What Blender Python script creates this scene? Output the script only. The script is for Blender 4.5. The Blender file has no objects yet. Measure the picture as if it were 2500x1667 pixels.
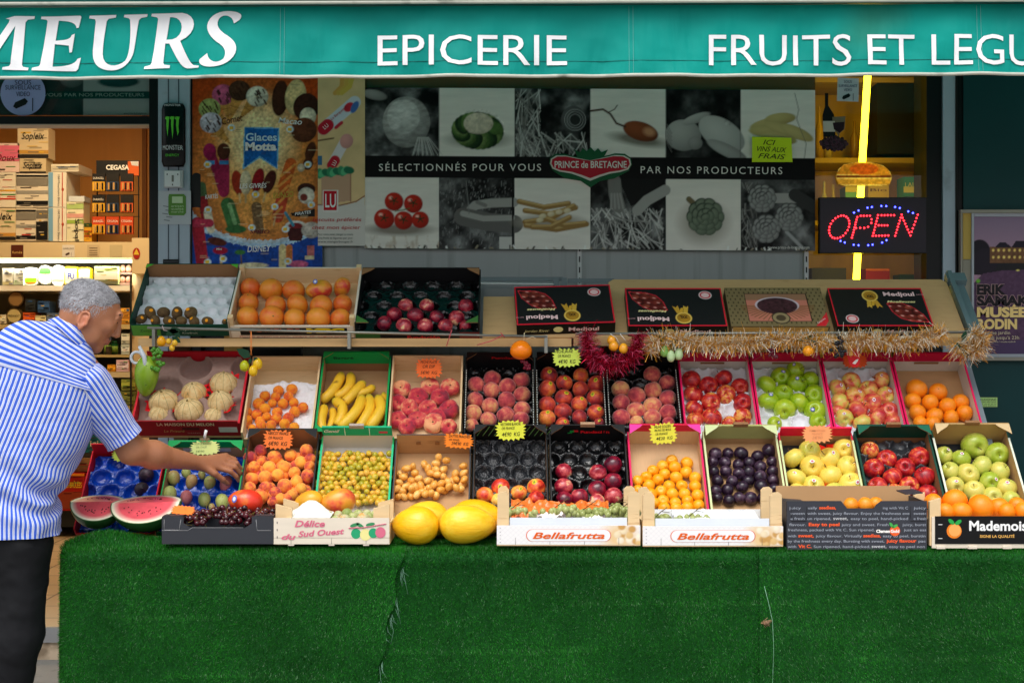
import bpy,bmesh,math,random
import numpy as np
from mathutils import Vector,Matrix,Euler
random.seed(7); RNG=np.random.default_rng(7)
S=bpy.context.scene
R=math.radians
# ---------------------------------------------------------------- camera
F_PX,CAM_Z=3500.0,1.42
cam_d=bpy.data.cameras.new('camera'); cam=bpy.data.objects.new('camera',cam_d)
S.collection.objects.link(cam); S.camera=cam
cam.location=(0,0,CAM_Z); cam.rotation_euler=(R(90),0,0)
cam_d.sensor_width=36; cam_d.lens=F_PX/2500*36; cam_d.clip_end=400; cam_d.clip_start=.05
# ---------------------------------------------------------------- sky and sun (overcast)
SUN_EL,SUN_AZ=R(62),R(196)
w=bpy.data.worlds.new('World'); S.world=w; w.use_nodes=True
nt=w.node_tree; nt.nodes.clear()
sky=nt.nodes.new('ShaderNodeTexSky'); sky.sky_type='NISHITA'; sky.sun_disc=False
sky.sun_elevation=SUN_EL; sky.sun_rotation=SUN_AZ; sky.air_density=1.0; sky.dust_density=4.0
hs=nt.nodes.new('ShaderNodeHueSaturation'); hs.inputs['Saturation'].default_value=.3
bg=nt.nodes.new('ShaderNodeBackground'); bg.inputs['Strength'].default_value=.15
wo=nt.nodes.new('ShaderNodeOutputWorld')
nt.links.new(sky.outputs[0],hs.inputs['Color']); nt.links.new(hs.outputs[0],bg.inputs['Color']); nt.links.new(bg.outputs[0],wo.inputs[0])
sl=bpy.data.lights.new('sun','SUN'); sl.energy=1.3; sl.angle=R(45); sl.color=(1,.97,.92)
so=bpy.data.objects.new('sun',sl); S.collection.objects.link(so)
sd=Vector((math.sin(SUN_AZ)*math.cos(SUN_EL),math.cos(SUN_AZ)*math.cos(SUN_EL),math.sin(SUN_EL)))
so.rotation_euler=sd.to_track_quat('Z','Y').to_euler(); so.location=sd*30
S.view_settings.view_transform='Standard'; S.view_settings.look='None'
S.view_settings.exposure=0.42; S.view_settings.gamma=1
S.render.engine='CYCLES'
S.cycles.max_bounces=8; S.cycles.transparent_max_bounces=12; S.cycles.caustics_reflective=False; S.cycles.caustics_refractive=False
try: S.cycles.use_denoising=True
except Exception: pass
# ---------------------------------------------------------------- helpers
def P(px,py,Y):
    return Vector(((px-1250)*Y/F_PX,Y,CAM_Z-(py-833.5)*Y/F_PX))
def lin(c):
    c=c/255.0
    return c/12.92 if c <= .04045 else ((c+.055)/1.055) ** 2.4
def rgb(r,g,b): return (lin(r),lin(g),lin(b))
CROPS=dict(A=(300,640,3.6466),B=(840,640,3.6466),C=(1400,660,3.824),D=(1920,640,3.6466),E=(150,1020,3.9207),
             F=(660,1020,4.0552),G=(1140,1010,4.0207),H=(1700,1010,2.94),Q=(0,0,1.0))
def crop(k,u,v):
    o=CROPS[k]; return o[0]+u/o[2],o[1]+v/o[2]
ORG={}
def tag(o,label=None,cat=None,group=None,kind=None):
    if label: o['label']=label
    if cat: o['category']=cat
    if group: o['group']=group
    if kind: o['kind']=kind
    return o
def thing(name,label,cat,loc=(0,0,0),group=None,kind=None):
    o=bpy.data.objects.new(name,None); S.collection.objects.link(o); o.empty_display_size=.05
    o.location=loc; ORG[o.name]=Vector(loc)
    return tag(o,label,cat,group,kind)
class MB:
    """collects geometry in world space; build() links it as one mesh object"""
    def __init__(s): s.ch=[]; s.n=0
    def add(s,V,Fc,mat=0,smooth=False,M=None,col=None):
        V=np.asarray([tuple(v) for v in V] if not isinstance(V,np.ndarray) else V,dtype=np.float64).reshape(-1,3)
        if M is not None:
            A=np.array(M); V=V @ A[:3,:3].T+A[:3,3]
        s.ch.append((V,Fc,s.n,mat,smooth,col)); s.n += len(V); return s
    def box(s,c,d,mat=0,M=None,inner=None):
        x,y,z=c; a,b,e=d[0]/2,d[1]/2,d[2]/2
        V=[(x+i*a,y+j*b,z+k*e) for i in (-1,1) for j in (-1,1) for k in (-1,1)]
        Fc=[(0,1,3,2),(4,6,7,5),(0,4,5,1),(2,3,7,6),(0,2,6,4),(1,5,7,3)]
        if inner:
            for q,m in inner.items(): s.add(V,[Fc[q]],m,False,M)
            Fc=[f for q,f in enumerate(Fc) if q not in inner]
        return s.add(V,Fc,mat,False,M)
    def prism(s,pts,d0,d1,mat=0,M=None,side=None):
        n=len(pts); V=[(p[0],p[1],d0) for p in pts]+[(p[0],p[1],d1) for p in pts]
        s.add(V,[tuple(range(n,2*n)),tuple(reversed(range(n)))],mat,False,M)
        return s.add(V,[(i,(i+1) % n,n+(i+1) % n,n+i) for i in range(n)],mat if side is None else side,False,M)
    def poly(s,pts,mat=0,M=None): return s.add(pts,[tuple(range(len(pts)))],mat,False,M)
    def grid(s,XYZ,mat=0,smooth=True,col=None,M=None):
        ny,nx=XYZ.shape[:2]; i=np.arange(ny*nx).reshape(ny,nx)
        Fc=np.stack([i[:-1,:-1],i[:-1,1:],i[1:,1:],i[1:,:-1]],-1).reshape(-1,4)
        return s.add(XYZ.reshape(-1,3),Fc,mat,smooth,M,None if col is None else col.reshape(-1,3))
    def tube(s,pts,r,mat=0,n=8,M=None,cap=True):
        pts=[Vector(p) for p in pts]; k=len(pts); rr=r if hasattr(r,'__len__') else [r]*k
        V=[]; up=None
        for i in range(k):
            t=(pts[min(i+1,k-1)]-pts[max(i-1,0)]).normalized()
            if up is None: up=t.orthogonal().normalized()
            up=(up-t*up.dot(t)).normalized(); b=t.cross(up)
            V += [pts[i]+(up*math.cos(2*math.pi*j/n)+b*math.sin(2*math.pi*j/n))*rr[i] for j in range(n)]
        Fc=[(i*n+j,i*n+(j+1) % n,(i+1)*n+(j+1) % n,(i+1)*n+j) for i in range(k-1) for j in range(n)]
        if cap: Fc += [tuple(reversed(range(n))),tuple(range((k-1)*n,k*n))]
        return s.add(V,Fc,mat,True,M)
    def lathe(s,prof,mat=0,n=24,M=None,smooth=True,mod=None):
        k=len(prof); V=[]
        for r,z in prof:
            for j in range(n):
                a=2*math.pi*j/n; q=mod(a,z) if mod else 1
                V.append((r*q*math.cos(a),r*q*math.sin(a),z))
        Fc=[(i*n+j,i*n+(j+1) % n,(i+1)*n+(j+1) % n,(i+1)*n+j) for i in range(k-1) for j in range(n)]
        Fc += [tuple(reversed(range(n))),tuple(range((k-1)*n,k*n))]
        return s.add(V,Fc,mat,smooth,M)
    def ball(s,c,r,mat=0,n=16,M=None):
        r=r if hasattr(r,'__len__') else (r,r,r)
        T=Matrix.Translation(c) @ Matrix.Diagonal((*r,1))
        pr=[(max(1e-3,math.sin(math.pi*i/(n // 2+2))),-math.cos(math.pi*i/(n // 2+2))) for i in range(n // 2+3)]
        return s.lathe(pr,mat,n,(M @ T) if M is not None else T)
    def text(s,t,M,h,w=None,mat=0,align='C',shear=0,bold=0,space=1,fn=None,sub=0):
        V,Fc=text_geo(t,shear,bold,space,sub); V=V.copy()
        x0,x1=V[:,0].min(),V[:,0].max(); k=h/CAPH
        kx=k if w is None else w/(x1-x0)
        V[:,0]=(V[:,0]-{'C': (x0+x1)/2,'L': x0,'R': x1}[align])*kx; V[:,1] *= k
        if fn is not None: V=fn(V)
        return s.add(V,Fc,mat,False,M)
    def build(s,name,mats,parent=None,label=None,cat=None,group=None,kind=None,loc=None):
        mats=mats if isinstance(mats,(list,tuple)) else [mats]
        V=np.concatenate([c[0] for c in s.ch])
        if parent is not None: o0=ORG[parent.name]
        elif loc is not None: o0=Vector(loc)
        else:
            mn,mx=V.min(0),V.max(0); o0=Vector(((mn[0]+mx[0])/2,(mn[1]+mx[1])/2,mn[2]))
        V=V-np.array(o0)
        tot,lv,mi,sm=[],[],[],[]
        for c in s.ch:
            if isinstance(c[1],np.ndarray):
                n,k=c[1].shape; tot.append(np.full(n,k)); lv.append((c[1]+c[2]).ravel())
            else:
                n=len(c[1]); tot.append(np.array([len(f) for f in c[1]])); lv.append(np.array([i for f in c[1] for i in f])+c[2])
            mi.append(np.full(n,c[3])); sm.append(np.full(n,c[4]))
        tot=np.concatenate(tot).astype(np.int32); lv=np.concatenate(lv).astype(np.int32)
        me=bpy.data.meshes.new(name)
        me.vertices.add(len(V)); me.vertices.foreach_set('co',V.astype(np.float32).ravel())
        me.loops.add(len(lv)); me.loops.foreach_set('vertex_index',lv)
        me.polygons.add(len(tot)); me.polygons.foreach_set('loop_start',np.concatenate([[0],np.cumsum(tot)[:-1]]).astype(np.int32))
        me.polygons.foreach_set('material_index',np.concatenate(mi).astype(np.int32))
        me.polygons.foreach_set('use_smooth',np.concatenate(sm).astype(bool))
        for m in mats: me.materials.append(m)
        me.update(calc_edges=True)
        if any(c[5] is not None for c in s.ch):
            at=me.attributes.new('Col','FLOAT_COLOR','POINT')
            A=np.concatenate([np.c_[c[5],np.ones(len(c[0]))] if c[5] is not None else np.ones((len(c[0]),4)) for c in s.ch])
            at.data.foreach_set('color',A.astype(np.float32).ravel())
        o=bpy.data.objects.new(name,me); S.collection.objects.link(o)
        if parent is not None: o.parent=parent; ORG[o.name]=o0
        else: o.location=o0; ORG[o.name]=o0
        return tag(o,label,cat,group,kind)
_tc={}
def text_geo(t,shear=0,bold=0,space=1,sub=0):
    k=(t,shear,bold,space,sub)
    if k in _tc: return _tc[k]
    cu=bpy.data.curves.new('t','FONT'); cu.body=t; cu.size=1; cu.shear=shear; cu.offset=bold
    cu.space_character=space; cu.resolution_u=3
    ob=bpy.data.objects.new('t',cu); me=bpy.data.meshes.new_from_object(ob)
    if sub:
        bm=bmesh.new(); bm.from_mesh(me); bmesh.ops.triangulate(bm,faces=bm.faces[:])
        for _ in range(5):
            e=[x for x in bm.edges if x.calc_length()>sub]
            if not e: break
            bmesh.ops.subdivide_edges(bm,edges=e,cuts=1); bmesh.ops.triangulate(bm,faces=bm.faces[:])
        bm.to_mesh(me); bm.free()
    V=np.array([v.co[:] for v in me.vertices]).reshape(-1,3); Fc=[tuple(p.vertices) for p in me.polygons]
    bpy.data.meshes.remove(me); bpy.data.objects.remove(ob); bpy.data.curves.remove(cu)
    _tc[k]=(V,Fc); return _tc[k]
CAPH=float(text_geo('H')[0][:,1].max())
def frame(o,ex,ey,ez):
    ex,ey,ez=Vector(ex),Vector(ey),Vector(ez)
    return Matrix(((ex.x,ey.x,ez.x,o[0]),(ex.y,ey.y,ez.y,o[1]),(ex.z,ey.z,ez.z,o[2]),(0,0,0,1)))
def FRONT(o): return frame(o,(1,0,0),(0,0,1),(0,-1,0))
# ---------------------------------------------------------------- materials
def newmat(name):
    m=bpy.data.materials.new(name); m.use_nodes=True
    n=m.node_tree.nodes; return m,n,m.node_tree.links,n['Principled BSDF']
_mc={}
def mat(name,col,rough=.6,var=.12,vs=12,bump=0,bs=60,metal=0,spec=.25,coat=0,emit=None,es=1,stretch=(1,1,1),dirt=None,rnd=0,sss=0):
    if name in _mc: return _mc[name]
    m,n,l,b=newmat(name)
    b.inputs['Roughness'].default_value=rough; b.inputs['Metallic'].default_value=metal
    b.inputs['Specular IOR Level'].default_value=spec; b.inputs['Coat Weight'].default_value=coat
    tc=n.new('ShaderNodeTexCoord'); mp=n.new('ShaderNodeMapping'); mp.inputs['Scale'].default_value=stretch
    l.new(tc.outputs['Object'],mp.inputs[0])
    ns=n.new('ShaderNodeTexNoise'); ns.inputs['Scale'].default_value=vs; ns.inputs['Detail'].default_value=5
    l.new(mp.outputs[0],ns.inputs['Vector'])
    mx=n.new('ShaderNodeMix'); mx.data_type='RGBA'
    c1=[min(1,c*(1-var)) for c in col]; c2=[min(1,c*(1+var)) for c in col]
    mx.inputs[6].default_value=(*c1,1); mx.inputs[7].default_value=(*c2,1)
    l.new(ns.outputs['Fac'],mx.inputs[0]); out=mx.outputs[2]
    if dirt:
        n2=n.new('ShaderNodeTexNoise'); n2.inputs['Scale'].default_value=dirt[1]; n2.inputs['Detail'].default_value=8
        l.new(mp.outputs[0],n2.inputs['Vector'])
        rp=n.new('ShaderNodeMapRange'); rp.inputs[1].default_value=dirt[2]; rp.inputs[2].default_value=dirt[2]+.15
        l.new(n2.outputs['Fac'],rp.inputs[0])
        m2=n.new('ShaderNodeMix'); m2.data_type='RGBA'; l.new(rp.outputs[0],m2.inputs[0]); l.new(out,m2.inputs[6])
        m2.inputs[7].default_value=(*dirt[0],1); out=m2.outputs[2]
    if rnd:
        oi=n.new('ShaderNodeObjectInfo'); h=n.new('ShaderNodeHueSaturation')
        r1=n.new('ShaderNodeMapRange'); r1.inputs[3].default_value=1-rnd; r1.inputs[4].default_value=1+rnd
        l.new(oi.outputs['Random'],r1.inputs[0]); l.new(r1.outputs[0],h.inputs['Value']); l.new(out,h.inputs['Color']); out=h.outputs[0]
    l.new(out,b.inputs['Base Color'])
    if bump:
        nb=n.new('ShaderNodeTexNoise'); nb.inputs['Scale'].default_value=bs; nb.inputs['Detail'].default_value=4
        l.new(mp.outputs[0],nb.inputs['Vector'])
        bp=n.new('ShaderNodeBump'); bp.inputs['Strength'].default_value=bump; bp.inputs['Distance'].default_value=.01
        l.new(nb.outputs['Fac'],bp.inputs['Height']); l.new(bp.outputs[0],b.inputs['Normal'])
    if emit:
        b.inputs['Emission Color'].default_value=(*emit,1); b.inputs['Emission Strength'].default_value=es
    if sss:
        b.inputs['Subsurface Weight'].default_value=sss; b.inputs['Subsurface Scale'].default_value=.01
    _mc[name]=m; return m
def flat(r,g,b,rough=.55,**k):
    k.setdefault('var',.06)
    return mat('paint_%d_%d_%d_%d' % (r,g,b,int(rough*100)),rgb(r,g,b),rough,**k)
def print_mat(name='printed_paper',rough=.45,coat=0):
    if name in _mc: return _mc[name]
    m,n,l,b=newmat(name); a=n.new('ShaderNodeAttribute'); a.attribute_name='Col'
    l.new(a.outputs['Color'],b.inputs['Base Color']); b.inputs['Roughness'].default_value=rough
    b.inputs['Coat Weight'].default_value=coat; b.inputs['Specular IOR Level'].default_value=.12
    _mc[name]=m; return m
def decal_mat(name='translucent_decal'):
    if name in _mc: return _mc[name]
    m,n,l,b=newmat(name); a=n.new('ShaderNodeAttribute'); a.attribute_name='Col'; l.new(a.outputs['Color'],b.inputs['Base Color']); b.inputs['Roughness'].default_value=.4
    t=n.new('ShaderNodeBsdfTranslucent'); l.new(a.outputs['Color'],t.inputs[0]); mx=n.new('ShaderNodeMixShader'); mx.inputs[0].default_value=.6
    l.new(b.outputs[0],mx.inputs[1]); l.new(t.outputs[0],mx.inputs[2]); l.new(mx.outputs[0],n['Material Output'].inputs[0]); _mc[name]=m; return m
def glass_mat(name='window_glass',tint=(.9,.95,.95),fac=.06):
    if name in _mc: return _mc[name]
    m,n,l,b=newmat(name); n.remove(b)
    t=n.new('ShaderNodeBsdfTransparent'); t.inputs[0].default_value=(*tint,1)
    g=n.new('ShaderNodeBsdfGlossy'); g.inputs['Roughness'].default_value=.02
    fr=n.new('ShaderNodeFresnel'); fr.inputs[0].default_value=1.45
    mx=n.new('ShaderNodeMixShader'); l.new(fr.outputs[0],mx.inputs[0]); l.new(t.outputs[0],mx.inputs[1]); l.new(g.outputs[0],mx.inputs[2])
    l.new(mx.outputs[0],n['Material Output'].inputs[0]); _mc[name]=m; return m
# ---------------------------------------------------------------- painted prints (pictures on paper, card and plastic)
def vnoise(x,y,seed=0):
    xi=np.floor(x).astype(np.int64); yi=np.floor(y).astype(np.int64); fx=x-xi; fy=y-yi
    fx=fx*fx*(3-2*fx); fy=fy*fy*(3-2*fy)
    def h(a,b):
        n=(a*374761393+b*668265263+seed*982451653) & 0x7fffffff
        n=((n ^ (n >> 13))*1274126177) & 0x7fffffff
        return ((n ^ (n >> 16)) & 0xffff)/65535.0
    return (h(xi,yi)*(1-fx)+h(xi+1,yi)*fx)*(1-fy)+(h(xi,yi+1)*(1-fx)+h(xi+1,yi+1)*fx)*fy
def fbm(x,y,seed=0,o=4):
    s=0; a=.5
    for k in range(o): s=s+a*vnoise(x*2 ** k,y*2 ** k,seed+k); a *= .5
    return s
class Canvas:
    """a picture in photo-like units, y down"""
    def __init__(s,x0,y0,x1,y1,step,bg):
        s.e=(x0,y0,x1,y1)
        nx=max(2,int(round((x1-x0)/step))+1); ny=max(2,int(round((y1-y0)/step))+1)
        s.X,s.Y=np.meshgrid(np.linspace(x0,x1,nx),np.linspace(y0,y1,ny)); s.step=step
        s.c=np.zeros((ny,nx,3)); s.c[:]=rgb(*bg)
    def mix(s,a,col):
        a=np.clip(a,0,1)[...,None]; s.c=s.c*(1-a)+(np.asarray(col) if np.ndim(col)>1 else np.array(rgb(*col)))*a; return s
    def dist(s,cx,cy,rx,ry,rot=0):
        c,n=math.cos(rot),math.sin(rot); dx,dy=s.X-cx,s.Y-cy
        return np.sqrt(((dx*c+dy*n)/rx) ** 2+((-dx*n+dy*c)/ry) ** 2)
    def ell(s,cx,cy,rx,ry,col,rot=0,shade=0,soft=None,dark=(0,0,0)):
        d=s.dist(cx,cy,rx,ry,rot); k=soft if soft else s.step/min(rx,ry)
        cc=np.ones(s.c.shape)*np.array(rgb(*col))
        if shade:
            q=np.clip(s.dist(cx-rx*.3,cy-ry*.35,rx*1.5,ry*1.5,rot),0,1) ** 1.6*shade
            cc=cc*(1-q[...,None])+np.array(rgb(*dark))*q[...,None]
        return s.mix((1-d)/k+.5,cc)
    def rect(s,x0,y0,x1,y1,col):
        return s.mix(((s.X >= x0) & (s.X <= x1) & (s.Y >= y0) & (s.Y <= y1)).astype(float),col)
    def poly(s,pts,col):
        ins=np.zeros(s.X.shape,bool); n=len(pts)
        for i in range(n):
            (x1,y1),(x2,y2)=pts[i],pts[(i+1) % n]
            if y1 == y2: continue
            ins ^= ((s.Y<y1) != (s.Y<y2)) & (s.X<(x2-x1)*(s.Y-y1)/(y2-y1)+x1)
        return s.mix(ins.astype(float),col)
    def line(s,pts,wd,col,al=1):
        d=np.full(s.X.shape,1e9)
        for (x1,y1),(x2,y2) in zip(pts[:-1],pts[1:]):
            L=(x2-x1) ** 2+(y2-y1) ** 2+1e-9
            t=np.clip(((s.X-x1)*(x2-x1)+(s.Y-y1)*(y2-y1))/L,0,1)
            d=np.minimum(d,np.hypot(s.X-x1-t*(x2-x1),s.Y-y1-t*(y2-y1)))
        return s.mix(((wd/2-d)/s.step+.5).clip(0,1)*al,col)
    def tex(s,amt,sx,sy,seed=0,m=None,col=None):
        f=fbm(s.X/sx,s.Y/sy,seed)
        if col is not None: return s.mix(np.clip((f-.5)*4*amt,0,1)*(1 if m is None else m),col)
        k=1+(f-.47)*2*amt*(1 if m is None else m); s.c=np.clip(s.c*k[...,None],0,.95); return s
    def mask(s,x0,y0,x1,y1): return ((s.X >= x0) & (s.X <= x1) & (s.Y >= y0) & (s.Y <= y1)).astype(float)
    def onto(s,mb,fn,mat=0):
        """fn maps unit (u right, v down) arrays to xyz"""
        x0,y0,x1,y1=s.e; U,V=(s.X-x0)/(x1-x0),(s.Y-y0)/(y1-y0)
        XYZ=np.stack(fn(U,V),-1); mb.grid(XYZ[::-1],mat,True,s.c[::-1]); return mb
    def wall(s,mb,Yd,mat=0,wob=0,rotk=0):
        x0,y0,x1,y1=s.e
        def fn(U,V):
            px=x0+U*(x1-x0); py=y0+V*(y1-y0)+rotk*(px-x0)
            Y=Yd+(wob*(fbm(px/160,py/160,5)-.5) if wob else 0)
            return (px-1250)*Yd/F_PX,Y+0*px,CAM_Z-(py-833.5)*Yd/F_PX
        return s.onto(mb,fn,mat)
# ================================================================ SETTING
YW=6.4
def wbox(mb,x0,y0,x1,y1,Y,dep,mat=0):
    a,b=P(x0,y1,Y),P(x1,y0,Y)
    return mb.box(((a.x+b.x)/2,Y+dep/2,(a.z+b.z)/2),(b.x-a.x,dep,b.z-a.z),mat)
g=MB(); g.box((0,-20,-.05),(160,160,.1),0)
g.build('pavement',mat('asphalt_pavement',rgb(142,140,136),.85,.2,3,.4,220,dirt=(rgb(108,106,103),9,.55)),kind='structure')
m,n,l,b=newmat('floor_tile')
tc=n.new('ShaderNodeTexCoord'); bt=n.new('ShaderNodeTexBrick'); bt.offset=0; bt.inputs['Scale'].default_value=1
bt.inputs['Color1'].default_value=(*rgb(205,178,138),1); bt.inputs['Color2'].default_value=(*rgb(196,168,126),1); bt.inputs['Mortar'].default_value=(*rgb(120,98,70),1)
bt.inputs['Mortar Size'].default_value=.006; bt.inputs['Brick Width'].default_value=.3; bt.inputs['Row Height'].default_value=.3
l.new(tc.outputs['Object'],bt.inputs['Vector']); l.new(bt.outputs[0],b.inputs['Base Color']); b.inputs['Roughness'].default_value=.35
g=MB(); g.box((-1.4,8.42,.0725),(7.6,4.0,.145),0); g.build('shop_floor',m,kind='structure')
g=MB(); g.box((-2.3,6.405,.112),(2.6,.03,.066),0); g.box((-2.3,6.412,.04),(2.6,.02,.079),1)
g.build('step',[mat('step_metal',rgb(170,172,176),.3,metal=.7,var=.1),mat('step_tile',rgb(200,180,155),.6,dirt=(rgb(140,122,100),8,.55))],kind='structure')
SHOP=thing('shop_building','grocery shop front with dark green panel, grey pillar, wide window and open doorway','building',(0,YW,0))
M_black=flat(10,12,14,.4); M_grey=mat('grey_painted_metal',rgb(168,182,196),.45,.1,4,dirt=(rgb(120,130,140),7,.62))
M_green=mat('dark_green_panel',rgb(2,60,62),.5,.2,3,dirt=(rgb(80,110,108),38,.72))
M_stone=mat('pale_stone',rgb(205,196,180),.8,.1,4,.3,40)
M_wood=mat('warm_wood_panel',rgb(196,140,72),.5,.12,3,stretch=(6,6,.5))
M_dark=flat(30,28,26,.7)
g=MB(); g.box((0,YW+.22,5.3),(14,.4,4.6)); g.build('upper_wall',M_stone,SHOP)
g=MB(); wbox(g,2352,-200,4200,1700,YW-.02,.3); g.build('wall_panel',M_green,SHOP)
g=MB(); wbox(g,2337,-160,2351,1600,YW-.01,.25); wbox(g,2333,-160,2336.5,1600,YW-.035,.02,1); g.build('corner_post',[M_black,M_dark],SHOP)
g=MB(); wbox(g,-2200,-200,-330,1700,YW-.02,.3); g.build('wall_panel',M_green,SHOP)
g=MB(); wbox(g,386,-160,463,1600,YW-.03,.3)
for x in (411,436): wbox(g,x-1.2,-160,x+1.2,1600,YW-.032,.003,1)
g.build('pillar',[M_grey,flat(70,80,92)],SHOP)
g=MB(); wbox(g,364,-160,385,1600,YW-.01,.2); wbox(g,-330,284,363.5,303,YW-.005,.12); wbox(g,-330,303.5,363.5,306,YW+.0,.1,1)
g.build('door_frame',[M_black,flat(190,180,160)],SHOP)
g=MB(); wbox(g,464,-160,490,1600,YW-.012,.2); wbox(g,2262,-160,2302,1600,YW-.012,.2); wbox(g,490.5,1010,2261.5,1060,YW-.01,.15)
wbox(g,2302.5,-160,2332.5,1600,YW-.03,.2,1)
g.build('window_frame',[M_black,M_grey],SHOP)
g=MB(); wbox(g,490.5,1062,2261.5,1640,YW-.004,.12); g.build('stall_riser',M_dark,SHOP)
g=MB(); g.poly([P(-330,283,YW+.03),P(363,283,YW+.03),P(363,-160,YW+.03),P(-330,-160,YW+.03)]); g.build('transom_pane',glass_mat(),SHOP)
g=MB(); g.poly([P(491,1010,YW+.03),P(2262,1010,YW+.03),P(2262,-160,YW+.03),P(491,-160,YW+.03)]); g.build('window_pane',glass_mat(),SHOP)
g=MB(); wbox(g,885,150,1990,222,YW+.05,.01); g.build('window_backing',mat('brown_interior_fill',rgb(150,104,50),.5,.25,3),SHOP)  # added strip standing in for the dim brown shop interior seen through the glass
m=mat('frosted_panel',rgb(178,186,186),.35,.1,1.2,stretch=(9,1,.35),dirt=(rgb(150,158,158),2.2,.55))
g=MB(); wbox(g,740,570,1966,1005,YW+.036,.01); g.build('window_backing',m,SHOP)
g=MB(); wbox(g,480,560,745,1005,YW+.05,.01); g.build('window_backing',mat('dark_backing',rgb(60,66,70),.5),SHOP)
for x in (1415,1969):
    g=MB(); wbox(g,x-5,590,x+5,1000,YW+.012,.012)
    for y in range(600,990,26): wbox(g,x-1.6,y,x+1.6,y+14,YW+.011,.002,1)
    g.build('slotted_rail',[flat(196,200,200,.35),M_black],SHOP)
g=MB(); g.box((-1.4,10.45,1.6),(7.7,.1,3.6)); g.box((-2.66,10.38,2.3),(.03,.03,1.9),1); g.build('back_wall',[M_wood,flat(120,76,30)],SHOP)
for x in (-5.2,-1.25,2.4): g=MB(); g.box((x,8.4,1.6),(.08,3.95,3.6)); g.build('inner_wall',M_wood,SHOP)
g=MB(); g.box((-1.4,8.4,3.35),(7.7,4.1,.1)); g.build('ceiling',flat(205,190,160,.8),SHOP)
LAMP=thing('ceiling_lamp','warm flat ceiling lamp inside the shop above the doorway','lamp',(-2.6,8.3,3.2))
g=MB(); g.box((-2.6,8.3,3.26),(.7,.7,.08)); g.build('housing',flat(220,215,200),LAMP)
g=MB(); g.box((-2.6,8.3,3.205),(.62,.62,.02)); g.build('diffuser',mat('lamp_glow',(1,.8,.5),emit=(1,.74,.42),es=6),LAMP)
la=bpy.data.lights.new('ceiling_lamp_light','AREA'); la.energy=26; la.size=.6; la.color=(1,.74,.42)
lo=bpy.data.objects.new('ceiling_lamp_light',la); S.collection.objects.link(lo); lo.parent=LAMP; lo.location=(0,0,-.03)
lo.rotation_euler=(0,0,0)
# ================================================================ AWNING
YA=4.95
def slope(x): return .0035*x
def val_y(x,z):
    t=(2.58-z)/.25
    f=.010*np.sin(x*7.3+1.2*np.sin(x*2.1))+.007*np.sin(x*17+z*9)+.004*np.sin(x*31-z*22)
    f=f+.016*(fbm(np.asarray(x)*5+np.asarray(z)*4+40,np.asarray(z)*7+9,3)-.5)
    return YA+f*(.25+.75*t)-.012*t
AW=thing('awning','long teal canvas awning with white shop lettering on its hanging valance','awning',(0,YA,2.3))
m,n,l,b=newmat('teal_canvas')
tc=n.new('ShaderNodeTexCoord'); ns=n.new('ShaderNodeTexNoise'); ns.inputs['Scale'].default_value=2.2; ns.inputs['Detail'].default_value=6
l.new(tc.outputs['Object'],ns.inputs['Vector']); rp=n.new('ShaderNodeValToRGB'); l.new(ns.outputs['Fac'],rp.inputs[0])
rp.color_ramp.elements[0].color=(*rgb(0,142,133),1); rp.color_ramp.elements[0].position=.3; rp.color_ramp.elements[1].color=(*rgb(0,168,156),1); rp.color_ramp.elements[1].position=.7
n2=n.new('ShaderNodeTexNoise'); n2.inputs['Scale'].default_value=1.3; n2.inputs['Detail'].default_value=3; l.new(tc.outputs['Object'],n2.inputs['Vector'])
mr=n.new('ShaderNodeMapRange'); mr.inputs[1].default_value=.66; mr.inputs[2].default_value=.9; l.new(n2.outputs['Fac'],mr.inputs[0])
mx=n.new('ShaderNodeMix'); mx.data_type='RGBA'; l.new(mr.outputs[0],mx.inputs[0]); l.new(rp.outputs[0],mx.inputs[6]); mx.inputs[7].default_value=(*rgb(60,132,104),1)
l.new(mx.outputs[2],b.inputs['Base Color']); b.inputs['Roughness'].default_value=.6; b.inputs['Specular IOR Level'].default_value=.2
wv=n.new('ShaderNodeTexNoise'); wv.inputs['Scale'].default_value=4.5; wv.inputs['Detail'].default_value=3; wv.inputs['Distortion'].default_value=.4; mpp=n.new('ShaderNodeMapping'); mpp.inputs['Rotation'].default_value=(0,R(-38),0); mpp.inputs['Scale'].default_value=(1.5,1,.42)
l.new(tc.outputs['Object'],mpp.inputs[0]); l.new(mpp.outputs[0],wv.inputs['Vector'])
bp=n.new('ShaderNodeBump'); bp.inputs['Strength'].default_value=.55; bp.inputs['Distance'].default_value=.05; l.new(wv.outputs['Fac'],bp.inputs['Height']); l.new(bp.outputs[0],b.inputs['Normal'])
M_teal=m
tl=n.new('ShaderNodeBsdfTranslucent'); l.new(mx.outputs[2],tl.inputs[0]); ms_=n.new('ShaderNodeMixShader'); ms_.inputs[0].default_value=.18; l.new(b.outputs[0],ms_.inputs[1]); l.new(tl.outputs[0],ms_.inputs[2]); l.new(ms_.outputs[0],n['Material Output'].inputs[0])
M_trim=mat('awning_trim',rgb(190,192,180),.6,.15,20,dirt=(rgb(120,124,112),9,.6))
M_white=flat(238,240,242,.5,var=.02)
X=np.linspace(-3.4,3.4,460); Z=np.linspace(0,1,40)
def zrow(x,t): return (2.578-t*(2.578-2.336))+slope(x)
XX,TT=np.meshgrid(X,Z[::-1]); ZZ=zrow(XX,TT)
va=MB(); va.grid(np.stack([XX,val_y(XX,ZZ-slope(XX)),ZZ],-1),0)
for xs in (690,1540,2388):
    for d in (-5,5):
        x=(xs+d-1250)*YA/F_PX; t=np.linspace(.02,1,20); zz=zrow(x,t)
        va.tube([(x,val_y(x,q-slope(x))-.0015,q) for q in zz],.0007,2,4)
t=.80
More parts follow.
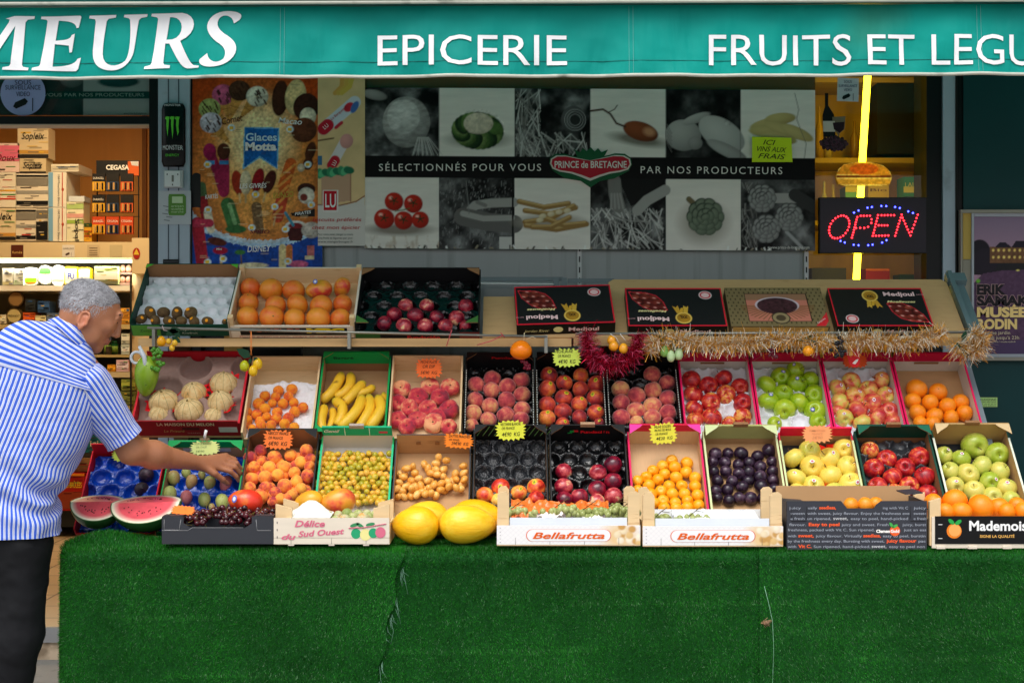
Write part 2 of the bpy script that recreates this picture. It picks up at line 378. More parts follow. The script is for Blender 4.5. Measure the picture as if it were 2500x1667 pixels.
va.tube([(x,val_y(x,zrow(x,t)-slope(x))-.0006,zrow(x,t)) for x in X[::3]],.0011,3,4)
valance=va.build('valance',[M_teal,M_white,flat(120,190,184),flat(0,84,82)],AW)
tr=MB(); zb=zrow(X,1.0)-.002; tr.tube([(x,val_y(x,z-slope(x)),z) for x,z in zip(X[::2],zb[::2])],.0058,0,8); tr.build('trim',M_trim,AW)
fb=MB()
fb.tube([(x,YA-.045,2.581+slope(x)) for x in np.linspace(-3.4,3.4,20)],.0065,1,8)
pr=[(-.052,.005),(-.06,.05),(-.04,.1),(.0,.125),(.03,.1),(.03,.0),(-.03,-.005)]
V=[(x,YA+a,2.583+c+slope(x)) for x in (-3.4,3.4) for a,c in pr]; k=len(pr)
fb.add(V,[(i,(i+1) % k,k+(i+1) % k,k+i) for i in range(k)]+[tuple(range(k)),tuple(range(2*k-1,k-1,-1))],0)
fb.build('front_bar',[mat('awning_bar',rgb(0,88,84),.5),M_trim],AW)
ca=MB(); XX,TT=np.meshgrid(np.linspace(-3.4,3.4,60),np.linspace(0,1,12))
ca.grid(np.stack([XX,YA+.02+TT*1.42,2.66+TT*.62-.05*np.sin(TT*3.14)+slope(XX)],-1),0); ca.build('canopy',M_teal,AW)
for x in (-2.6,2.6): ar=MB(); ar.tube([(x,YA+.03,2.6),(x*.86,5.7,2.72),(x,6.38,2.9)],.022,0,8); ar.build('folding_arm',flat(200,200,196,.4),AW)
def on_val(V):
    x,z=V[:,0],V[:,1]
    return np.stack([x,val_y(x,z-slope(x))-.004,z],1)
lt=[MB()]
def val_text(t,x0,x1,ycap,ybase,bold=.0):
    a,c=P(x0,ybase,YA),P(x1,ycap,YA)
    V,Fc=text_geo(t,0,bold,1.0,.12); V=V.copy(); V[:,0]=a.x+(V[:,0]-V[:,0].min())/(V[:,0].max()-V[:,0].min())*(c.x-a.x)
    V[:,1]=a.z+V[:,1]/CAPH*(c.z-a.z); lt[0].add(on_val(V),Fc,0); lt[0].build('lettering',M_white,AW); lt[0]=MB()
val_text('EPICERIE',922,1384,88,161); val_text('FRUITS',1730,2076,87,161); val_text('ET',2115,2231,87,161); val_text('LEGUMES',2271,2722,87,161)
def bez(p0,p1,p2,p3,n=9):
    return [tuple((1-t) ** 3*a+3*(1-t) ** 2*t*b_+3*(1-t)*t*t*c+t ** 3*d for a,b_,c,d in zip(p0,p1,p2,p3)) for t in np.linspace(0,1,n)]
LET={}
LET['M']=[[(138,155),(325,155),(320,180),(262,187),(240,215),(213,610),(225,628),(274,636),(270,660),(33,655),(38,632),(95,622),(110,600),(150,245),(-40,560),(-90,640),(-130,640),(-160,240),(-205,600),(-195,625),(-150,635),(-155,658),(-330,655),(-325,632),(-270,622),(-255,600),(-190,215),(-200,187),(-250,178),(-245,155),(-110,155),(-75,480),(90,215),(95,187),(60,180)]]
LET['E']=[[(384,157),(750,152),(760,165),(735,262),(714,268)]+bez((714,268),(712,215),(640,200),(545,196))+[(515,380)]+bez((515,380),(600,374),(650,375),(668,330))+[(697,318),(664,485),(643,490),(637,425),(508,412),(489,622)]+bez((489,622),(600,618),(690,600),(716,545))+[(747,536),(720,640),(700,660),(302,660),(306,636),(365,622),(378,605),(440,200),(430,186),(380,180)]]
LET['U']=[[(836,153),(1080,143),(1076,168),(1010,180),(992,205)]+bez((992,205),(975,330),(958,430),(958,510))+bez((958,510),(965,640),(1100,640),(1170,570))+bez((1170,570),(1215,500),(1220,300),(1208,190))+[(1195,175),(1150,165),(1155,142),(1370,136),(1365,160),(1310,172),(1290,192)]+bez((1290,192),(1265,330),(1255,440),(1238,510))+bez((1238,510),(1190,640),(1100,662),(1040,662))+bez((1040,662),(940,660),(865,610),(862,510))+[(862,470),(892,210),(885,185),(832,178)]]
LET['R']=[[(1408,132),(1690,126)]+bez((1690,126),(1840,140),(1850,320),(1676,388))+bez((1676,388),(1725,500),(1760,590),(1800,612))+[(1850,618),(1846,636),(1740,641)]+bez((1740,641),(1680,630),(1650,560),(1573,410))+[(1535,410),(1520,590),(1530,608),(1582,614),(1578,640),(1343,650),(1347,626),(1400,612),(1412,590),(1466,180),(1455,165),(1404,156)],
            [(1578,165)]+bez((1600,165),(1720,170),(1720,350),(1600,372))+[(1545,374)]]
LET['S']=[bez((2172,226),(2160,150),(2080,130),(2040,175))+bez((2040,175),(1995,240),(2040,290),(2090,325))+bez((2090,325),(2180,380),(2215,430),(2192,505))+bez((2192,505),(2150,610),(2040,632),(1960,632))+bez((1960,632),(1880,628),(1840,600),(1858,560))+[(1930,505)]+bez((1932,510),(1940,590),(2030,612),(2085,560))+bez((2085,560),(2120,500),(2090,450),(2040,415))+bez((2040,415),(1960,365),(1905,290),(1935,215))+bez((1935,215),(1975,120),(2090,95),(2180,115))+bez((2180,115),(2250,130),(2250,160),(2220,195))]
for k_,loops in LET.items():
    cu=bpy.data.curves.new('t','CURVE'); cu.dimensions='2D'; cu.fill_mode='BOTH'
    for lp in loops:
        sp=cu.splines.new('POLY'); sp.points.add(len(lp)-1); sp.use_cyclic_u=True
        for q,(a,c) in zip(sp.points,lp): q.co=(a/1000,-c/1000,0,1)
    ob=bpy.data.objects.new('t',cu); me=bpy.data.meshes.new_from_object(ob)
    bm=bmesh.new(); bm.from_mesh(me); bmesh.ops.triangulate(bm,faces=bm.faces[:])
    for _ in range(5):
        e=[x for x in bm.edges if x.calc_length()>.08]
        if not e: break
        bmesh.ops.subdivide_edges(bm,edges=e,cuts=1); bmesh.ops.triangulate(bm,faces=bm.faces[:])
    V=np.array([v.co[:] for v in bm.verts]); bm.verts.index_update(); Fc=[tuple(v.index for v in f.verts) for f in bm.faces]; bm.free()
    px,py=V[:,0]*1000/3.794,-V[:,1]*1000/3.794
    lt[0].add(on_val(np.stack([(px-1250)*YA/F_PX,CAM_Z-(py-833.5)*YA/F_PX],1)),Fc,0)
    bpy.data.objects.remove(ob); bpy.data.curves.remove(cu)
lt[0].build('lettering',M_white,AW)
# ================================================================ POSTERS AND SIGNS ON THE FRONT
MP=print_mat()
def shop_text(mb,t,cx,cy,caph,w=None,mat=1,Yd=YW,shear=0,bold=0,space=1,rot=0,align='C'):
    """text on the front plane, position and size in photo px"""
    k=Yd/F_PX; o=P(cx,cy,Yd)
    M=FRONT((o.x,Yd,o.z-caph*k/2)) @ Matrix.Rotation(R(rot),4,'Z')
    mb.text(t,M,caph*k,None if w is None else w*k,mat,align,shear,bold,space)
# --- long vegetable banner
YB=YW-.012
cv=Canvas(890,214,1990,606,2.2,(228,222,214))
def bw(x0,x1,y0,y1,seed):
    m_=cv.mask(x0,y0,x1,y1); f=fbm(cv.X/40,cv.Y/40,seed); cv.mix(m_,np.repeat((np.clip((f-.2)*1.5,0,1) ** 2.6*.42)[...,None],3,2)); return m_
Xs=[890,1072,1257,1441,1625,1808,1990]
m_=bw(890,1072,214,381,2)
cv.ell(992,298,58,62,(170,168,165),shade=.7,dark=(60,60,60)); cv.ell(985,285,40,42,(205,203,200),shade=.5,dark=(110,110,110)); cv.tex(.5,14,6,11,m_)
for a in range(14): cv.line([(1020+a*2,335),(1010+a*5+random.uniform(-8,8),378)],1.5,(190,188,185))
cv.ell(915,232,30,12,(150,148,145),.2,.6)
m_=cv.mask(1072,214,1257,381); cv.tex(.1,60,9,4,m_)
cv.ell(1168,340,72,18,(150,146,138),soft=.8)
for a in range(26):
    t=a/26*6.28; cv.ell(1166+44*math.cos(t),318+26*math.sin(t),22,15,[(48,78,40),(84,116,58),(120,146,84),(36,58,34)][a % 4],t+.6,.5)
cv.ell(1168,300,36,26,(212,200,178),shade=.4,dark=(130,112,88))
cv.tex(.45,6,6,12,(cv.dist(1168,312,64,46)<1).astype(float))
def straw(x0,x1,y0,y1,n,seed,L=60,lo=90,hi=205):
    r=random.Random(seed)
    for _ in range(n):
        x,y,a=r.uniform(x0,x1),r.uniform(y0,y1),r.gauss(1.3,.55); v=r.randint(lo,hi)
        dx,dy=math.cos(a)*L/2,math.sin(a)*L/2
        pts=[(min(max(x-dx,x0+1),x1-1),min(max(y-dy,y0+1),y1-1)),(min(max(x+dx,x0+1),x1-1),min(max(y+dy,y0+1),y1-1))]
        cv.line(pts,r.uniform(1.5,3),(v,v-2,v-5))
bw(1257,1441,214,381,5); straw(1259,1320,216,380,70,1); straw(1320,1438,320,380,30,2); cv.ell(1400,290,30,34,(90,90,90),shade=.8); cv.ell(1408,288,18,20,(40,40,40))
for r_ in (14,20,26): cv.line([(1404+r_*math.cos(t),290+r_*math.sin(t)) for t in np.linspace(0,6.3,20)],1.5,(150,150,150))
m_=cv.mask(1441,214,1625,381); cv.tex(.1,60,9,6,m_)
cv.ell(1560,338,66,14,(128,122,112),.15,soft=.8)
cv.ell(1564,317,44,23,(142,74,42),.28,.75,dark=(50,22,14)); cv.ell(1585,318,14,10,(196,138,100),.28,soft=.9)
cv.line([(1526,306),(1505,298),(1490,275),(1472,264),(1443,268)],5,(70,48,34)); cv.line([(1484,272),(1500,264),(1507,254)],2.5,(70,48,34))
m_=bw(1625,1808,214,381,8); cv.c[(m_>0)] *= .35
cv.ell(1668,326,44,38,(176,174,170),.1,.7,dark=(70,70,70)); cv.ell(1700,285,36,11,(180,178,174),-.35,.5,dark=(80,80,80)); cv.ell(1697,345,18,16,(150,148,145),0,.6,dark=(50,50,50))
cv.ell(1762,322,62,36,(192,190,186),.55,.6,dark=(100,100,100)); cv.ell(1775,362,54,15,(165,163,160),.45,.6,dark=(60,60,60)); cv.tex(.5,9,9,15,cv.mask(1770,240,1808,300))
for y in range(300,350,9): cv.line([(1628,y),(1640,y+22)],1.5,(110,108,106))
m_=cv.mask(1808,214,1990,381); cv.tex(.1,60,9,7,m_)
for (x,y,a,L) in ((1880,296,-.22,50),(1905,284,-.1,38),(1880,318,.1,52),(1915,312,.35,52),(1945,318,.42,44),(1900,330,.2,46)): cv.ell(x,y,L,14,(196,178,118),a,.6,dark=(120,100,56))
cv.line([(1940,222),(1950,262),(1945,285),(1968,345),(1964,380)],1.6,(110,104,96))
cv.rect(890,381,1990,434,(12,11,12))
m_=cv.mask(890,434,1072,606); cv.tex(.1,60,9,9,m_)
cv.ell(975,560,74,14,(140,130,120),soft=.8)
for x,y,q in ((962,492,23),(1009,497,23),(938,534,25),(985,538,23),(1026,536,21)):
    cv.ell(x,y,q,q*.98,(196,40,18),shade=.65,dark=(70,8,4)); cv.ell(x-q*.35,y-q*.4,q*.2,q*.16,(250,190,170),soft=1)
    for a in range(5): t=a*1.257+q; cv.line([(x,y-2),(x+10*math.cos(t),y-2+9*math.sin(t))],3,(40,52,22))
cv.line([(965,515),(985,512),(1000,508)],2.5,(74,92,40)); cv.tex(.5,9,20,17,cv.mask(890,575,1072,606),(150,112,60))
m_=bw(1072,1257,434,606,12); r_=random.Random(3)
for _ in range(420):
    x,y=r_.uniform(1074,1250),r_.uniform(436,600); v=r_.randint(50,150); cv.line([(x,y),(x+r_.uniform(-2,2),y+r_.uniform(2,8))],1.6,(v,v,v))
cv.line([(1255,492),(1200,494),(1160,500),(1150,510)],22,(158,156,152)); cv.line([(1165,492),(1185,500)],9,(120,118,116)); cv.line([(1255,545),(1190,540),(1130,528)],44,(98,96,94)); cv.line([(1250,530),(1180,532),(1130,520)],14,(160,158,154)); cv.line([(1138,442),(1145,520)],2,(120,120,120)); cv.rect(1218,576,1250,606,(200,198,194)); cv.rect(1249,434,1255,606,(14,14,14))
m_=cv.mask(1257,434,1441,606); cv.tex(.1,60,9,19,m_)
cv.ell(1345,540,76,18,(160,152,140),soft=.8)
for (a,c,d,e) in ((1268,490,1388,494),(1282,512,1405,504),(1282,540,1400,500),(1284,548,1432,544),(1330,530,1428,542),(1300,552,1390,528)):
    cv.line([(a,c),((a+d)/2,(c+e)/2+12),(d,e)],13,(150,116,66)); cv.line([(a,c-3),((a+d)/2,(c+e)/2+8),(d,e-3)],5,(192,160,104))
for x,y in ((1325,525),(1345,520),(1365,515),(1385,512),(1318,535)): cv.ell(x,y,9,6,(222,206,170),-.2,.3)
bw(1441,1625,434,606,21); straw(1443,1620,505,604,130,4,44,110,220); cv.poly([(1510,434),(1625,434),(1620,460),(1540,500)],(18,18,18)); cv.line([(1500,440),(1502,470),(1510,500)],32,(120,118,115)); cv.line([(1624,460),(1580,485),(1556,510)],26,(160,158,154))
for q in (-10,-3,4,11): cv.line([(1503+q,470),(1506+q*1.4,505)],5,(150,148,145))
m_=cv.mask(1625,434,1808,606); cv.tex(.05,60,9,23,m_)
cv.ell(1718,540,52,44,(160,152,140),soft=.9)
def artichoke(cx,cy,r,cols):
    cv.ell(cx,cy,r,r,cols[0],shade=.5)
    for ring,(n_,rr,sz) in enumerate(((10,.85,.36),(8,.58,.34),(6,.3,.3),(1,0,.28))):
        for a in range(n_):
            t=a*6.283/n_+ring*.4; x,y=cx+r*rr*math.cos(t),cy+r*rr*math.sin(t)
            cv.ell(x,y,r*sz,r*sz*.72,cols[2],t+1.57); cv.ell(x+1,y+1.5,r*sz*.88,r*sz*.62,cols[1],t+1.57,.55,dark=cols[0])
cv.line([(1682,482),(1700,498)],14,(112,98,70)); artichoke(1722,524,42,((38,46,38),(116,128,108),(60,70,58)))
m_=bw(1808,1990,434,606,25); straw(1810,1850,440,600,60,6,26,70,150); cv.line([(1880,478),(1945,478)],24,(160,158,155)); cv.line([(1940,470),(1988,500)],30,(50,50,50)); cv.line([(1920,560),(1960,600)],8,(160,160,160))
for a,c in ((1860,478),(1926,524),(1870,552)): artichoke(a,c,32,((30,30,30),(150,150,148),(70,70,70)))
for x in range(895,1985,7):
    if random.random()<.35: cv.line([(x,606),(x+random.uniform(-6,6),606-random.uniform(2,9))],random.uniform(2,5),random.choice([(236,236,232),(60,56,52),(150,140,120)]))
for x in Xs[1:-1]: cv.line([(x,214),(x,381)],2,(60,58,56),.6)
bn=MB(); cv.wall(bn,YB,0,.006,.006)
YT=YB-.007
shop_text(bn,'SÉLECTIONNÉS POUR VOUS',1123,409,17,396,1,YT,space=1.25)
shop_text(bn,'PAR NOS PRODUCTEURS',1737,416,17,346,1,YT,space=1.25,rot=-.4)
shop_text(bn,'www.prince-de-bretagne.com',1928,604,7,96,1,YT)
def blob(mb,pts,Yd,dep,mat):
    V=[P(x,y,Yd) for x,y in pts]; k=len(V)
    mb.add([(v.x,Yd,v.z) for v in V]+[(v.x,Yd+dep,v.z) for v in V],[tuple(reversed(range(k)))]+[(i,(i+1) % k,k+(i+1) % k,k+i) for i in range(k)],mat)
heart=[(1343,400),(1345,388),(1358,380),(1380,380),(1408,386),(1440,392),(1470,386),(1500,379),(1524,380),(1538,388),(1541,402),(1534,414),(1515,420),(1490,424),(1465,432),(1441,442),(1418,432),(1395,424),(1366,419),(1349,412)]
blob(bn,[(1441+(x-1441)*1.02,404+(y-404)*1.16) for x,y in heart],YT+.002,.004,2); blob(bn,heart,YT,.003,3); blob(bn,[(1441+(x-1441)*.965,404+(y-404)*.85-1) for x,y in heart],YT-.002,.003,4)
blob(bn,[(1348,416),(1395,428),(1441,446),(1490,428),(1538,416),(1500,436),(1465,442),(1441,458),(1418,442),(1380,436)],YT-.001,.003,2)
blob(bn,[(1410,384),(1402,366),(1416,372),(1424,362),(1432,370),(1442,360),(1452,370),(1460,362),(1468,372),(1484,366),(1474,384),(1441,392)],YT,.004,2)
shop_text(bn,'PRINCE de BRETAGNE',1442,402,16,176,1,YT-.003,bold=.015)
bn.build('vegetable_banner',[MP,flat(226,224,218),flat(10,84,48),flat(214,208,200),flat(176,20,42)],label='long torn banner of twelve vegetable photographs with a black slogan band across it',cat='banner')
# --- yellow handwritten notice
nb=MB(); blob(nb,[(1836,334),(1932,337),(1935,396),(1836,396)],YB-.016,.001,0)
for t_,y,wd in (('ICI',348,30),('VINS AUX',365,72),('FRAIS',382,66)): shop_text(nb,t_,1884 if t_ != 'ICI' else 1878,y,12,wd,1,YB-.0175,shear=.3,rot=-3)
nb.build('handwritten_notice',[flat(206,232,30),M_black],label='yellow handwritten ICI VINS AUX FRAIS card stuck on the vegetable banner',cat='notice')
# --- ice cream poster
cv=Canvas(470,190,787,667,1.9,(206,120,40))
f=np.clip(cv.dist(630,430,210,260),0,1)[...,None]; cv.c=np.array(rgb(238,176,88))*(1-f)+np.array(rgb(176,66,18))*f
cv.ell(632,340,76,88,(242,214,160),soft=.9); cv.tex(.3,4,4,2,(cv.dist(632,380,150,200)<1).astype(float))
d=np.hypot((cv.X-640)/210,(cv.Y-440)/155); cv.mix(((d>1) & (cv.Y>480)).astype(float),(20,70,160)); cv.mix((np.abs(d-1.0)<.035+.04*vnoise(cv.X/3,cv.Y/3,4))*(cv.Y>480)*.8,(190,220,240))
def cone(x,y,col,tip,s=1,drz=(60,30,20)):
    a=math.atan2(tip[1]-y,tip[0]-x); p=(-math.sin(a),math.cos(a)); w_=19*s
    cv.poly([(x+p[0]*w_,y+p[1]*w_),(x-p[0]*w_,y-p[1]*w_),tip],(190,134,66)); cv.tex(.5,3,3,6,(cv.dist(x,y,1,1)<60).astype(float)*0)
    for q in (.25,.5,.75): cv.line([(x+p[0]*w_*(1-q)+(tip[0]-x)*q,y+p[1]*w_*(1-q)+(tip[1]-y)*q),(x-p[0]*w_*(1-q)+(tip[0]-x)*q,y-p[1]*w_*(1-q)+(tip[1]-y)*q)],1.6,(130,84,36))
    cv.ell(x,y,27*s,25*s,col,0,.5); r_=random.Random(int(x))
    for _ in range(12): u_=r_.uniform(-18,18)*s; v_=r_.uniform(-20,14)*s; cv.line([(x+u_,y+v_),(x+u_+5,y+v_+9)],3,drz)
cone(545,232,(214,96,138),(560,300)); cone(585,222,(84,52,34),(560,300)); cone(512,266,(176,186,110),(560,310)); cone(628,236,(232,224,204),(580,296)); cone(515,300,(214,206,220),(566,356))
for x,y,a,b_,c,t in ((684,240,20,44,(70,34,20),.1),(722,238,26,44,(226,198,140),.1),(748,262,32,34,(62,30,20),.3),(752,285,20,22,(236,224,196),0),(742,318,32,30,(104,56,34),-.4),(758,370,12,24,(84,42,24),.3),(752,400,12,16,(84,42,24),.3),(735,410,9,10,(226,206,176),0)): cv.ell(x,y,a,b_,c,t,.5)
for x,c1,tip in ((512,(172,30,88),(546,470)),(546,(84,40,26),(548,468))):
    cv.line([(x,372),((x+tip[0])/2+2,420),tip],24,(146,30,70)); cv.ell(x,370,16,20,c1,0,.5); cv.rect(x-11,392,x+12,402,(60,130,190))
for x,y,c,a in ((580,446,(168,48,24),-.15),(600,446,(222,206,170),0),(630,440,(150,14,26),.25),(658,444,(82,28,20),.35)):
    cv.ell(x,y,14,30,c,a,.45); cv.line([(x-math.sin(a)*30,y+28),(x-math.sin(a)*44,y+48)],5,(206,170,118))
cv.line([(710,400),(692,455)],28,(200,90,34)); cv.line([(690,480),(678,530)],28,(190,66,40))
for q in range(5): cv.line([(698+22-q*8,402+q*26),(686-q*6,430+q*26)],6,(226,150,70))
cv.line([(672,530),(668,550)],4,(206,170,118))
cv.line([(492,455),(500,520)],22,(70,96,60)); cv.line([(496,490),(502,530)],22,(150,30,36)); cv.line([(507,520),(515,560)],20,(220,206,180))
cv.line([(556,500),(570,545)],34,(60,110,60)); cv.line([(560,500),(574,545)],10,(130,176,120)); cv.ell(576,560,26,10,(52,104,56)); cv.line([(626,505),(632,560)],24,(120,92,62)); cv.tex(.9,3,3,9,cv.mask(612,495,648,566))
cv.ell(748,462,22,15,(60,28,20),0,.4); cv.ell(748,478,20,20,(226,216,200),0,.3); cv.ell(742,482,9,9,(120,50,40)); cv.poly([(710,520),(770,510),(768,530),(712,528)],(30,26,24))
cv.ell(722,552,26,13,(222,222,220),0,.3); cv.ell(722,552,18,8,(120,30,34)); cv.poly([(700,558),(744,558),(736,588),(706,588)],(70,24,24)); cv.line([(697,520),(716,550)],7,(60,140,170)); cv.ell(760,562,24,20,(200,190,180),0,.4)
cv.line([(482,545),(494,640)],30,(170,30,50)); cv.line([(476,545),(512,545)],20,(190,50,80)); cv.ell(530,590,24,10,(90,36,26),.2); cv.ell(538,612,18,9,(160,20,50)); cv.line([(540,625),(540,645)],6,(206,170,118))
cv.ell(618,648,36,7,(220,206,170)); cv.line([(590,645),(588,620)],3,(120,90,40)); cv.ell(586,616,13,6,(60,120,60)); cv.line([(690,605),(690,650)],18,(226,206,150)); cv.line([(706,605),(706,640)],16,(210,120,60)); cv.ell(730,645,22,9,(214,100,140)); cv.rect(750,600,768,630,(196,110,110)); cv.rect(744,624,768,634,(214,200,160))
for x,y in ((565,312),(708,316),(507,402),(624,475),(752,402),(760,500),(671,505),(697,560),(615,556),(545,632),(507,640),(703,638),(508,512)): cv.ell(x,y,9,8,(210,226,236)); cv.rect(x-5,y-4,x+4,y+4,(244,190,60))
cv.poly([(596,310),(682,312),(678,414),(634,386),(593,414)],(110,176,214)); cv.poly([(599,313),(679,315),(675,409),(634,381),(596,409)],(24,98,178))
r_=random.Random(8); cv.tex(.55,5,5,31); cv.tex(.35,18,18,33)
for _ in range(60):
    x,y=r_.uniform(480,760),r_.uniform(200,640); L=r_.uniform(8,26)
    for q in range(r_.randint(1,3)): cv.line([(x,y+q*4),(x+L*r_.uniform(.6,1),y+q*4)],1.4,r_.choice([(70,34,16),(236,214,170),(60,30,20)]),.7)
ic=MB(); cv.wall(ic,YB,0,.004,0)
YI=YB-.005
shop_text(ic,'Glaces',638,335,18,76,2,YI,bold=.02); shop_text(ic,'Motta',637,358,18,76,1,YI,bold=.05)
for t_,x,y,h,w_,mm,rot in (('Cornet',568,292,16,52,3,12),('Macao',708,296,14,58,1,-4),('LES GIVRÉS',618,454,11,66,1,2),('KUNGO',692,476,13,50,4,6),('KARTÉS',517,480,10,32,1,4),('SPRIO',634,566,9,48,5,0),('PIRATES',740,520,7,40,1,8),('DISNEY',633,607,15,58,1,2),('Mini',535,608,5,14,1,0)):
    shop_text(ic,t_,x,y,h,w_,mm,YI,shear=.2,rot=rot,bold=.01)
ic.build('ice_cream_poster',[MP,flat(235,235,235),flat(190,222,240),flat(90,44,20),flat(190,170,60),flat(110,20,40)],label='orange and blue ice cream price poster behind the grey pillar side of the window',cat='poster')
# --- biscuit poster
cv=Canvas(776,190,891,600,1.9,(222,190,140)); cv.tex(.15,30,30,3)
cv.c[(cv.Y>500)]=rgb(214,208,202); cv.line([(776,500),(830,502),(870,492),(891,478)],2.5,(120,40,30)); cv.poly([(776,502),(830,504),(870,494),(891,480),(891,500),(776,520)],(214,208,202))
for k_ in range(3): cv.line([(836+k_*12,190),(834+k_*10,212),(818+k_*8,228)],11,(214,160+k_*10,80))
cv.line([(790,315),(866,250)],30,(206,212,224)); cv.line([(790,315),(800,306)],30,(186,30,50)); cv.ell(852,262,14,10,(196,44,60),-.7); cv.ell(866,262,8,16,(70,110,180),.5); cv.line([(820,312),(834,300)],8,(196,44,60))
cv.line([(812,400),(842,345)],24,(226,216,220)); cv.ell(846,345,16,18,(222,156,150),.3,.3); cv.line([(810,404),(818,392)],24,(190,30,50))
cv.poly([(784,432),(856,414),(856,490),(784,500)],(196,156,128)); cv.line([(856,416),(856,492)],3,(160,116,92))
for q in range(9): cv.ell(780+q*9,424-q,9,13,[(60,140,100),(90,180,130),(40,110,80)][q % 3],q)
cv.rect(776,380,786,404,(60,110,150)); cv.line([(776,344),(814,338)],4,(110,84,56)); cv.poly([(788,464),(826,464),(826,516),(818,520),(788,518)],(226,220,216)); cv.rect(791,467,823,513,(190,24,40))
bi=MB(); cv.wall(bi,YB-.002,0,.004,0); YI=YB-.007
shop_text(bi,'LU',807,490,32,26,1,YI,bold=.01); shop_text(bi,'biscuits préférés',882,536,9,118,2,YI,shear=.15,align='R'); shop_text(bi,'chez mon épicier',880,555,9,118,2,YI,shear=.15,align='R')
for t_,y in (('Pour votre santé, mangez au moins',572),('cinq fruits et légumes par jour.',581),('www.mangerbouger.fr',590)): shop_text(bi,t_,862,y,5,86,3,YI,align='R')
shop_text(bi,'La Barquette',828,276,6,46,2,YI,rot=40); shop_text(bi,'LU',798,308,9,13,1,YI,rot=40); shop_text(bi,'LU',820,396,9,12,1,YI,rot=62)
bi.build('biscuit_poster',[MP,flat(236,236,236),flat(190,30,44),flat(70,66,62)],label='narrow biscuit poster with a paper bag, between ice cream poster and vegetable banner',cat='poster')
# --- drink-can shaped sign on the pillar
YS=YW-.036
cn=MB()
c0=P(424,330,YS); k=YS/F_PX; rad=29*k; hgt=156*k
prof=[(-78,.84),(-74,.9),(-66,1),(62,1),(70,.93),(76,.80)]
n_=20; V=[]; 
for z,q in prof:
    for j in range(n_+1): a=math.pi*j/n_; V.append((c0.x-rad*q*math.cos(a),YS-rad*.55*q*math.sin(a),c0.z-78*k+(z+78)*k))
w1=n_+1; cn.add(V,[(i*w1+j,i*w1+j+1,(i+1)*w1+j+1,(i+1)*w1+j) for i in range(len(prof)-1) for j in range(n_)]+[tuple(range(5*w1,6*w1)),tuple(reversed(range(w1)))],0,True)
def oncan(V):
    V=V.copy(); t=np.clip(V[:,0]/rad,-.97,.97); return np.stack([c0.x+V[:,0],YS-rad*.55*np.sqrt(1-t*t)-.002,c0.z+V[:,1]],1)
for i,(xa,L) in enumerate(((-12,44),(0,50),(12,42))):
    pts=[(xa-6,26),(xa-3,31),(xa+6,30),(xa+4,22),(xa+3,6),(xa+2+i,-6),(xa+1,26-L),(xa-1,-4),(xa-2.5,10),(xa-2,22)]
    cn.add(oncan(np.array([(a*k,(b_+12)*k) for a,b_ in pts])),[tuple(range(len(pts)))],1)
for t_,y,h,w_,mm in (('MONSTER',-38,11,50,2),('ENERGY',-54,6,34,1),('MONSTER',68,5,40,2)):
    V,Fc=text_geo(t_); V=V.copy(); V[:,0]=(V[:,0]/V[:,0].max()-.5)*w_*k; V[:,1]=(V[:,1]/CAPH*h+y)*k; cn.add(oncan(V),Fc,mm)
cn.build('can_shaped_sign',[flat(8,10,12,.25),flat(96,205,60),flat(220,222,224),],label='black drink can shaped sign with green claw marks on the grey pillar',cat='sign')
sw=MB(); wbox(sw,400,416,446,458,YS-.02,.02); wbox(sw,402,418,440,455,YS-.026,.006,1); wbox(sw,419,428,424,444,YS-.0275,.0015,2)
for x,y in ((408,426),(434,426),(421,451)): wbox(sw,x-1,y-2,x+1,y+2,YS-.0275,.0015,3)
sw.build('key_switch',[flat(190,194,196),flat(222,224,226),flat(120,118,112,.3),M_black],label='square white key switch box on the pillar below the can sign',cat='switch')
st=MB(); blob(st,[(387,466),(466,466),(466,548),(386,548)],YS,.001,0); blob(st,[(411,480),(413,474),(449,474),(454,480),(454,520),(449,526),(413,526),(411,520)],YS-.002,.001,1); blob(st,[(420,480),(446,480),(446,496),(420,496)],YS-.004,.001,2)
for t_,y in (("artisan",503),('qualité',510),('marché',517)): shop_text(st,t_,433,y,5,30,2,YS-.004)
for a,c in ((398,502),(404,512),(396,520),(406,528),(400,536)): blob(st,[(a,c),(a+14,c+2),(a+14,c+4),(a,c+2)],YS-.002,.001,3)
st.build('pillar_sticker',[flat(186,192,198),flat(92,140,60),flat(190,214,170),flat(120,126,130)],label='grey sticker with a green square emblem on the pillar under the key switch',cat='sticker')
st=MB(); blob(st,[(398,633),(436,633),(436,668),(397,668)],YS-.001,.001,0)
for y in (637,645,652,659): blob(st,[(400,y),(434,y),(434,y+4),(400,y+4)],YS-.003,.001,1)
shop_text(st,'01 43 55 12',417,641,4,30,0,YS-.0045)
st.build('contact_sticker',[flat(20,20,22),flat(60,62,66)],label='small black text sticker low on the grey pillar',cat='sticker')
# --- surveillance stickers
def camera_icon(mb,x,y,s,Yd,mm):
    blob(mb,[(x-14*s,y+6*s),(x-10*s,y-2*s),(x+8*s,y-10*s),(x+14*s,y-4*s),(x+10*s,y+2*s),(x-8*s,y+10*s)],Yd,.0008,mm)
    blob(mb,[(x+22*s,y-10*s),(x+23.5*s,y-10*s),(x+23.5*s,y+14*s),(x+22*s,y+14*s)],Yd,.0008,mm)
st=MB(); blob(st,[(56+55*math.cos(t),228+55*math.sin(t)) for t in np.linspace(0,6.283,40)[:-1]],YW+.02,.001,0)
for t_,y,wd in (('SOUS',202,40),('SURVEILLANCE',214,86),('VIDEO',230,34)): shop_text(st,t_,56,y,11,wd,1,YW+.018)
camera_icon(st,50,253,1.3,YW+.018,2)
st.build('surveillance_sticker',[flat(150,158,205),flat(40,44,70),M_black],label='round lilac SOUS SURVEILLANCE VIDEO sticker on the glass over the doorway',cat='sticker',group='video surveillance notices')
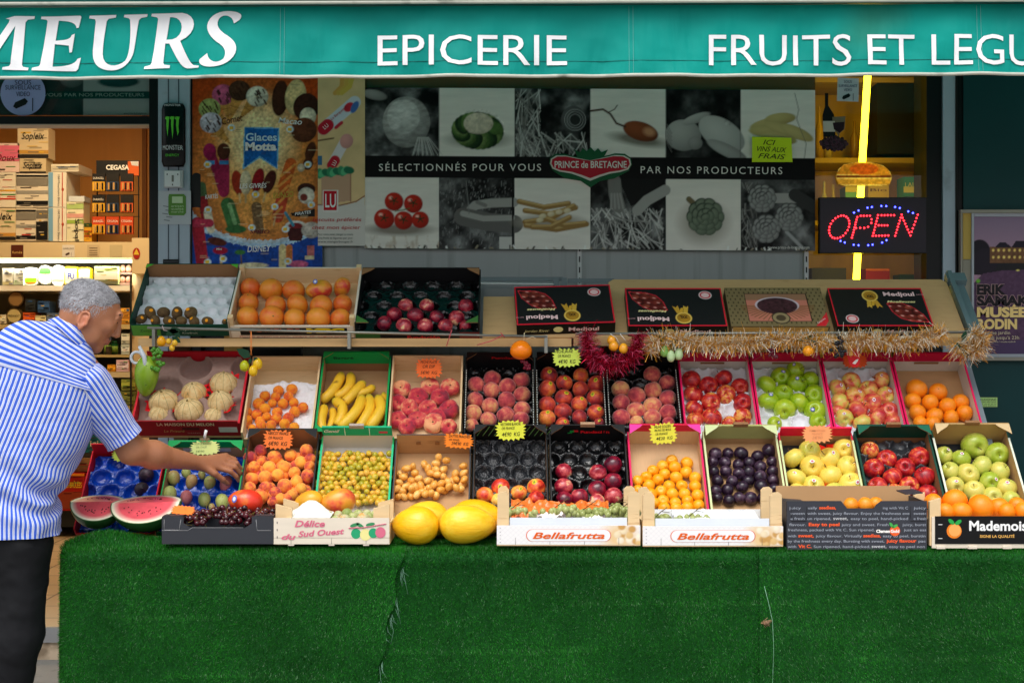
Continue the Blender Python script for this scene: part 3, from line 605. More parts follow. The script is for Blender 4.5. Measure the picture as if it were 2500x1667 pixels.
st=MB(); blob(st,[(2045,190),(2097,192),(2096,249),(2043,247)],YW+.02,.001,0)
for t_,y,wd in (('SOUS',200,19),('SURVEILLANCE',210,45),('VIDEO',220,20)): shop_text(st,t_,2070,y,6.5,wd,1,YW+.018)
camera_icon(st,2066,236,.75,YW+.018,2)
st.build('surveillance_sticker',[flat(196,200,208),flat(50,54,100),M_black],label='square white SOUS SURVEILLANCE VIDEO sticker beside the yellow tube',cat='sticker',group='video surveillance notices')
# --- poster on the transom
cv=Canvas(-330,120,364,282,3,(60,58,56)); cv.tex(.8,40,30,6); cv.rect(204,120,364,282,(206,202,198)); cv.ell(290,200,50,14,(40,80,80),0,.4); cv.rect(-330,224,364,240,(14,70,60)); cv.ell(175,190,30,24,(150,148,145),0,.6)
tp=MB(); cv.wall(tp,YW+.045,0,.003); shop_text(tp,'SELECTIONNE POUR VOUS PAR NOS PRODUCTEURS',352,232,8,410,1,YW+.037,align='R'); shop_text(tp,'www.prince-de-bretagne.com',330,277,5,56,2,YW+.037)
tp.build('transom_poster',[MP,flat(190,205,190),flat(70,66,62)],label='grey poster with a thin green slogan band in the glass over the doorway',cat='poster')
# --- OPEN sign with diodes
sg=thing('open_sign','black LED sign reading OPEN in red dots with blue dotted arcs','sign',P(2132,618,YW-.03))
g=MB(); wbox(g,2001,482,2263,618,YW-.04,.035); wbox(g,2003,484,2261,616,YW-.042,.002,1); g.build('panel',[M_black,flat(34,28,40,.3)],sg)
def dots(pts,name,m_):
    g=MB(); g.ball(sg.location,2.1*k,0,8); d0=g.build(name,m_,sg)
    for i,(x,y) in enumerate(pts):
        d=d0
        if i: d=d0.copy(); S.collection.objects.link(d)
        d.location=P(x,y,YW-.044)-sg.location
o5=lambda u,v: (1940+u/2.8,150+v/2.8)
def seg(a,b_,n_): return [(a[0]+(b_[0]-a[0])*i/(n_-1),a[1]+(b_[1]-a[1])*i/(n_-1)) for i in range(n_)]
red=[(305+66*math.cos(t)-.28*78*math.sin(t),1132+78*math.sin(t)) for t in np.linspace(0,6.283,23)[:-1]]
red += seg((392,1205),(428,1065),9)+seg((452,1056),(515,1056),4)+[(526,1080),(524,1105),(502,1132)]+seg((476,1139),(420,1139),3)
red += seg((535,1193),(570,1052),8)+seg((594,1052),(680,1052),5)+seg((575,1121),(634,1121),4)+seg((556,1192),(640,1190),5)
red += seg((687,1193),(732,1048),8)+seg((738,1070),(792,1190),7)+seg((800,1165),(842,1048),6)
blue=[(406,1034),(437,1020),(498,1001),(528,996),(593,989),(626,990),(687,996),(719,1003),(777,1026),(809,1037),(314,1228),(343,1238),(404,1254),(437,1257),(503,1257),(533,1253),(598,1238),(628,1223)]
dots([o5(*q) for q in red],'red_diode',mat('red_led',(1,.05,.05),emit=(1,.012,.02),es=9)); dots([o5(*q) for q in blue],'blue_diode',mat('blue_led',(.1,.1,1),emit=(.03,.04,1),es=14))
# --- neon tube, decals, shelves in the right window
tb=thing('neon_tube','glowing yellow fluorescent tube leaning upright behind the window','lamp',P(2090,700,6.56))
g=MB(); g.tube([P(2122,120,6.56),P(2105,400,6.56),P(2089,720,6.56)],8.5*k,0,12); g.build('tube',mat('yellow_glow',(1,.8,.05),emit=(1,.7,.016),es=11),tb)
for a,c in ((P(2123,80,6.56),P(2122,119,6.56)),(P(2089,721,6.56),P(2088,760,6.56))): g=MB(); g.tube([a,c],11*k,0,12); g.build('end_cap',flat(180,180,170),tb)
cv=Canvas(2040,392,2182,456,1.6,(250,230,190))
cv.poly([(2044,424),(2060,402),(2090,396),(2140,397),(2170,410),(2178,428)],(206,150,60)); cv.ell(2112,412,36,13,(196,96,30)); cv.line([(2046,430),(2176,430)],6,(120,60,24)); cv.line([(2050,443),(2172,443)],13,(214,170,90)); cv.tex(.7,5,5,4)
bg_=MB(); x0,y0,x1,y1=cv.e; 
outline=[(2042,430),(2048,412),(2062,400),(2090,395),(2130,395),(2158,402),(2176,418),(2181,434),(2176,450),(2150,454),(2070,454),(2048,450)]
mk=np.zeros(cv.X.shape,bool)
for i in range(len(outline)):
    (a,c),(d,e)=outline[i],outline[(i+1) % len(outline)]
    if c != e: mk ^= ((cv.Y<c) != (cv.Y<e)) & (cv.X<(d-a)*(cv.Y-c)/(e-c)+a)
ny,nx=cv.X.shape; ii=np.arange(ny*nx).reshape(ny,nx); ok=mk[:-1,:-1] & mk[1:,1:]
Fq=np.stack([ii[1:,:-1],ii[1:,1:],ii[:-1,1:],ii[:-1,:-1]],-1)[ok]
bg_.add(np.stack([(cv.X-1250)*YW/F_PX,0*cv.X+YW+.018,CAM_Z-(cv.Y-833.5)*YW/F_PX],-1).reshape(-1,3),Fq,0,False,None,cv.c.reshape(-1,3))
bg_.build('sandwich_decal',[decal_mat()],label='sandwich shaped window decal above the OPEN sign',cat='decal')
wd_=MB(); blob(wd_,[(2014,228),(2022,228),(2022,258),(2036,280),(2040,335),(2010,335),(2008,282),(2014,262)],YW+.019,.001,0); blob(wd_,[(2009,296),(2038,296),(2039,322),(2010,322)],YW+.017,.001,1)
blob(wd_,[(2032,286),(2064,284),(2062,316),(2050,326),(2048,340),(2044,326),(2034,316)],YW+.0175,.001,2); blob(wd_,[(2033,300),(2062,298),(2060,316),(2050,325),(2036,316)],YW+.0165,.001,3)
r_=random.Random(5)
for j in range(60): a,q=j*2.4,(j/60) ** .5; wd_.ball(P(2036+33*q*math.cos(a),351+17*q*math.sin(a),YW+.016-(j % 3)*.001),(4.5*k,.002,4.5*k),4 if j % 2 else 3,8)
wd_.build('wine_decal',[M_black,flat(200,194,184),flat(120,110,90),flat(44,22,34,.3),flat(70,40,56,.3)],label='window decal of a wine bottle, glass and dark grapes beside the banner',cat='decal')
su=thing('shelf_unit','wooden shelving with goods inside the right part of the window','shelf',P(2110,900,6.95))
g=MB()
for y in (196,392,545,700): a=P(2115,y,6.85); g.box((a.x,7.02,a.z),(.85,.35,.024))
g.build('shelf_board',flat(176,140,80),su); g=MB(); wbox(g,1880,100,2400,1000,7.21,.02); g.build('back_panel',mat('glow_gold_backing',rgb(222,170,66),.35,.45,9,stretch=(1,1,.3)),su)  # streaky gold paints the tube's glow and bottle reflections into the panel colour
def goods(mb_list,x0,y0,x1,y1,Y,dep,col,label,cat,t=None,tc=(230,230,230),band=None,name='goods_box'):
    g=MB(); wbox(g,x0,y0,x1,y1,Y,dep)
    if band: wbox(g,x0+.3,y0+(y1-y0)*band[0],x1-.3,y0+(y1-y0)*band[1],Y-.002,.003,2)
    if t: shop_text(g,t,(x0+x1)/2,(y0+y1)/2-(y1-y0)*.1,min((y1-y0)*.22,14),(x1-x0)*.8,1,Y-.0035)
    return g.build(name,[flat(*col),flat(*tc),flat(*(band[2] if band else col))],label=label,cat=cat)
goods(None,2142,192,2262,376,6.86,.2,(26,22,20),'large black box on the upper window shelf right of the yellow tube','box',None,name='carton')
goods(None,2206,432,2244,480,6.9,.12,(60,150,205),'pale blue carton on the middle window shelf beside the sandwich decal','carton','LAIT',name='carton',band=(.5,.8,(240,226,190)))
goods(None,2246,434,2284,480,6.9,.12,(70,158,210),'blue carton half hidden by the black window frame','carton',None,name='carton',band=(.5,.8,(240,226,190)))
goods(None,2064,456,2092,482,6.9,.12,(120,190,170),'green and yellow pack under the sandwich decal, left of the tube','pack',None,band=(.0,.5,(230,206,60)),name='carton')
goods(None,2120,452,2170,482,6.9,.12,(216,180,70),'yellow pack under the sandwich decal, right of the tube','pack','Bio',(90,50,20),name='carton')
goods(None,2114,656,2172,700,6.84,.12,(170,26,34),'red carton on the lowest window shelf right of the tube','carton',None,band=(.0,.12,(226,110,40)),name='carton')
goods(None,1982,654,2066,700,6.84,.12,(40,40,62),'dark blue carton on the lowest window shelf left of the tube','carton',None,name='carton')
goods(None,2196,670,2262,700,6.84,.12,(20,60,50),'dark green carton on the lowest window shelf by the frame','carton',None,name='carton')
for i,(x,y,hh,c,lb) in enumerate(((2000,392,130,(196,150,60),'amber bottle behind the wine decal by the banner edge'),(2022,392,110,(214,186,110),'pale gold bottle right behind the wine bottle decal'),(2086,392,96,(150,110,40),'brown bottle left of the yellow tube on the upper shelf'),(2012,545,100,(206,190,130),'pale bottle left of the sandwich decal'),(2034,545,92,(196,170,96),'slim gold bottle touching the sandwich decal'))):
    c0_=P(x,y-3,6.95); g=MB(); h_=hh*6.95/F_PX; r0=10*6.95/F_PX
    g.lathe([(.001,0),(r0,0),(r0,h_*.55),(r0*.35,h_*.72),(r0*.33,h_*.97),(.001,h_)],0,16,Matrix.Translation(c0_)); g.build('bottle',flat(*c,.12),label=lb,cat='bottle')
# --- exhibition poster and small sticker on the green wall
ep=thing('exhibition_poster','purple framed museum exhibition poster with a lit palace on the dark green wall','poster',P(2480,880,YW-.04))
g=MB(); X0,X1=2346,2700
wbox(g,X0,512,X1,520,YW-.06,.04); wbox(g,X0,872,X1,880,YW-.06,.04); wbox(g,X0,520.5,X0+4,871.5,YW-.06,.04)
wbox(g,X0+5,520.5,2372,633,YW-.045,.02,1); wbox(g,X0+5,634,2372,871.5,YW-.045,.02,2); wbox(g,2372.5,520.5,2378,871.5,YW-.055,.03,3); wbox(g,2378.5,521,X1,529,YW-.05,.02,3); wbox(g,2378.5,864,X1,871.5,YW-.05,.02,3)
g.build('frame',[flat(150,146,134,.4),flat(196,166,84),flat(150,146,132),flat(168,174,184,.35)],ep)
cv=Canvas(2378,528,2700,864,1.8,(150,128,156)); f=np.clip((cv.Y-528)/130,0,1)[...,None]; cv.c=np.array(rgb(138,120,146))*(1-f)+np.array(rgb(176,140,160))*f
cv.rect(2378,640,2700,670,(44,42,46)); cv.ell(2392,615,26,30,(40,36,44)); cv.ell(2405,640,30,34,(46,40,50)); cv.rect(2417,602,2700,642,(120,84,60)); cv.poly([(2430,604),(2440,592),(2455,592),(2470,604),(2480,588),(2700,588),(2700,606)],(44,38,50))
for x in range(2425,2690,13):
    for y in (611,628): cv.ell(x,y,3,3.5,(252,214,120))
cv.tex(.5,5,8,3,cv.mask(2417,600,2700,642)); cv.poly([(2378,690),(2400,668),(2450,660),(2700,655),(2700,864),(2378,864)],(92,66,92)); cv.tex(.35,6,5,8,cv.mask(2378,660,2700,864)); cv.rect(2378,830,2700,864,(84,66,100)); cv.ell(2388,686,5,5,(110,180,60)); cv.ell(2485,660,4,2,(240,220,120))
g=MB(); cv.wall(g,YW-.042,0); YI=YW-.046
for t_,y,w_,mm,bd in (('ERIK',707,70,1,.05),('SAMAKH',734,152,1,.05),('MUSÉE',762,122,2,.05),('RODIN',791,98,2,.05)):
    if mm == 1: shop_text(g,t_,2384,y,22,w_+2,4,YI+.0012,bold=bd+.035,align='L')
    shop_text(g,t_,2385,y,22,w_,mm,YI,bold=bd,align='L')
shop_text(g,'Nocturne jardin',2382,812,8,84,3,YI,align='L'); shop_text(g,'Mercredi jusqu’à 23h',2382,824,8,106,3,YI,align='L'); shop_text(g,'Métro Varenne, Paris / musée-rodin.fr',2384,834,4,96,3,YI,align='L')
g.build('sheet',[MP,flat(28,22,28),flat(252,216,140),flat(226,210,180),flat(186,150,150)],ep)
st=MB(); YI=YW-.023; blob(st,[(2381,970),(2435,970),(2435,993),(2381,993)],YI,.001,0)
for t_,y,h in (('DIEUDONNÉ',975,5),('NOUVEAU SPECTACLE',981,3.5),('PARIS 11e 01 43 14',986,2.6),('19 JUIN 20H30',990,2.6)): shop_text(st,t_,2409,y,h,46,1,YI-.002)
st.build('show_sticker',[flat(206,246,150),flat(20,60,40)],label='small pale green show sticker on the dark green wall right of the oranges',cat='sticker')
# ================================================================ SHOP INTERIOR: fridge and goods
YF=9.4
def goods2(x0,y0,x1,y1,col,label,cat,name,t=None,tcol=(30,28,26),Y=YF,dep=.14,bands=(),th=.2,ty=.5,tw=.75,shear=0,rot=0,bold=.01,rx=False):
    g=MB(); wbox(g,x0,y0,x1,y1,Y,dep); ms=[flat(*col),flat(*tcol)]; H_,W_=y1-y0,x1-x0
    for (a,b_,c) in bands:
        wbox(g,x0+.25,y0+H_*a,x1-.25,y0+H_*b_,Y-.003,.004,len(ms)); ms.append(flat(*c))
    r_=random.Random(int(x0*7+y0)); k0=len(ms); ms += [flat(*[int(v*q) for v in col]) for q in (.55,.8)]+[flat(*r_.choice([(190,60,50),(60,110,170),(220,180,60),(90,140,70),(70,60,54)]))]
    for _ in range(9 if W_*H_>600 else 4):
        ax,ay=r_.uniform(x0+1,x1-W_*.3),r_.uniform(y0+2,y1-4); wbox(g,ax,ay,min(x1-.5,ax+W_*r_.uniform(.15,.5)),ay+r_.uniform(.8,3),Y-.0036,.003,k0+r_.choice((0,0,1,2)))
    if t: shop_text(g,t,(x0+x1)/2,y0+H_*ty,min(H_*th,16),(W_ if not rot else H_)*tw,1,Y-.0062,shear,bold,rot=rot)
    return g.build(name,ms,label=label,cat=cat)
FR=thing('display_fridge','open cream refrigerated cabinet with lit shelves behind the doorway','fridge',P(100,1290,YF))
M_cream=flat(222,202,160,.5); M_fdark=flat(34,36,32,.5)
g=MB(); wbox(g,-400,591,330,630,YF-.02,.8); g.build('top_ledge',M_cream,FR)
g=MB(); wbox(g,-400,634,322,641,YF+.01,.03); g.build('light_tube',mat('fridge_glow',(1,1,.95),emit=(1,.97,.86),es=4),FR)
g=MB(); wbox(g,322,581,366,668,YF-.04,.8); wbox(g,322.5,669,366,1290,YF+.05,.7); g.build('side_panel',M_cream,FR)
g=MB(); wbox(g,-400,642,322,1282,YF+.6,.03); g.build('back_panel',flat(120,118,100,.6),FR)
for y0,y1,c in ((697,710,(250,244,224)),(792,803,(206,186,130)),(866,872,(196,176,120)),(908,921,(214,200,160)),(990,1000,(190,172,120)),(1105,1116,(60,54,44))):
    g=MB(); wbox(g,-400,y0,321,y1,YF-.0,.58); g.build('shelf',flat(*c,.5),FR)
g=MB(); wbox(g,-400,1245,322,1286,YF-.04,.7); g.build('plinth',M_fdark,FR)
g=MB(); wbox(g,317,670,320.5,1282,YF-.06,.02); g.build('edge_rail',M_fdark,FR)
fl=bpy.data.lights.new('fridge_light','AREA'); fl.shape='RECTANGLE'; fl.size=1.6; fl.size_y=.05; fl.energy=6.5; fl.color=(1,.97,.86)
fo=bpy.data.objects.new('fridge_light',fl); S.collection.objects.link(fo); fo.parent=FR; q=P(40,645,YF+.0)-Vector(FR.location); fo.location=q; fo.rotation_euler=(R(-20),0,0)
BRN,BLK=(150,60,30),(20,20,20)
T=lambda*a,**k_: goods2(*a,**k_)
T(43,312,118,386,(214,196,160),'upper beige pack of paper towels on top of the fridge stack','paper pack','paper_pack','Sopleïx',BLK,bands=((.88,1,(40,34,30)),(.74,.86,(196,150,70))),th=.22,ty=.27,shear=.3)
T(48,387,112,423,(208,190,152),'half-height beige paper pack under the topmost beige pack','paper pack','paper_pack','Sopleïx',BLK,bands=((.88,1,(40,34,30)),),th=.4,ty=.45,shear=.3)
T(-20,350,47,420,(232,206,196),'pink and white tissue pack marked Doux on the fridge stack','tissue pack','tissue_pack','Doux',(120,20,40),bands=((.08,.62,(226,110,140)),),th=.22,ty=.5,shear=.3)
T(-20,421,38,506,(232,224,204),'white pack with red and green swirls under the pink tissue pack','tissue pack','tissue_pack',None,bands=((.5,.54,(226,170,40)),(.62,.65,(60,140,60)),(.74,.78,(200,60,40))))
T(-20,508,38,588,(226,208,170),'beige Sopleïx pack at the bottom left of the fridge stack','paper pack','paper_pack','pleïx',BLK,bands=((.88,.98,(40,34,30)),(.76,.86,(206,150,70))),th=.22,ty=.25,shear=.3)
T(40,424,117,507,(226,216,196),'upper black banded napkin pack on the fridge','napkin pack','napkin_pack',None,bands=((.04,.1,BLK),(.12,.36,(130,126,116)),(.8,.92,BLK),(.5,.6,(150,148,140))))
T(39,509,87,588,(226,216,196),'lower black banded napkin pack resting on the fridge','napkin pack','napkin_pack',None,bands=((.04,.1,BLK),(.12,.36,(130,126,116)),(.84,.95,BLK),(.5,.6,(150,148,140))))
T(88,510,116,588,(214,204,184),'narrow grey and black napkin pack beside the tall tissue boxes','napkin pack','napkin_pack',None,bands=((.04,.3,(110,106,98)),(.4,.98,BLK)))
for y0,y1,lb in ((420,506,'upper tall white box of 150 tissues with blue edge'),(507,589,'lower tall white box of 150 tissues standing on the fridge')):
    g=MB(); wbox(g,118,y0,162,y1,YF,.3); wbox(g,118.3,y0+1,129,y1-1,YF-.003,.004,1); shop_text(g,'150 Mouchoirs Blancs',141,(y0+y1)/2,5,76,2,YF-.006,rot=-90); wbox(g,151,y0+1,153,y1-1,YF-.003,.004,3); g.ball(P(153,(y0+y1)/2,YF),(.008,.004,.012),3,10)
    g.build('tissue_box',[flat(226,222,208),flat(120,170,206),flat(60,60,66),flat(176,70,40)],label=lb,cat='tissue box')
T(125,401,192,419,(228,222,204),'flat white tissue box lying on top of the tall boxes','tissue box','tissue_box',None,bands=((.2,.8,(206,198,176)),),dep=.3)
T(163,493,204,589,(226,222,190),'cream box printed with green leaves marked Sopalin','tissue box','tissue_box','Sopalin',(40,40,36),bands=((.05,.18,(170,196,120)),(.3,.4,(216,160,150)),(.46,.55,(150,180,80))),th=.1,ty=.76,rot=-90)
g=MB(); wbox(g,168,479,206,492,YF,.14); g.build('tissue_box',flat(206,214,220),label='small pale blue box on top of the Sopalin box',cat='tissue box')
T(205,545,224,590,(214,160,40),'small golden pack beside the battery rack','pack','snack_pack',None,bands=((.0,.2,(40,70,30)),(.4,.5,(170,80,20)),(.65,.75,(170,80,20))))
BR=thing('battery_rack','black wire battery rack headed CEGASA on the fridge top','rack',P(280,590,YF))
g=MB(); wbox(g,235,392,340,430,YF,.01); wbox(g,312,394,339,429,YF-.003,.004,2); g.poly([P(318,394,YF-.005),P(338,394,YF-.005),P(338,406,YF-.005),P(322,404,YF-.005)],3); shop_text(g,'CEGASA',287,409,11,56,1,YF-.007,bold=.03)
g.build('header_card',[flat(16,16,18),flat(236,236,236),flat(206,90,30),flat(200,200,200)],BR)
g=MB()
for x in (237,338): wbox(g,x-1.2,430,x+1.2,590,YF+.012,.01)
for y in (424,475,528): wbox(g,236,y,340,y+1.6,YF+.013,.01)
g.build('wire_frame',M_black,BR)
i=0
for y0 in (424,476,529):
    for x0 in (225,259,294):
        c_=[(226,170,40),(40,60,90),(206,90,40)][i % 3]; i += 1
        g=MB(); wbox(g,x0,y0,x0+31,y0+43,YF-.02,.02); wbox(g,x0+.5,y0+20,x0+30.5,y0+42,YF-.023,.004,1)
        for q in range(4): wbox(g,x0+4+q*6.3,y0+22,x0+8+q*6.3,y0+39,YF-.03,.006,2 if q % 2 else 3)
        if i % 3 == 1 or y0>500: shop_text(g,'DURACELL' if i % 3 == 1 else 'CEGASA',x0+15.5,y0+11,5,26,4,YF-.022)
        g.build('battery_blister',[flat(24,22,22) if y0<500 else flat(196,70,30),flat(*c_),M_black,flat(190,150,90,.3),flat(240,236,226)],label=['amber','blue','orange'][(i-1) % 3]+' battery card in the '+{424: 'top',476: 'middle',529: 'bottom'}[y0]+' row of the battery rack',cat='battery pack')
for k_,(x,c_,lb) in enumerate(((42,(90,40,24),'dark brown chestnut sticker'),(167,(226,222,214),'white surveillance sticker'),(228,(206,186,150),'framed cream notice'),(283,(200,186,146),'plain cream notice'))):
    g=MB(); blob(g,[(x-15,598),(x+15,598),(x+15,628),(x-15,628)],YF-.024,.001,0)
    if k_ == 1: shop_text(g,'SURVEILLANCE',x,607,4,26,1,YF-.026); camera_icon(g,x-2,620,.4,YF-.026,1)
    elif k_ == 2:
        for y in (605,611,617,622): blob(g,[(x-10,y),(x+10,y),(x+10,y+1.4),(x-10,y+1.4)],YF-.026,.001,1)
    elif k_ == 0: shop_text(g,'fumés',x,616,6,24,2,YF-.026)
    g.build('shelf_sticker',[flat(*c_),flat(80,60,50),flat(236,200,120)],label=lb+' on the cream fridge ledge',cat='sticker')
g=MB(); blob(g,[(333+9*math.cos(t),619+14*math.sin(t)) for t in np.linspace(0,6.28,20)[:-1]],YF-.044,.001,0); blob(g,[(333,607),(340,622),(326,622)],YF-.046,.001,1); g.build('warning_sticker',[flat(170,40,30),flat(226,190,60)],label='red oval warning sticker with yellow triangle on the fridge side',cat='sticker')
Y1=YF-.02
def tub(x0,y0,x1,y1,c,lb,bands=(),t=None,tc_=(40,60,160),Y=YF+.02,name='margarine_tub',cat='tub',rad=.3):
    """rounded upright tub seen from its lid side"""
    g=MB(); W_,H_=x1-x0,y1-y0; r_=min(W_,H_)*rad; pts=[]
    for cx,cy,a0 in ((x1-r_,y1-r_,0),(x0+r_,y1-r_,90),(x0+r_,y0+r_,180),(x1-r_,y0+r_,270)):
        pts += [(cx+r_*math.cos(R(a0+a)),cy+r_*math.sin(R(a0+a))) for a in (0,30,60,90)]
    blob(g,pts,Y,.06,0); cx,cy=(x0+x1)/2,(y0+y1)/2; ms=[flat(*c),flat(*tc_)]
    for a,b_,cc in bands: blob(g,[(cx+(px-cx)*.86,min(max(cy+(py-cy)*.9,y0+H_*a),y0+H_*b_)) for px,py in pts],Y-.003,.002,len(ms)); ms.append(flat(*cc))
    if t: shop_text(g,t,cx,cy,H_*.3,W_*.5,1,Y-.006,bold=.03)
    return g.build(name,ms,label=lb,cat=cat)
T(6,655,31,696,(236,234,216),'leftmost upright white cheese carton on the lit shelf','carton','cheese_carton',None,bands=((.8,.98,(214,206,150)),)); T(33,656,57,696,(232,234,220),'white cheese carton with green edge, left of the white and lime tub','carton','cheese_carton',None,bands=((.8,.98,(190,206,170)),))
tub(58,653,91,696,(238,240,232),'white tub with lime and orange lower band on the lit shelf',((.6,.84,(150,210,40)),(.84,.98,(226,120,40))))
tub(93,648,126,694,(232,238,226),'oval white tub with a green swirl on the lit shelf',((.1,.4,(90,190,80)),),rad=.48)
tub(126,647,157,699,(240,240,232),'plain oval white tub in front of the yellow tubs',((.3,.7,(222,226,220)),),rad=.48)
tub(157,651,189,697,(244,206,30),'yellow rimmed tub with blue letters on the lit shelf',((.12,.88,(240,236,200)),),'FU',rad=.2)
tub(190,653,221,697,(246,212,40),'yellow rimmed tub without letters right of the lettered one',((.1,.6,(240,236,200)),),rad=.2)
T(230,650,288,694,(180,200,140),'green and white carton of eggs on the lit shelf','egg carton','egg_carton',None,bands=((.3,.75,(236,230,206)),(.8,.98,(120,120,90))))
g=MB()
for y in (657,683):
    for x in (300,314): g.ball(P(x,y,YF+.06),(.02,.02,.026),0,12)
wbox(g,292,665,322,670,YF+.04,.1,1); wbox(g,292,690,322,696,YF+.04,.1,1); g.build('egg_tray',[flat(206,150,130),flat(150,120,110)],label='clear tray of pinkish eggs at the end of the lit shelf',cat='egg tray')
def disc(x,y,r_,c,lb,t=None):
    g=MB(); blob(g,[(x+r_*math.cos(t_),y+r_*math.sin(t_)) for t_ in np.linspace(0,6.283,28)[:-1]],YF+.03,.04,0); blob(g,[(x+r_*.85*math.cos(t_),y+r_*.85*math.sin(t_)) for t_ in np.linspace(0,6.283,28)[:-1]],YF+.027,.002,1)
    if t: shop_text(g,t,x,y,5,r_*1.5,2,YF+.024)
    g.build('cheese_box',[flat(90,70,40),flat(*c),flat(40,30,20)],label=lb,cat='cheese box')
disc(38,730,19,(150,116,70),'upper round cheese box standing on another, under the lit shelf'); disc(34,771,19,(206,190,130),'lower round cheese box with a dark name band','PRÉSIDENT')
for (x0,y0,x1,y1,c,lb) in ((56,763,84,790,(206,90,36),'orange cheese pack right of the round cheese boxes'),(86,770,112,790,(206,196,150),'pale cheese pack behind the man head'),(92,735,120,763,(50,80,120),'blue cheese pack standing at the back'),(114,764,145,790,(90,106,130),'blue-grey pack touching the hair of the man'),(62,730,86,760,(40,44,44),'dark pack between the round cheeses and the blue pack'),(-6,768,12,790,(216,206,176),'cream pack at the left edge'),(292,752,316,764,(226,160,60),'top one of three golden cheese slabs'),(292,765,316,777,(214,146,50),'middle one of three golden cheese slabs'),(292,778,316,791,(222,156,56),'bottom one of three golden cheese slabs'),
                                (296,814,316,838,(206,210,190),'upper white yoghurt pot beside the green jars'),(296,840,316,865,(196,206,196),'lower white yoghurt pot beside the green jars'),(262,890,282,907,(216,150,40),'small orange spread tub'),(284,878,314,907,(226,190,200),'pink and white tub on the fourth shelf'),(-10,806,40,865,(120,90,70),'brown pack behind the man shoulder'),(296,926,330,952,(150,160,70),'olive salad bag'),(292,955,330,988,(110,120,60),'dark green salad bag'),(258,846,270,865,(60,50,36),'dark jar under the man chin')):
    T(x0,y0,x1,y1,c,lb if 'on the' in lb or 'behind' in lb or 'slabs' in lb else lb+' inside the fridge','pack','dairy_pack',None,bands=((.3,.7,tuple(min(255,int(q*1.25)) for q in c)),))
for x,y0,y1,lb in ((262,828,864,'left green jar inside the fridge below the man nose'),(280,832,864,'right green jar inside the fridge below the man nose')):
    a_=P(x,y1,YF+.05); g=MB(); h_=(y1-y0)*YF/F_PX; g.lathe([(.001,0),(.022,0),(.022,h_*.75),(.016,h_*.85),(.018,h_*.86),(.018,h_),(.001,h_)],0,14,Matrix.Translation(a_)); g.lathe([(.0224,h_*.15),(.0224,h_*.6)],1,14,Matrix.Translation(a_)); g.build('jar',[flat(20,70,36,.2),flat(120,150,60)],label=lb,cat='jar')
T(196,1046,246,1104,(20,110,120),'teal milk carton printed lait d\'ici beside the striped shirt','carton','milk_carton',"d'ici",(226,220,200),th=.24,ty=.62); 
T(140,1154,206,1246,(176,30,20),'red sweets bag printed TÊTES BRÛLÉES beside the table','sweets bag','sweets_bag','TÊTES BRÛLÉES',(240,200,40),bands=((.5,.95,(150,60,30)),(.02,.08,(230,140,30))),th=.14,ty=.32,tw=.8,Y=YF-.06)
T(150,1118,240,1150,(150,110,70),'brown sweets tray above the red sweets bag','tray','sweets_tray',None,bands=((.5,.9,(110,76,46)),),Y=YF-.03)
# ================================================================ STALL: table, rack
def fr(x0,Yf,z,t):
    t=R(t); return frame((x0,Yf,z),(1,0,0),(0,math.cos(t),math.sin(t)),(0,-math.sin(t),math.cos(t)))
TB=thing('stall_table','long trestle table under the artificial turf','table',(.5,5.2,0))
M_ply=mat('plywood',rgb(196,158,110),.6,.12,5,stretch=(1,6,6))
g=MB(); g.box((.55,5.24,.672),(4.1,.40,.022)); g.build('table_top',M_ply,TB)
for x in (-1.4,.5,2.4):
    for y in (5.08,5.40): g=MB(); g.box((x,y,.33),(.05,.05,.66)); g.build('leg',M_ply,TB)
RK=thing('display_rack','stepped wooden display rack with sloped boards and a metal price rail','rack',(.5,5.7,0))
M_steel=flat(150,150,142,.35,metal=.6); M_gmetal=flat(110,124,128,.45)
XL,XR=P(350,0,5.6).x,P(2330,0,5.6).x
SHL,SHR=P(338,0,5.64).x,P(2345,0,5.64).x
g=MB(); a_=P(338,826,5.62); c_=P(1395,846,5.62)
g.box(((a_.x+c_.x)/2,5.8,(a_.z+c_.z)/2),(c_.x-a_.x,.36,a_.z-c_.z)); c2=P(1400,846,5.62); d2=P(2345,846,5.62); g.box(((c2.x+.002+d2.x)/2,5.8,(a_.z+c_.z)/2+.003),(d2.x-c2.x,.36,a_.z-c_.z)); g.build('top_shelf',mat('shelf_pine',rgb(206,168,116),.5,.16,5,stretch=(.6,6,9)),RK)
BD=fr(0,5.665,1.437,40)
g=MB()
def board(x0,x1,l0,l1,mat_=0,cut=.02):
    a,b_=(x0-1250)*5.665/F_PX,(x1-1250)*5.665/F_PX
    g.prism([(a,l0),(b_,l0),(b_,l1-cut),(b_-cut,l1),(a+cut,l1),(a,l1-cut)],-.008,-.001,mat_,BD)
board(1497,2362,.0,.375); board(1178,1494,.0,.26,cut=.004); g.build('backing_board',mat('cardboard_board',rgb(196,160,112),.7,.08,6,stretch=(2,14,2),dirt=(rgb(176,138,92),5,.6)),RK)
g=MB()
for x0,x1,y0 in ((310,1335,800),(1405,2390,815)): 
    pa,pb=P(x0+50 if x0<400 else x0,y0,5.585),P(x1,y0+(22 if x0<400 else-4),5.585); g.tube([pa,pb],.0052,0,8)
for x,y in ((375,806),(852,812),(1333,822),(1418,814),(1900,812),(2372,812)):
    a_=P(x,y,5.585); g.box((a_.x,5.60,a_.z-.028),(.012,.035,.07))
g.build('price_rail',M_steel,RK)
g=MB(); wbox(g,930,676,1375,686,6.22,.02); g.tube([P(930,689,6.2),P(1352,694,6.2)],.004,1,8); wbox(g,1350,678,1365,760,6.21,.02); wbox(g,1371,678,1384,760,6.21,.02); wbox(g,1386,680,1500,690,6.22,.02); g.build('rear_rail',[M_gmetal,flat(226,228,226,.25)],RK)
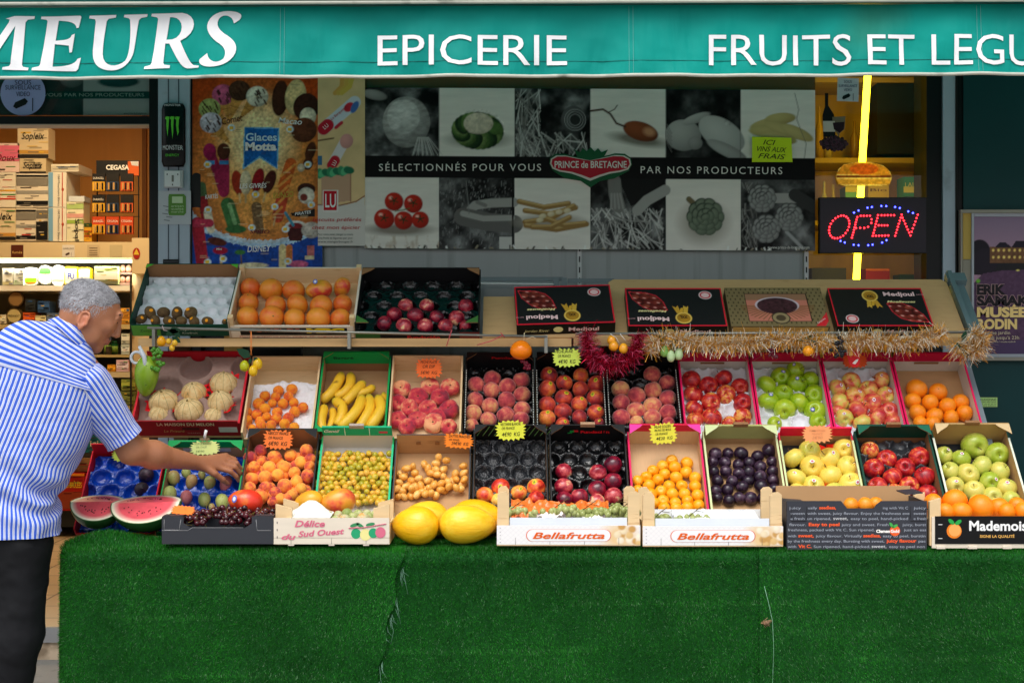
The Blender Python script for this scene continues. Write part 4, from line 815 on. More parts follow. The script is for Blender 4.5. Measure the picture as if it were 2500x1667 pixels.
g=MB(); M=fr((2366-1250)*5.665/F_PX,5.665,1.437,40); g.box((.012,.2,-.01),(.02,.42,.06),0,M); g.box((.052,.2,-.03),(.03,.42,.04),0,M); g.box((.035,.375,0),(.08,.05,.03),0,M); g.build('end_bracket',flat(96,118,122,.5),RK)
g=MB(); M=fr((2392-1250)*5.555/F_PX,5.555,1.004,48); g.box((.02,.2,.03),(.02,.5,.07),0,M); g.build('end_panel',flat(120,134,140,.5),RK)
for x in (XL+.06,.4,XR-.1):
    g=MB(); g.box((x,6.0,.72),(.06,.05,1.42)); g.build('rack_post',flat(90,70,50),RK)
# ================================================================ CRATES
M_cardin=mat('cardboard',rgb(190,150,106),.75,.1,8,stretch=(1,8,1),dirt=(rgb(160,122,82),7,.62))
M_carddk=mat('brown_card',rgb(150,108,72),.75,.12,8)
M_cardwh=flat(214,208,198,.65)
M_crwood=mat('crate_wood',rgb(226,196,150),.6,.14,6,stretch=(1,7,7),dirt=(rgb(190,150,104),9,.6))
M_woodwh=mat('whitewashed_wood',rgb(226,214,196),.55,.1,6,stretch=(1,7,7))
M_plbk=mat('black_plastic',rgb(10,11,13),.14,.1,20,spec=.6,bump=.5,bs=45)
M_plbl=mat('blue_plastic',rgb(8,64,176),.18,.12,20,spec=.6,bump=.5,bs=45)
M_plwh=mat('white_plastic',rgb(228,230,234),.4,.05,20,bump=.1,bs=30)
M_plwd=mat('pink_grey_pulp',rgb(150,122,112),.7,.06,20)
M_blackcard=flat(20,20,22,.45); M_pink=flat(226,20,90,.45); M_hotpink=flat(244,60,160,.45)
M_dgreen=flat(8,66,50,.5); M_kgreen=flat(0,150,76,.45); M_olive=flat(176,176,110,.6); M_palegr=flat(206,216,160,.55)
ROWS={1: (5.68,1.44,40,.35),2: (5.28,.735,48,.39),3: (5.56,1.011,48,.39)}
CR={}
def crate(key,name,label,row,x0,x1,dpy=0,H=.10,Hf=.05,Hs=None,floor=None,out=None,inn=None,strip=None,stripf=.45,sidein=None,flap=None,flapm=None,tab=None,th=.005,cat='crate',L=None,flapf=None,edge=None,post=None,group=None):
    Yf,z,t,L0=ROWS[row]; L=L or L0; z=z-dpy*Yf/F_PX
    xa,xb=(x0-1250)*Yf/F_PX,(x1-1250)*Yf/F_PX; W=xb-xa-.004; M=fr(xa+.002,Yf,z,t); Hs=Hs or H
    o=thing(name,label,cat,M @ Vector((W/2,L/2,0)),group); CR[key]=dict(M=M,W=W,L=L,o=o,H=H,t=t)
    out=out or M_cardin; inn=inn or M_cardin; floor=floor or inn
    g=MB(); g.box((W/2,L/2,th/2),(W-2*th,L-2*th,th),0,M); g.build('base',floor,o)
    for sx in (0,1):
        g=MB(); x=th/2 if sx == 0 else W-th/2; g.box((x,L/2,Hs/2),(th,L-.002,Hs),0,M,inner={1 if sx == 0 else 0: 1})
        if edge: g.box((x,L*.45,Hs+.001),(th*1.5,L*.9,.002),2,M)
        if post:
            for y in (.012,L-.012): g.box((x+(.008 if sx == 0 else-.008),y,post/2),(.02,.022,post),3,M)
        g.build('side_wall',[out,sidein or inn,edge or out,M_crwood],o)
    g=MB(); g.box((W/2,th/2,Hf/2),(W-2*th-.001,th,Hf),0,M,inner={3: 1}); CR[key]['front']=g; CR[key]['fm']=[out,inn]
    g=MB(); zb=H*(1-stripf) if strip else H; g.box((W/2,L-th/2,zb/2),(W-2*th-.001,th,zb),0,M,inner={2: 1})
    if strip: g.box((W/2,L-th/2-.0015,(zb+H)/2),(W-2*th-.001,th+.003,H-zb),2,M)
    if tab: g.box((W/2,L-th/2-.002,H+.004),(.055,th+.006,.018),3,M)
    CR[key]['back']=g; CR[key]['bm']=[out,inn,strip or out,tab or out]
    if flap:
        for sx in (0,1):
            for by in ((1,0) if flapf else (1,)):
                a=flap; X=(lambda v: th+v) if sx == 0 else (lambda v: W-th-v); Yy=(lambda v: L-th-v) if by else (lambda v: th+v); h=(H if by else max(Hf,Hs))+.001
                pts=[(X(0),Yy(0)),(X(a),Yy(0)),(X(a*.8),Yy(a*.25)),(X(a*.2),Yy(a*.7)),(X(0),Yy(a*.9))]
                g=MB(); g.prism(pts,h-.003,h,0,M,1); g.build('corner_flap',[flapm if by or flapf is True else flapf,M_carddk],o)
    return o
def ltext(key,wall,t,cx,cz,h,w_,col,**k_):
    """text on a crate wall: wall 'front' (outer face) or 'back' (inner face)"""
    c=CR[key]; mats=c['fm' if wall == 'front' else 'bm']; mats.append(col)
    y=-.0012 if wall == 'front' else c['L']-.005-.0042
    rot=k_.pop('rot',0); k_.setdefault('align','C')
    Mx=c['M'] @ frame((cx*c['W'],y,cz),(1,0,0),(0,0,1),(0,-1,0)) @ Matrix.Rotation(R(rot),4,'Z')
    c[wall].text(t,Mx,h,w_,len(mats)-1,**k_)
def lrect(key,wall,x0,x1,z0,z1,col,off=0,wh=None):
    c=CR[key]; mats=c['fm' if wall == 'front' else 'bm']; mats.append(col); W=c['W']
    y=-.0006-off if wall == 'front' else c['L']-.005-.0034-off
    c[wall].box(((x0+x1)/2*W,y,(z0+z1)/2),((x1-x0)*W,.0008,z1-z0),len(mats)-1,c['M'])
def finish_crates():
    for c in CR.values():
        if 'front' in c:
            c['front'].build('front_wall',c.pop('fm'),c['o']); c['back'].build('back_wall',c.pop('bm'),c['o']); del c['front']
def tray(key,m_,nx,ny,r,dep,y0=.01,y1=None,z=.03,name='tray',hexa=True,wrinkle=.001,res=.0042):
    c=CR[key]; W,L=c['W']-.014,(y1 or c['L']-.012)-y0; c['cups']=[]
    X,Y=np.meshgrid(np.linspace(0,W,int(W/res)),np.linspace(0,L,int(L/res)))
    Z=np.full(X.shape,float(z)); px_,py_=W/nx,L/ny
    for j in range(ny):
        for i in range(nx+(1 if hexa and j % 2 == 0 else 0)):
            cx=(i+(0 if hexa and j % 2 == 0 else .5))*px_ if hexa else (i+.5)*px_; cy=(j+.5)*py_
            d=np.hypot(X-cx,Y-cy)/r
            Z=np.where(d<1,np.minimum(Z,z-dep*np.sqrt(np.clip(1-d ** 2.4,0,1))),Z)
            Z=np.where((d >= 1) & (d<1.14),np.maximum(Z,z+.0025),Z)
    Z=np.maximum(Z+wrinkle*(fbm(X*120,Y*120,3)-.5)*2,.0075)
    g=MB(); g.grid(np.stack([X+.007,Y+y0,Z],-1),0,True,None,c['M']); g.build(name,m_,c['o'])
def sheet(key,m_,pts_amp=.012,y0=.02,y1=.3,name='paper_liner',seed=1,z=.012,fx=26):
    c=CR[key]; W=c['W']-.016; X,Y=np.meshgrid(np.linspace(0,W,70),np.linspace(y0,y1,70))
    f=fbm(X*fx,Y*fx,seed,5); Z=z+pts_amp*np.abs(f-.5)*3+.02*np.clip((Y-y1+.05)/.05,0,1)*fbm(X*14,Y,seed+4)
    Yj=Y+.02*(vnoise(X*30,X*0,seed+9)-.5)*(Y>y1-.03)
    g=MB(); g.grid(np.stack([X+.008,Yj,Z],-1),0,True,None,c['M']); return g.build(name,m_,c['o'])
# --- row 1: on the top shelf
crate('kiwi','cardboard_crate','dark green kiwi box with an almost empty white tray on the top shelf',1,322,562,-1,H=.095,Hf=.056,Hs=.075,out=M_dgreen,inn=M_carddk,floor=M_cardwh,sidein=M_dgreen,flap=.03,flapm=flat(100,190,60))
lrect('kiwi','front',.01,.3,.002,.054,flat(88,150,56)); ltext('kiwi','front','Zespri',.16,.024,.012,.05,flat(40,70,30),off=.001) if False else ltext('kiwi','front','Zespri',.16,.022,.012,.055,flat(30,60,26)); ltext('kiwi','front','Zespri Green',.62,.03,.012,.12,flat(196,206,190)); ltext('kiwi','front','Kiwifruit',.6,.012,.009,.06,flat(176,186,170))
tray('kiwi',M_plwh,7,5,.024,.02,z=.034,wrinkle=.0015)
crate('pomelo','wooden_crate','pale wooden grapefruit crate with a black POMELOS front on the top shelf',1,560,872,3,H=.085,Hf=.058,Hs=.085,out=M_woodwh,inn=M_crwood,floor=M_crwood,th=.008,post=.10)
lrect('pomelo','front',.09,.93,.014,.05,M_blackcard); ltext('pomelo','front','POMELOS',.36,.028,.015,.2,flat(216,90,50),off=0) if False else ltext('pomelo','front','POMELOS',.36,.03,.016,.2,flat(222,92,48)); ltext('pomelo','front','MBC',.76,.026,.02,.15,flat(230,200,30),bold=.08); ltext('pomelo','front','Florida grapefruit pink, calibre 40, origine Israël',.5,.004,.006,.42,flat(190,60,50))
crate('fund1','cardboard_crate','black cardboard tray box half full of nectarines on the top shelf',1,868,1172,11,H=.10,Hf=.045,Hs=.09,out=M_blackcard,inn=M_blackcard,floor=M_plbk,flap=.05,flapm=M_carddk,flapf=flat(60,110,50))
lrect('fund1','front',0,.2,.002,.044,flat(52,96,46)); lrect('fund1','front',.84,1,.002,.044,flat(120,40,36)); ltext('fund1','front','Fundación',.55,.010,.016,.13,flat(216,30,36),bold=.03)
tray('fund1',M_plbk,5,5,.032,.026,z=.036)
# --- row 3: upper sloped row
crate('melon','cardboard_crate','red',3,328,592,-28,H=.10,Hf=.088,Hs=.075,L=.35,out=flat(150,16,30),inn=flat(190,24,40),floor=M_plwd,edge=flat(214,30,50))
CR['melon']['o']['label']='red cardboard melon box lettered LA MAISON DU MELON with grey pulp liner'
ltext('melon','front','LA MAISON DU MELON',.5,.062,.016,.22,flat(226,206,170),bold=.015); ltext('melon','front','Le Prieuré',.38,.022,.015,.08,flat(196,160,90),shear=.3); lrect('melon','front',.8,.97,.022,.052,flat(206,196,196)); lrect('melon','front',.46,.62,.036,.05,flat(80,6,14)); ltext('melon','front','Tél. 05 49 98 60 55',.56,.014,.006,.05,flat(206,160,150))
tray('melon',M_plwd,2,3,.062,.05,z=.075,name='pulp_liner',wrinkle=.003)
crate('apric1','wooden_crate','wooden crate with crumpled white paper and orange apricots, upper sloped row',3,594,770,0,H=.09,Hf=.05,out=M_crwood,inn=M_crwood,th=.007)
sheet('apric1',flat(236,238,242,.6),.016,.01,.30,seed=3)
crate('banana','cardboard_crate','green banana box lined with brown card in the upper sloped row',3,772,946,0,H=.12,Hf=.045,Hs=.09,out=M_kgreen,inn=M_carddk,floor=M_cardin,strip=M_kgreen,stripf=.55,sidein=M_cardin,edge=M_kgreen,flap=.04,flapm=M_kgreen,flapf=True)
ltext('banana','back','Bagaré',.3,.082,.014,.08,flat(16,60,36),bold=.02)
crate('flatp','wooden_crate','pale wooden crate of flat peaches in the upper sloped row',3,948,1128,0,H=.095,Hf=.055,out=M_crwood,inn=M_crwood,th=.007)
for k_,x0,x1,lb in (('peach1',1132,1306,'black box of fuzzy pink peaches right of the flat peaches'),('nect1',1308,1482,'black box of red nectarines with gold stickers under the lime price card'),('peach2',1484,1664,'black peach box with two empty cups under the red garland')):
    crate(k_,'cardboard_crate',lb,3,x0,x1,0,H=.115,Hf=.05,Hs=.085,out=M_blackcard,inn=M_blackcard,floor=M_plbk,sidein=M_blackcard,flap=.04,flapm=M_blackcard)
    c=CR[k_]
    for x in (.004,c['W']-.004):
        g=MB()
        for q in range(24): g.box((x,.03+q*.0125,.0865),(.003,.006,.001),0,c['M'])
        g.build('edge_stitching',flat(206,210,200),c['o'])
    tray(k_,M_plbk,4,6,.033,.026,z=.032)
ltext('peach1','back','Fundación',.62,.084,.012,.13,flat(176,24,30),bold=.03)
for k_,x0,x1,lb,fm in (('appler',1668,1848,'pink-edged box of striped red apples in the upper sloped row',M_plwh),('appleg',1850,2028,'pink-edged box of green apples in the upper sloped row',M_plwh),('appleb',2030,2206,'pink-edged box of yellow-red apples with a red paper tag',M_plwh),('orange',2208,2392,'pink-edged open cardboard box of oranges at the rack end',M_cardin)):
    crate(k_,'cardboard_crate',lb,3,x0,x1,0,H=.115,Hf=.045,Hs=.085,out=M_pink,inn=M_cardwh,floor=fm,strip=flat(190,8,64),stripf=.42,sidein=M_cardwh if k_ == 'orange' else M_cardwh,edge=M_pink,flap=.05,flapm=flat(200,16,90),flapf=M_hotpink)
    if k_ != 'orange': tray(k_,M_plwh,4,6,.034,.024,z=.03)
    lrect(k_,'back',.33,.67,.052,.062,M_carddk)
# --- row 2: lower sloped row
crate('fig','cardboard_crate','red box with a blue cupped tray holding two dark figs',2,186,376,26,H=.105,Hf=.03,Hs=.06,L=.36,out=flat(214,20,36),inn=flat(214,20,36),floor=M_plbl)
tray('fig',M_plbl,3,5,.036,.03,z=.04,wrinkle=.003)
crate('cactus','cardboard_crate','green topped box of prickly pears in blue trays under the reaching hand',2,384,580,26,H=.125,Hf=.035,Hs=.075,L=.36,out=M_kgreen,inn=M_cardin,floor=M_plbl,strip=M_kgreen,stripf=.28,flap=.05,flapm=M_kgreen)
lrect('cactus','back',.18,.8,.066,.086,flat(190,188,184))
tray('cactus',M_plbl,4,4,.031,.03,z=.036,wrinkle=.001)
crate('apric2','cardboard_crate','black box heaped with apricots left of the mirabelle plums',2,582,764,10,H=.12,Hf=.035,Hs=.085,out=M_blackcard,inn=M_carddk,flap=.05,flapm=M_blackcard)
crate('mirab','cardboard_crate','bright green box of mirabelle plums with white script on its strip',2,767,952,10,H=.135,Hf=.045,Hs=.07,out=M_kgreen,inn=M_cardwh,floor=M_cardwh,strip=flat(20,172,120),stripf=.36,edge=flat(40,190,130),tab=flat(176,160,150))
ltext('mirab','back','Gentil',.15,.106,.016,.06,flat(240,244,240),shear=.4,bold=.02)
for x in (.33,.67): lrect('mirab','back',x-.004,x+.004,.088,.134,flat(230,240,234))
lrect('mirab','back',.8,.92,.1,.112,flat(206,70,90))
crate('date','cardboard_crate','brown corrugated box of fresh yellow dates with a dark printed front',2,955,1148,14,H=.12,Hf=.085,Hs=.08,out=flat(62,62,66),inn=M_cardin,floor=M_cardin,L=.37)
for x in (.3,.55,.8): lrect('date','back',x-.03,x+.03,.065,.082,M_carddk)
crate('nect2','cardboard_crate','black striped box with an empty cupped tray above orange nectarines',2,1152,1340,0,H=.12,Hf=.035,Hs=.075,out=M_blackcard,inn=M_blackcard,floor=M_plbk,sidein=M_carddk,flap=.045,flapm=M_blackcard)
c=CR['nect2']; c['bm'].append(flat(130,190,110))
for q in range(13): x=.01+q*.022; c['back'].add([(x,c['L']-.0085,.06),(x+.0025,c['L']-.0085,.06),(x+.0305,c['L']-.0085,.118),(x+.028,c['L']-.0085,.118)],[(0,1,2,3)],len(c['bm'])-1,False,c['M'])
tray('nect2',mat('grey_black_plastic',rgb(38,40,44),.2,.15,40,spec=.6,bump=1,bs=70),4,6,.031,.03,z=.038,wrinkle=.0012)
crate('fund2','cardboard_crate','black box of dark nectarines with red and green emblem lettering',2,1343,1538,0,H=.12,Hf=.035,Hs=.075,out=M_blackcard,inn=M_blackcard,floor=M_plbk,flap=.05,flapm=M_blackcard,tab=flat(176,140,110))
ltext('fund2','back','Fundación',.6,.078,.015,.11,flat(214,24,36),bold=.04); lrect('fund2','back',.27,.33,.082,.092,flat(20,140,60)); lrect('fund2','back',.24,.30,.076,.08,flat(20,140,60)); lrect('fund2','back',.32,.38,.084,.094,flat(200,30,40))
tray('fund2',M_plbk,4,6,.032,.027,z=.034,wrinkle=.003)
crate('prune','cardboard_crate','pink cornered box of golden yellow plums with a yellow price card',2,1541,1728,0,H=.125,Hf=.035,Hs=.075,out=M_pink,inn=mat('ribbed_card',rgb(214,180,138),.7,.1,30,stretch=(8,.4,1)),strip=flat(206,16,60),stripf=.3,edge=M_pink,flap=.05,flapm=M_hotpink)
crate('plum','cardboard_crate','pale green box of dark purple plums in the lower sloped row',2,1731,1920,0,H=.12,Hf=.035,Hs=.08,out=M_palegr,inn=M_cardin,strip=M_olive,stripf=.65,sidein=M_cardin,edge=M_palegr,flap=.055,flapm=M_palegr,tab=M_carddk)
crate('golden1','cardboard_crate','red topped box of yellow apples with red paper stars',2,1923,2112,4,H=.115,Hf=.035,Hs=.08,out=flat(226,18,66),inn=M_cardin,floor=flat(50,52,56),strip=flat(226,18,66),stripf=.4,edge=M_palegr)
crate('appler2','cardboard_crate','dark green topped box of red apples in a black tray',2,2115,2306,0,H=.12,Hf=.035,Hs=.08,out=M_dgreen,inn=M_carddk,floor=M_plbk,strip=M_dgreen,stripf=.6,edge=M_dgreen,flap=.05,flapm=flat(20,100,76),tab=M_carddk)
tray('appler2',mat('dark_grey_plastic',rgb(52,54,58),.25,.1,40,spec=.5,bump=.15,bs=30),4,6,.034,.026,z=.033)
crate('golden2','cardboard_crate','brown box of yellow and green apples at the end of the lower row',2,2309,2505,0,H=.13,Hf=.035,Hs=.085,out=M_dgreen,inn=M_cardin,floor=flat(40,42,46),strip=mat('kraft_strip',rgb(176,142,92),.7),stripf=.75,edge=flat(222,226,206),flap=.055,flapm=flat(214,186,140),tab=M_carddk)
finish_crates()
for c in CR.values():
    if c['t'] == 48: g=MB(); g.box((c['W']/2,c['L']/2,-.008),(c['W']+.003,c['L'],.01),0,c['M']); g.build('sloped_board',M_ply,RK)
c=CR['date']; cv=Canvas(0,0,200,90,1.6,(58,58,62)); cv.poly([(90,60),(120,40),(150,20),(200,0),(200,90),(90,90)],(120,92,56)); cv.tex(.9,5,6,3,cv.mask(90,0,200,90)); g=MB()
W=c['W']; cv.onto(g,lambda U,V: tuple(np.moveaxis((np.stack([U*W,-.0032+0*U,.105*(1-V)-.0],-1) @ np.array(c['M'].to_3x3()).T+np.array(c['M'].translation)),-1,0)),0)
tm=lambda x,z: c['M'] @ frame((x,-.0055,z),(1,0,0),(0,0,1),(0,-1,0))
g.text('TAMARA',tm(.006,.078),.014,.095,1,'L',bold=.02); g.text('DATES',tm(.006,.054),.014,.075,2,'L',bold=.02); g.text('Iran',tm(.012,.034),.011,.04,3,'L',bold=.04); g.text('BARHI',tm(.11,.068),.010,.05,4,'L',.3,.04); g.text('Natural',tm(.118,.054),.008,.05,4,'L',.3,.03)
g.build('printed_front',[MP,flat(206,130,80),flat(196,190,120),flat(210,110,70),flat(226,190,110)],c['o'])
# --- front row: crates standing on the turf
def flatcrate(key,name,label,x0,x1,yb,Y=4.975,dep=.22,cat='crate'):
    a=P(x0,yb,Y); b_=P(x1,yb,Y); M=frame((a.x,Y,a.z),(1,0,0),(0,1,0),(0,0,1)); W=b_.x-a.x
    o=thing(name,label,cat,M @ Vector((W/2,dep/2,0))); CR[key]=dict(M=M,W=W,L=dep,o=o,t=0,kk=Y/F_PX); return CR[key]
KP=4.975/F_PX
def panels(c,zf,zs,zb,mf,ms,mi,th=.007,z0=.0):
    W,L,M,o=c['W'],c['L'],c['M'],c['o']
    g=MB(); g.box((W/2,L/2,.008),(W-.016,L-.016,.008),0,M); g.build('base',mi,o)
    for x in (th/2,W-th/2): g=MB(); g.box((x,L/2,zs/2+.003),(th,L-.018,zs),0,M); g.build('side_wall',ms,o)
    g=MB(); g.box((W/2,L-th/2,zb/2+.003),(W,th,zb),0,M); g.build('back_wall',mi,o)
    return MB()
def ft(g,c,t,x,z,h,w_,mat_,y=-.0075,**k_):
    k_.setdefault('align','C'); rot=k_.pop('rot',0)
    g.text(t,c['M'] @ frame((x,y,z),(1,0,0),(0,0,1),(0,-1,0)) @ Matrix.Rotation(R(rot),4,'Z'),h,w_,mat_,**k_)
c=flatcrate('cherry','cardboard_crate','low charcoal cardboard tray of dark cherries on the turf',396,668,1327); W=c['W']
M_char=flat(52,54,60,.55); panels(c,0,.085,.08,M_char,M_char,M_char)
g=MB(); pts=[(0,0),(W,0),(W,.095),(W-.075,.095),(W-.075,.072),(W-.1,.055),(.1,.055),(.075,.072),(.075,.095),(0,.095)]
g.prism(pts,0,.005,0,c['M'] @ frame((0,.0,0),(1,0,0),(0,0,1),(0,-1,0)))
for a,b_ in (((.008,.088),(.008,.052)),((.008,.052),(.06,.052)),((.06,.052),(.066,.088)),((W-.06,.088),(W-.056,.05)),((W-.056,.05),(W-.008,.05)),((.0,.05),(.09,.05)),((.09,.05),(.105,.06)),((.105,.06),(W-.105,.06))):
    g.tube([c['M'] @ Vector((a[0],-.0055,a[1]-.003)),c['M'] @ Vector((b_[0],-.0055,b_[1]-.003))],.0006,1,4)
g.build('front_wall',[M_char,flat(190,190,192)],c['o'])
for x in (.035,W-.035): g=MB(); g.box((x,.03,.095),(.068,.05,.004),0,c['M']); g.build('corner_flap',M_char,c['o'])
c=flatcrate('delice','wooden_crate','pale wooden crate with pink script and plum drawing on its front',669,951,1331); W=c['W']
panels(c,0,.07,.085,M_woodwh,M_crwood,M_woodwh)
for x in (.03,W-.03): 
    for y in (.02,c['L']-.03): g=MB(); g.prism([(x-.028,.0),(x+.028,.0),(x+.028,.14 if x>.1 else .125),(x-.028,.125 if x>.1 else .14)],0,.022,0,c['M'] @ frame((0,y+.022,0),(1,0,0),(0,0,1),(0,-1,0))); g.build('corner_post',M_crwood,c['o'])
g=MB(); g.box((W/2,-.003,.062),(W,.006,.068),0,c['M']); g.box((W/2,-.003,.016),(W,.006,.021),0,c['M'])
for x in (.06,.2,.32): g.box((x,-.002,.003),(.02,.006,.006),0,c['M']); g.box((x,-.0062,.016),(.0012,.001,.02),5,c['M'])
ft(g,c,'Délice',.125,.066,.021,.105,1,shear=.25,bold=.03); ft(g,c,'Sud Ouest',.165,.036,.019,.16,1,shear=.25,bold=.03,rot=4); ft(g,c,'du',.052,.022,.018,.05,1,shear=.3,bold=.03)
def fdisc(g,c,x,z,rx,rz,m_,y=-.0068): g.add([(x+rx*math.cos(t),y,z+rz*math.sin(t)) for t in np.linspace(0,6.283,22)[:-1]],[tuple(range(21))],m_,False,c['M'])
for i,(x,z,rx,m_) in enumerate(((.285,.042,.017,2),(.318,.038,.019,3),(.345,.044,.016,2),(.37,.046,.018,1))): fdisc(g,c,x,z,rx,rx*1.05,m_,-.0066-i*.0004)
for x,z,a in ((.28,.072,.3),(.3,.07,-.6),(.335,.074,.2)): g.add([(x+.016*math.cos(t)*math.cos(a)-.006*math.sin(t)*math.sin(a),-.0082,z+.016*math.cos(t)*math.sin(a)+.006*math.sin(t)*math.cos(a)) for t in np.linspace(0,6.283,16)[:-1]],[tuple(range(15))],4,False,c['M'])
g.tube([c['M'] @ Vector((.26,-.0075,.061)),c['M'] @ Vector((.31,-.0075,.063)),c['M'] @ Vector((.39,-.0075,.076))],.0018,1,5)
for z in (.03,.055,.08): g.box((.012,-.0065,z),(.003,.001,.007),5,c['M'])
g.build('front_wall',[M_woodwh,flat(216,110,136),flat(40,160,110),flat(236,226,150),flat(60,140,90),flat(110,100,96)],c['o'])
for key,x0,x1,yb,lb in (('bella1',1213,1563,1331,'white crate lettered Bellafrutta with orange wrapped grapes, right of the melons'),('bella2',1569,1911,1333,'white crate lettered Bellafrutta mostly emptied of grapes, left of the dark printed box')):
    c=flatcrate(key,'wooden_crate',lb,x0,x1,yb); W=c['W']; panels(c,0,.08,.1,M_white,M_crwood,M_white)
    for x in (.022,W-.022):
        for y in (.006,c['L']-.03): g=MB(); g.prism([(x-.02,.0),(x+.02,.0),(x+.02,.178 if x>.1 else .172),(x+.01,.186),(x-.01,.184),(x-.02,.174)],0,.018,0,c['M'] @ frame((0,y+.018,0),(1,0,0),(0,0,1),(0,-1,0))); g.build('corner_post',M_crwood,c['o'])
    g=MB(); g.box((W/2,.012,.082),(W-.09,.006,.026),6,c['M'])
    cv=Canvas(0,0,350,50,1.6,(240,238,238))
    for q in range(-50,400,13): cv.line([(q,0),(q+50,50)],1,(216,212,218),.5); cv.line([(q+50,0),(q,50)],1,(216,212,218),.5)
    cv.ell(300,30,40,36,(232,200,150),0,0,1); r_=random.Random(x0)
    for q in range(16): cv.ell(r_.uniform(290,350),r_.uniform(2,50),9,9,r_.choice([(240,224,190),(226,190,130),(204,156,90),(246,236,214)]),0,.3,.5,(180,130,70))
    cv.onto(g,lambda U,V: tuple(np.moveaxis(np.stack([U*W,-.0062+0*U,.004+.066*(1-V)],-1)+np.array(c['M'].translation),-1,0)),1)
    g.box((W/2,-.003,.037),(W,.006,.066),0,c['M'])
    for a_,m_,yy in ((1.0,2,-.0068),(.975,0,-.0073)):
        hh,ww=.021*a_-(.0 if m_ == 2 else .0004),.148*a_; pts=[(W*.5+sx*(ww-hh)+hh*math.cos(t),yy,.036+hh*math.sin(t)) for sx,t0 in ((1,-1.57),(-1,1.57)) for t in np.linspace(t0,t0+3.1416,10)]
        g.add(pts,[tuple(range(len(pts)))],m_,False,c['M'])
    ft(g,c,'Bellafrutta',W*.5,.025,.021,.25,3,y=-.0085,shear=.3,bold=.022)
    for q in range(1,5): g.box((W*(q*.24-.11),-.0066,.016),(.0012,.001,.024),4,c['M'])
    for z in (.012,.024,.036,.048,.06): g.box((.012,-.0066,z),(.004,.001,.0012),4,c['M'])
    g.box((W/2,-.002,.002),(W,.006,.004),5,c['M'])
    g.build('front_wall',[flat(240,240,242),MP,flat(226,130,110),flat(226,96,20),flat(110,106,106),M_crwood,flat(222,228,236)],c['o'])
c=flatcrate('clem','cardboard_crate','charcoal box printed all over with grey and orange words about juicy fruit',1921,2262,1341,dep=.21); W=c['W']
M_slate=flat(56,58,66,.5); panels(c,0,.163,.197,M_slate,M_slate,M_cardin)
g=MB(); HB=.169
pts=[(0,0),(W,0),(W,HB),(W*.675,HB),(W*.64,HB-.012),(W*.62,HB-.026),(W*.43,HB-.026),(W*.40,HB-.008),(W*.385,HB),(0,HB)]
g.prism(pts,0,.005,0,c['M'] @ frame((0,0,0),(1,0,0),(0,0,1),(0,-1,0)))
lines=[(.141,[('juicy',.01,.095,1),('ually',.145,.21,1),('seedless,',.225,.345,2),('ing with Vit C',.68,.86,1),('juicy',.9,.99,1)]),
         (.122,[('sweetn',.02,.12,1),('with sweet, juicy flavour. Enjoy the freshness eve',.14,.87,1),('sweete',.9,.99,1)]),
         (.104,[('e fresh',.02,.12,1),('un ripened,',.14,.31,1),('sweet,',.325,.43,3),('easy to peel, hand-picked',.45,.86,1),('e fresh',.9,.99,1)]),
         (.083,[('flavour.',.01,.13,1),('Easy to peel',.15,.37,2),('juicy and sweet. Fresh',.385,.72,1),('juicy, burst',.82,.99,1)]),
         (.065,[('freshness, packed with Vit C. Sun ripened,',.0,.62,1),('just an eas',.83,.99,1)]),
         (.044,[('with',.0,.06,1),('sweet,',.075,.185,2),('juicy flavour. Virtually',.2,.53,1),('seedless,',.54,.665,2),('easy to peel, burstin',.68,.985,1)]),
         (.026,[('by the freshness every day. Bursting with sweet,',.0,.69,1),('juicy flavour',.705,.92,2),('pac',.935,.985,1)]),
         (.007,[('with',.0,.06,1),('Vit C.',.075,.17,2),('Sun ripened, hand-picked,',.185,.59,1),('sweet,',.6,.705,3),('easy to peel non',.725,.98,1)])]
for z,L_ in lines:
    for t_,a,b_,m_ in L_:
        ft(g,c,t_,a*W+.002,z,.0088 if m_ == 1 else .0108,(b_-a)*W,m_,y=-.0065,align='L',bold=.03 if m_ == 2 else .006)
fdisc(g,c,W*.77,.066,.018,.018,4,-.0068); ft(g,c,'Gold',W*.77,.06,.010,.03,5,y=-.0075,bold=.04); ft(g,c,'Clemen',W*.685,.06,.010,.048,5,y=-.0075,bold=.05)
for x,z,a in ((.745,.088,-.9),(.77,.084,.5)): g.add([(x*W+.011*math.cos(t)*math.cos(a)-.005*math.sin(t)*math.sin(a),-.0075,z-.002+.011*math.cos(t)*math.sin(a)+.005*math.sin(t)*math.cos(a)) for t in np.linspace(0,6.283,14)[:-1]],[tuple(range(13))],6,False,c['M'])
for x0_,x1_ in ((.03,.14),(.88,.985)):
    for a,b_ in (((x0_,.15),(x0_,.108)),((x0_,.1),(x1_,.1)),((x1_,.108),(x1_,.15))): g.tube([c['M'] @ Vector((a[0]*W,-.0062,a[1])),c['M'] @ Vector((b_[0]*W,-.0062,b_[1]))],.0009,7,4)
g.build('front_wall',[M_slate,flat(158,164,176),flat(246,96,50),flat(206,208,212),flat(240,96,40),flat(248,246,240),flat(70,170,80),flat(26,26,30)],c['o'])
for x,s_ in ((.02,1),(W-.02,-1)): g=MB(); g.box((x+s_*.01,.06,.163),(.06,.12,.004),0,c['M'] @ Matrix.Rotation(R(4*s_),4,'Y')); g.build('corner_flap',M_slate,c['o'])
c=flatcrate('madem','wooden_crate','wooden crate with black Mademoiselle front panel heaped with oranges',2274,2585,1334); W=c['W']; panels(c,0,.09,.1,M_crwood,M_crwood,M_crwood)
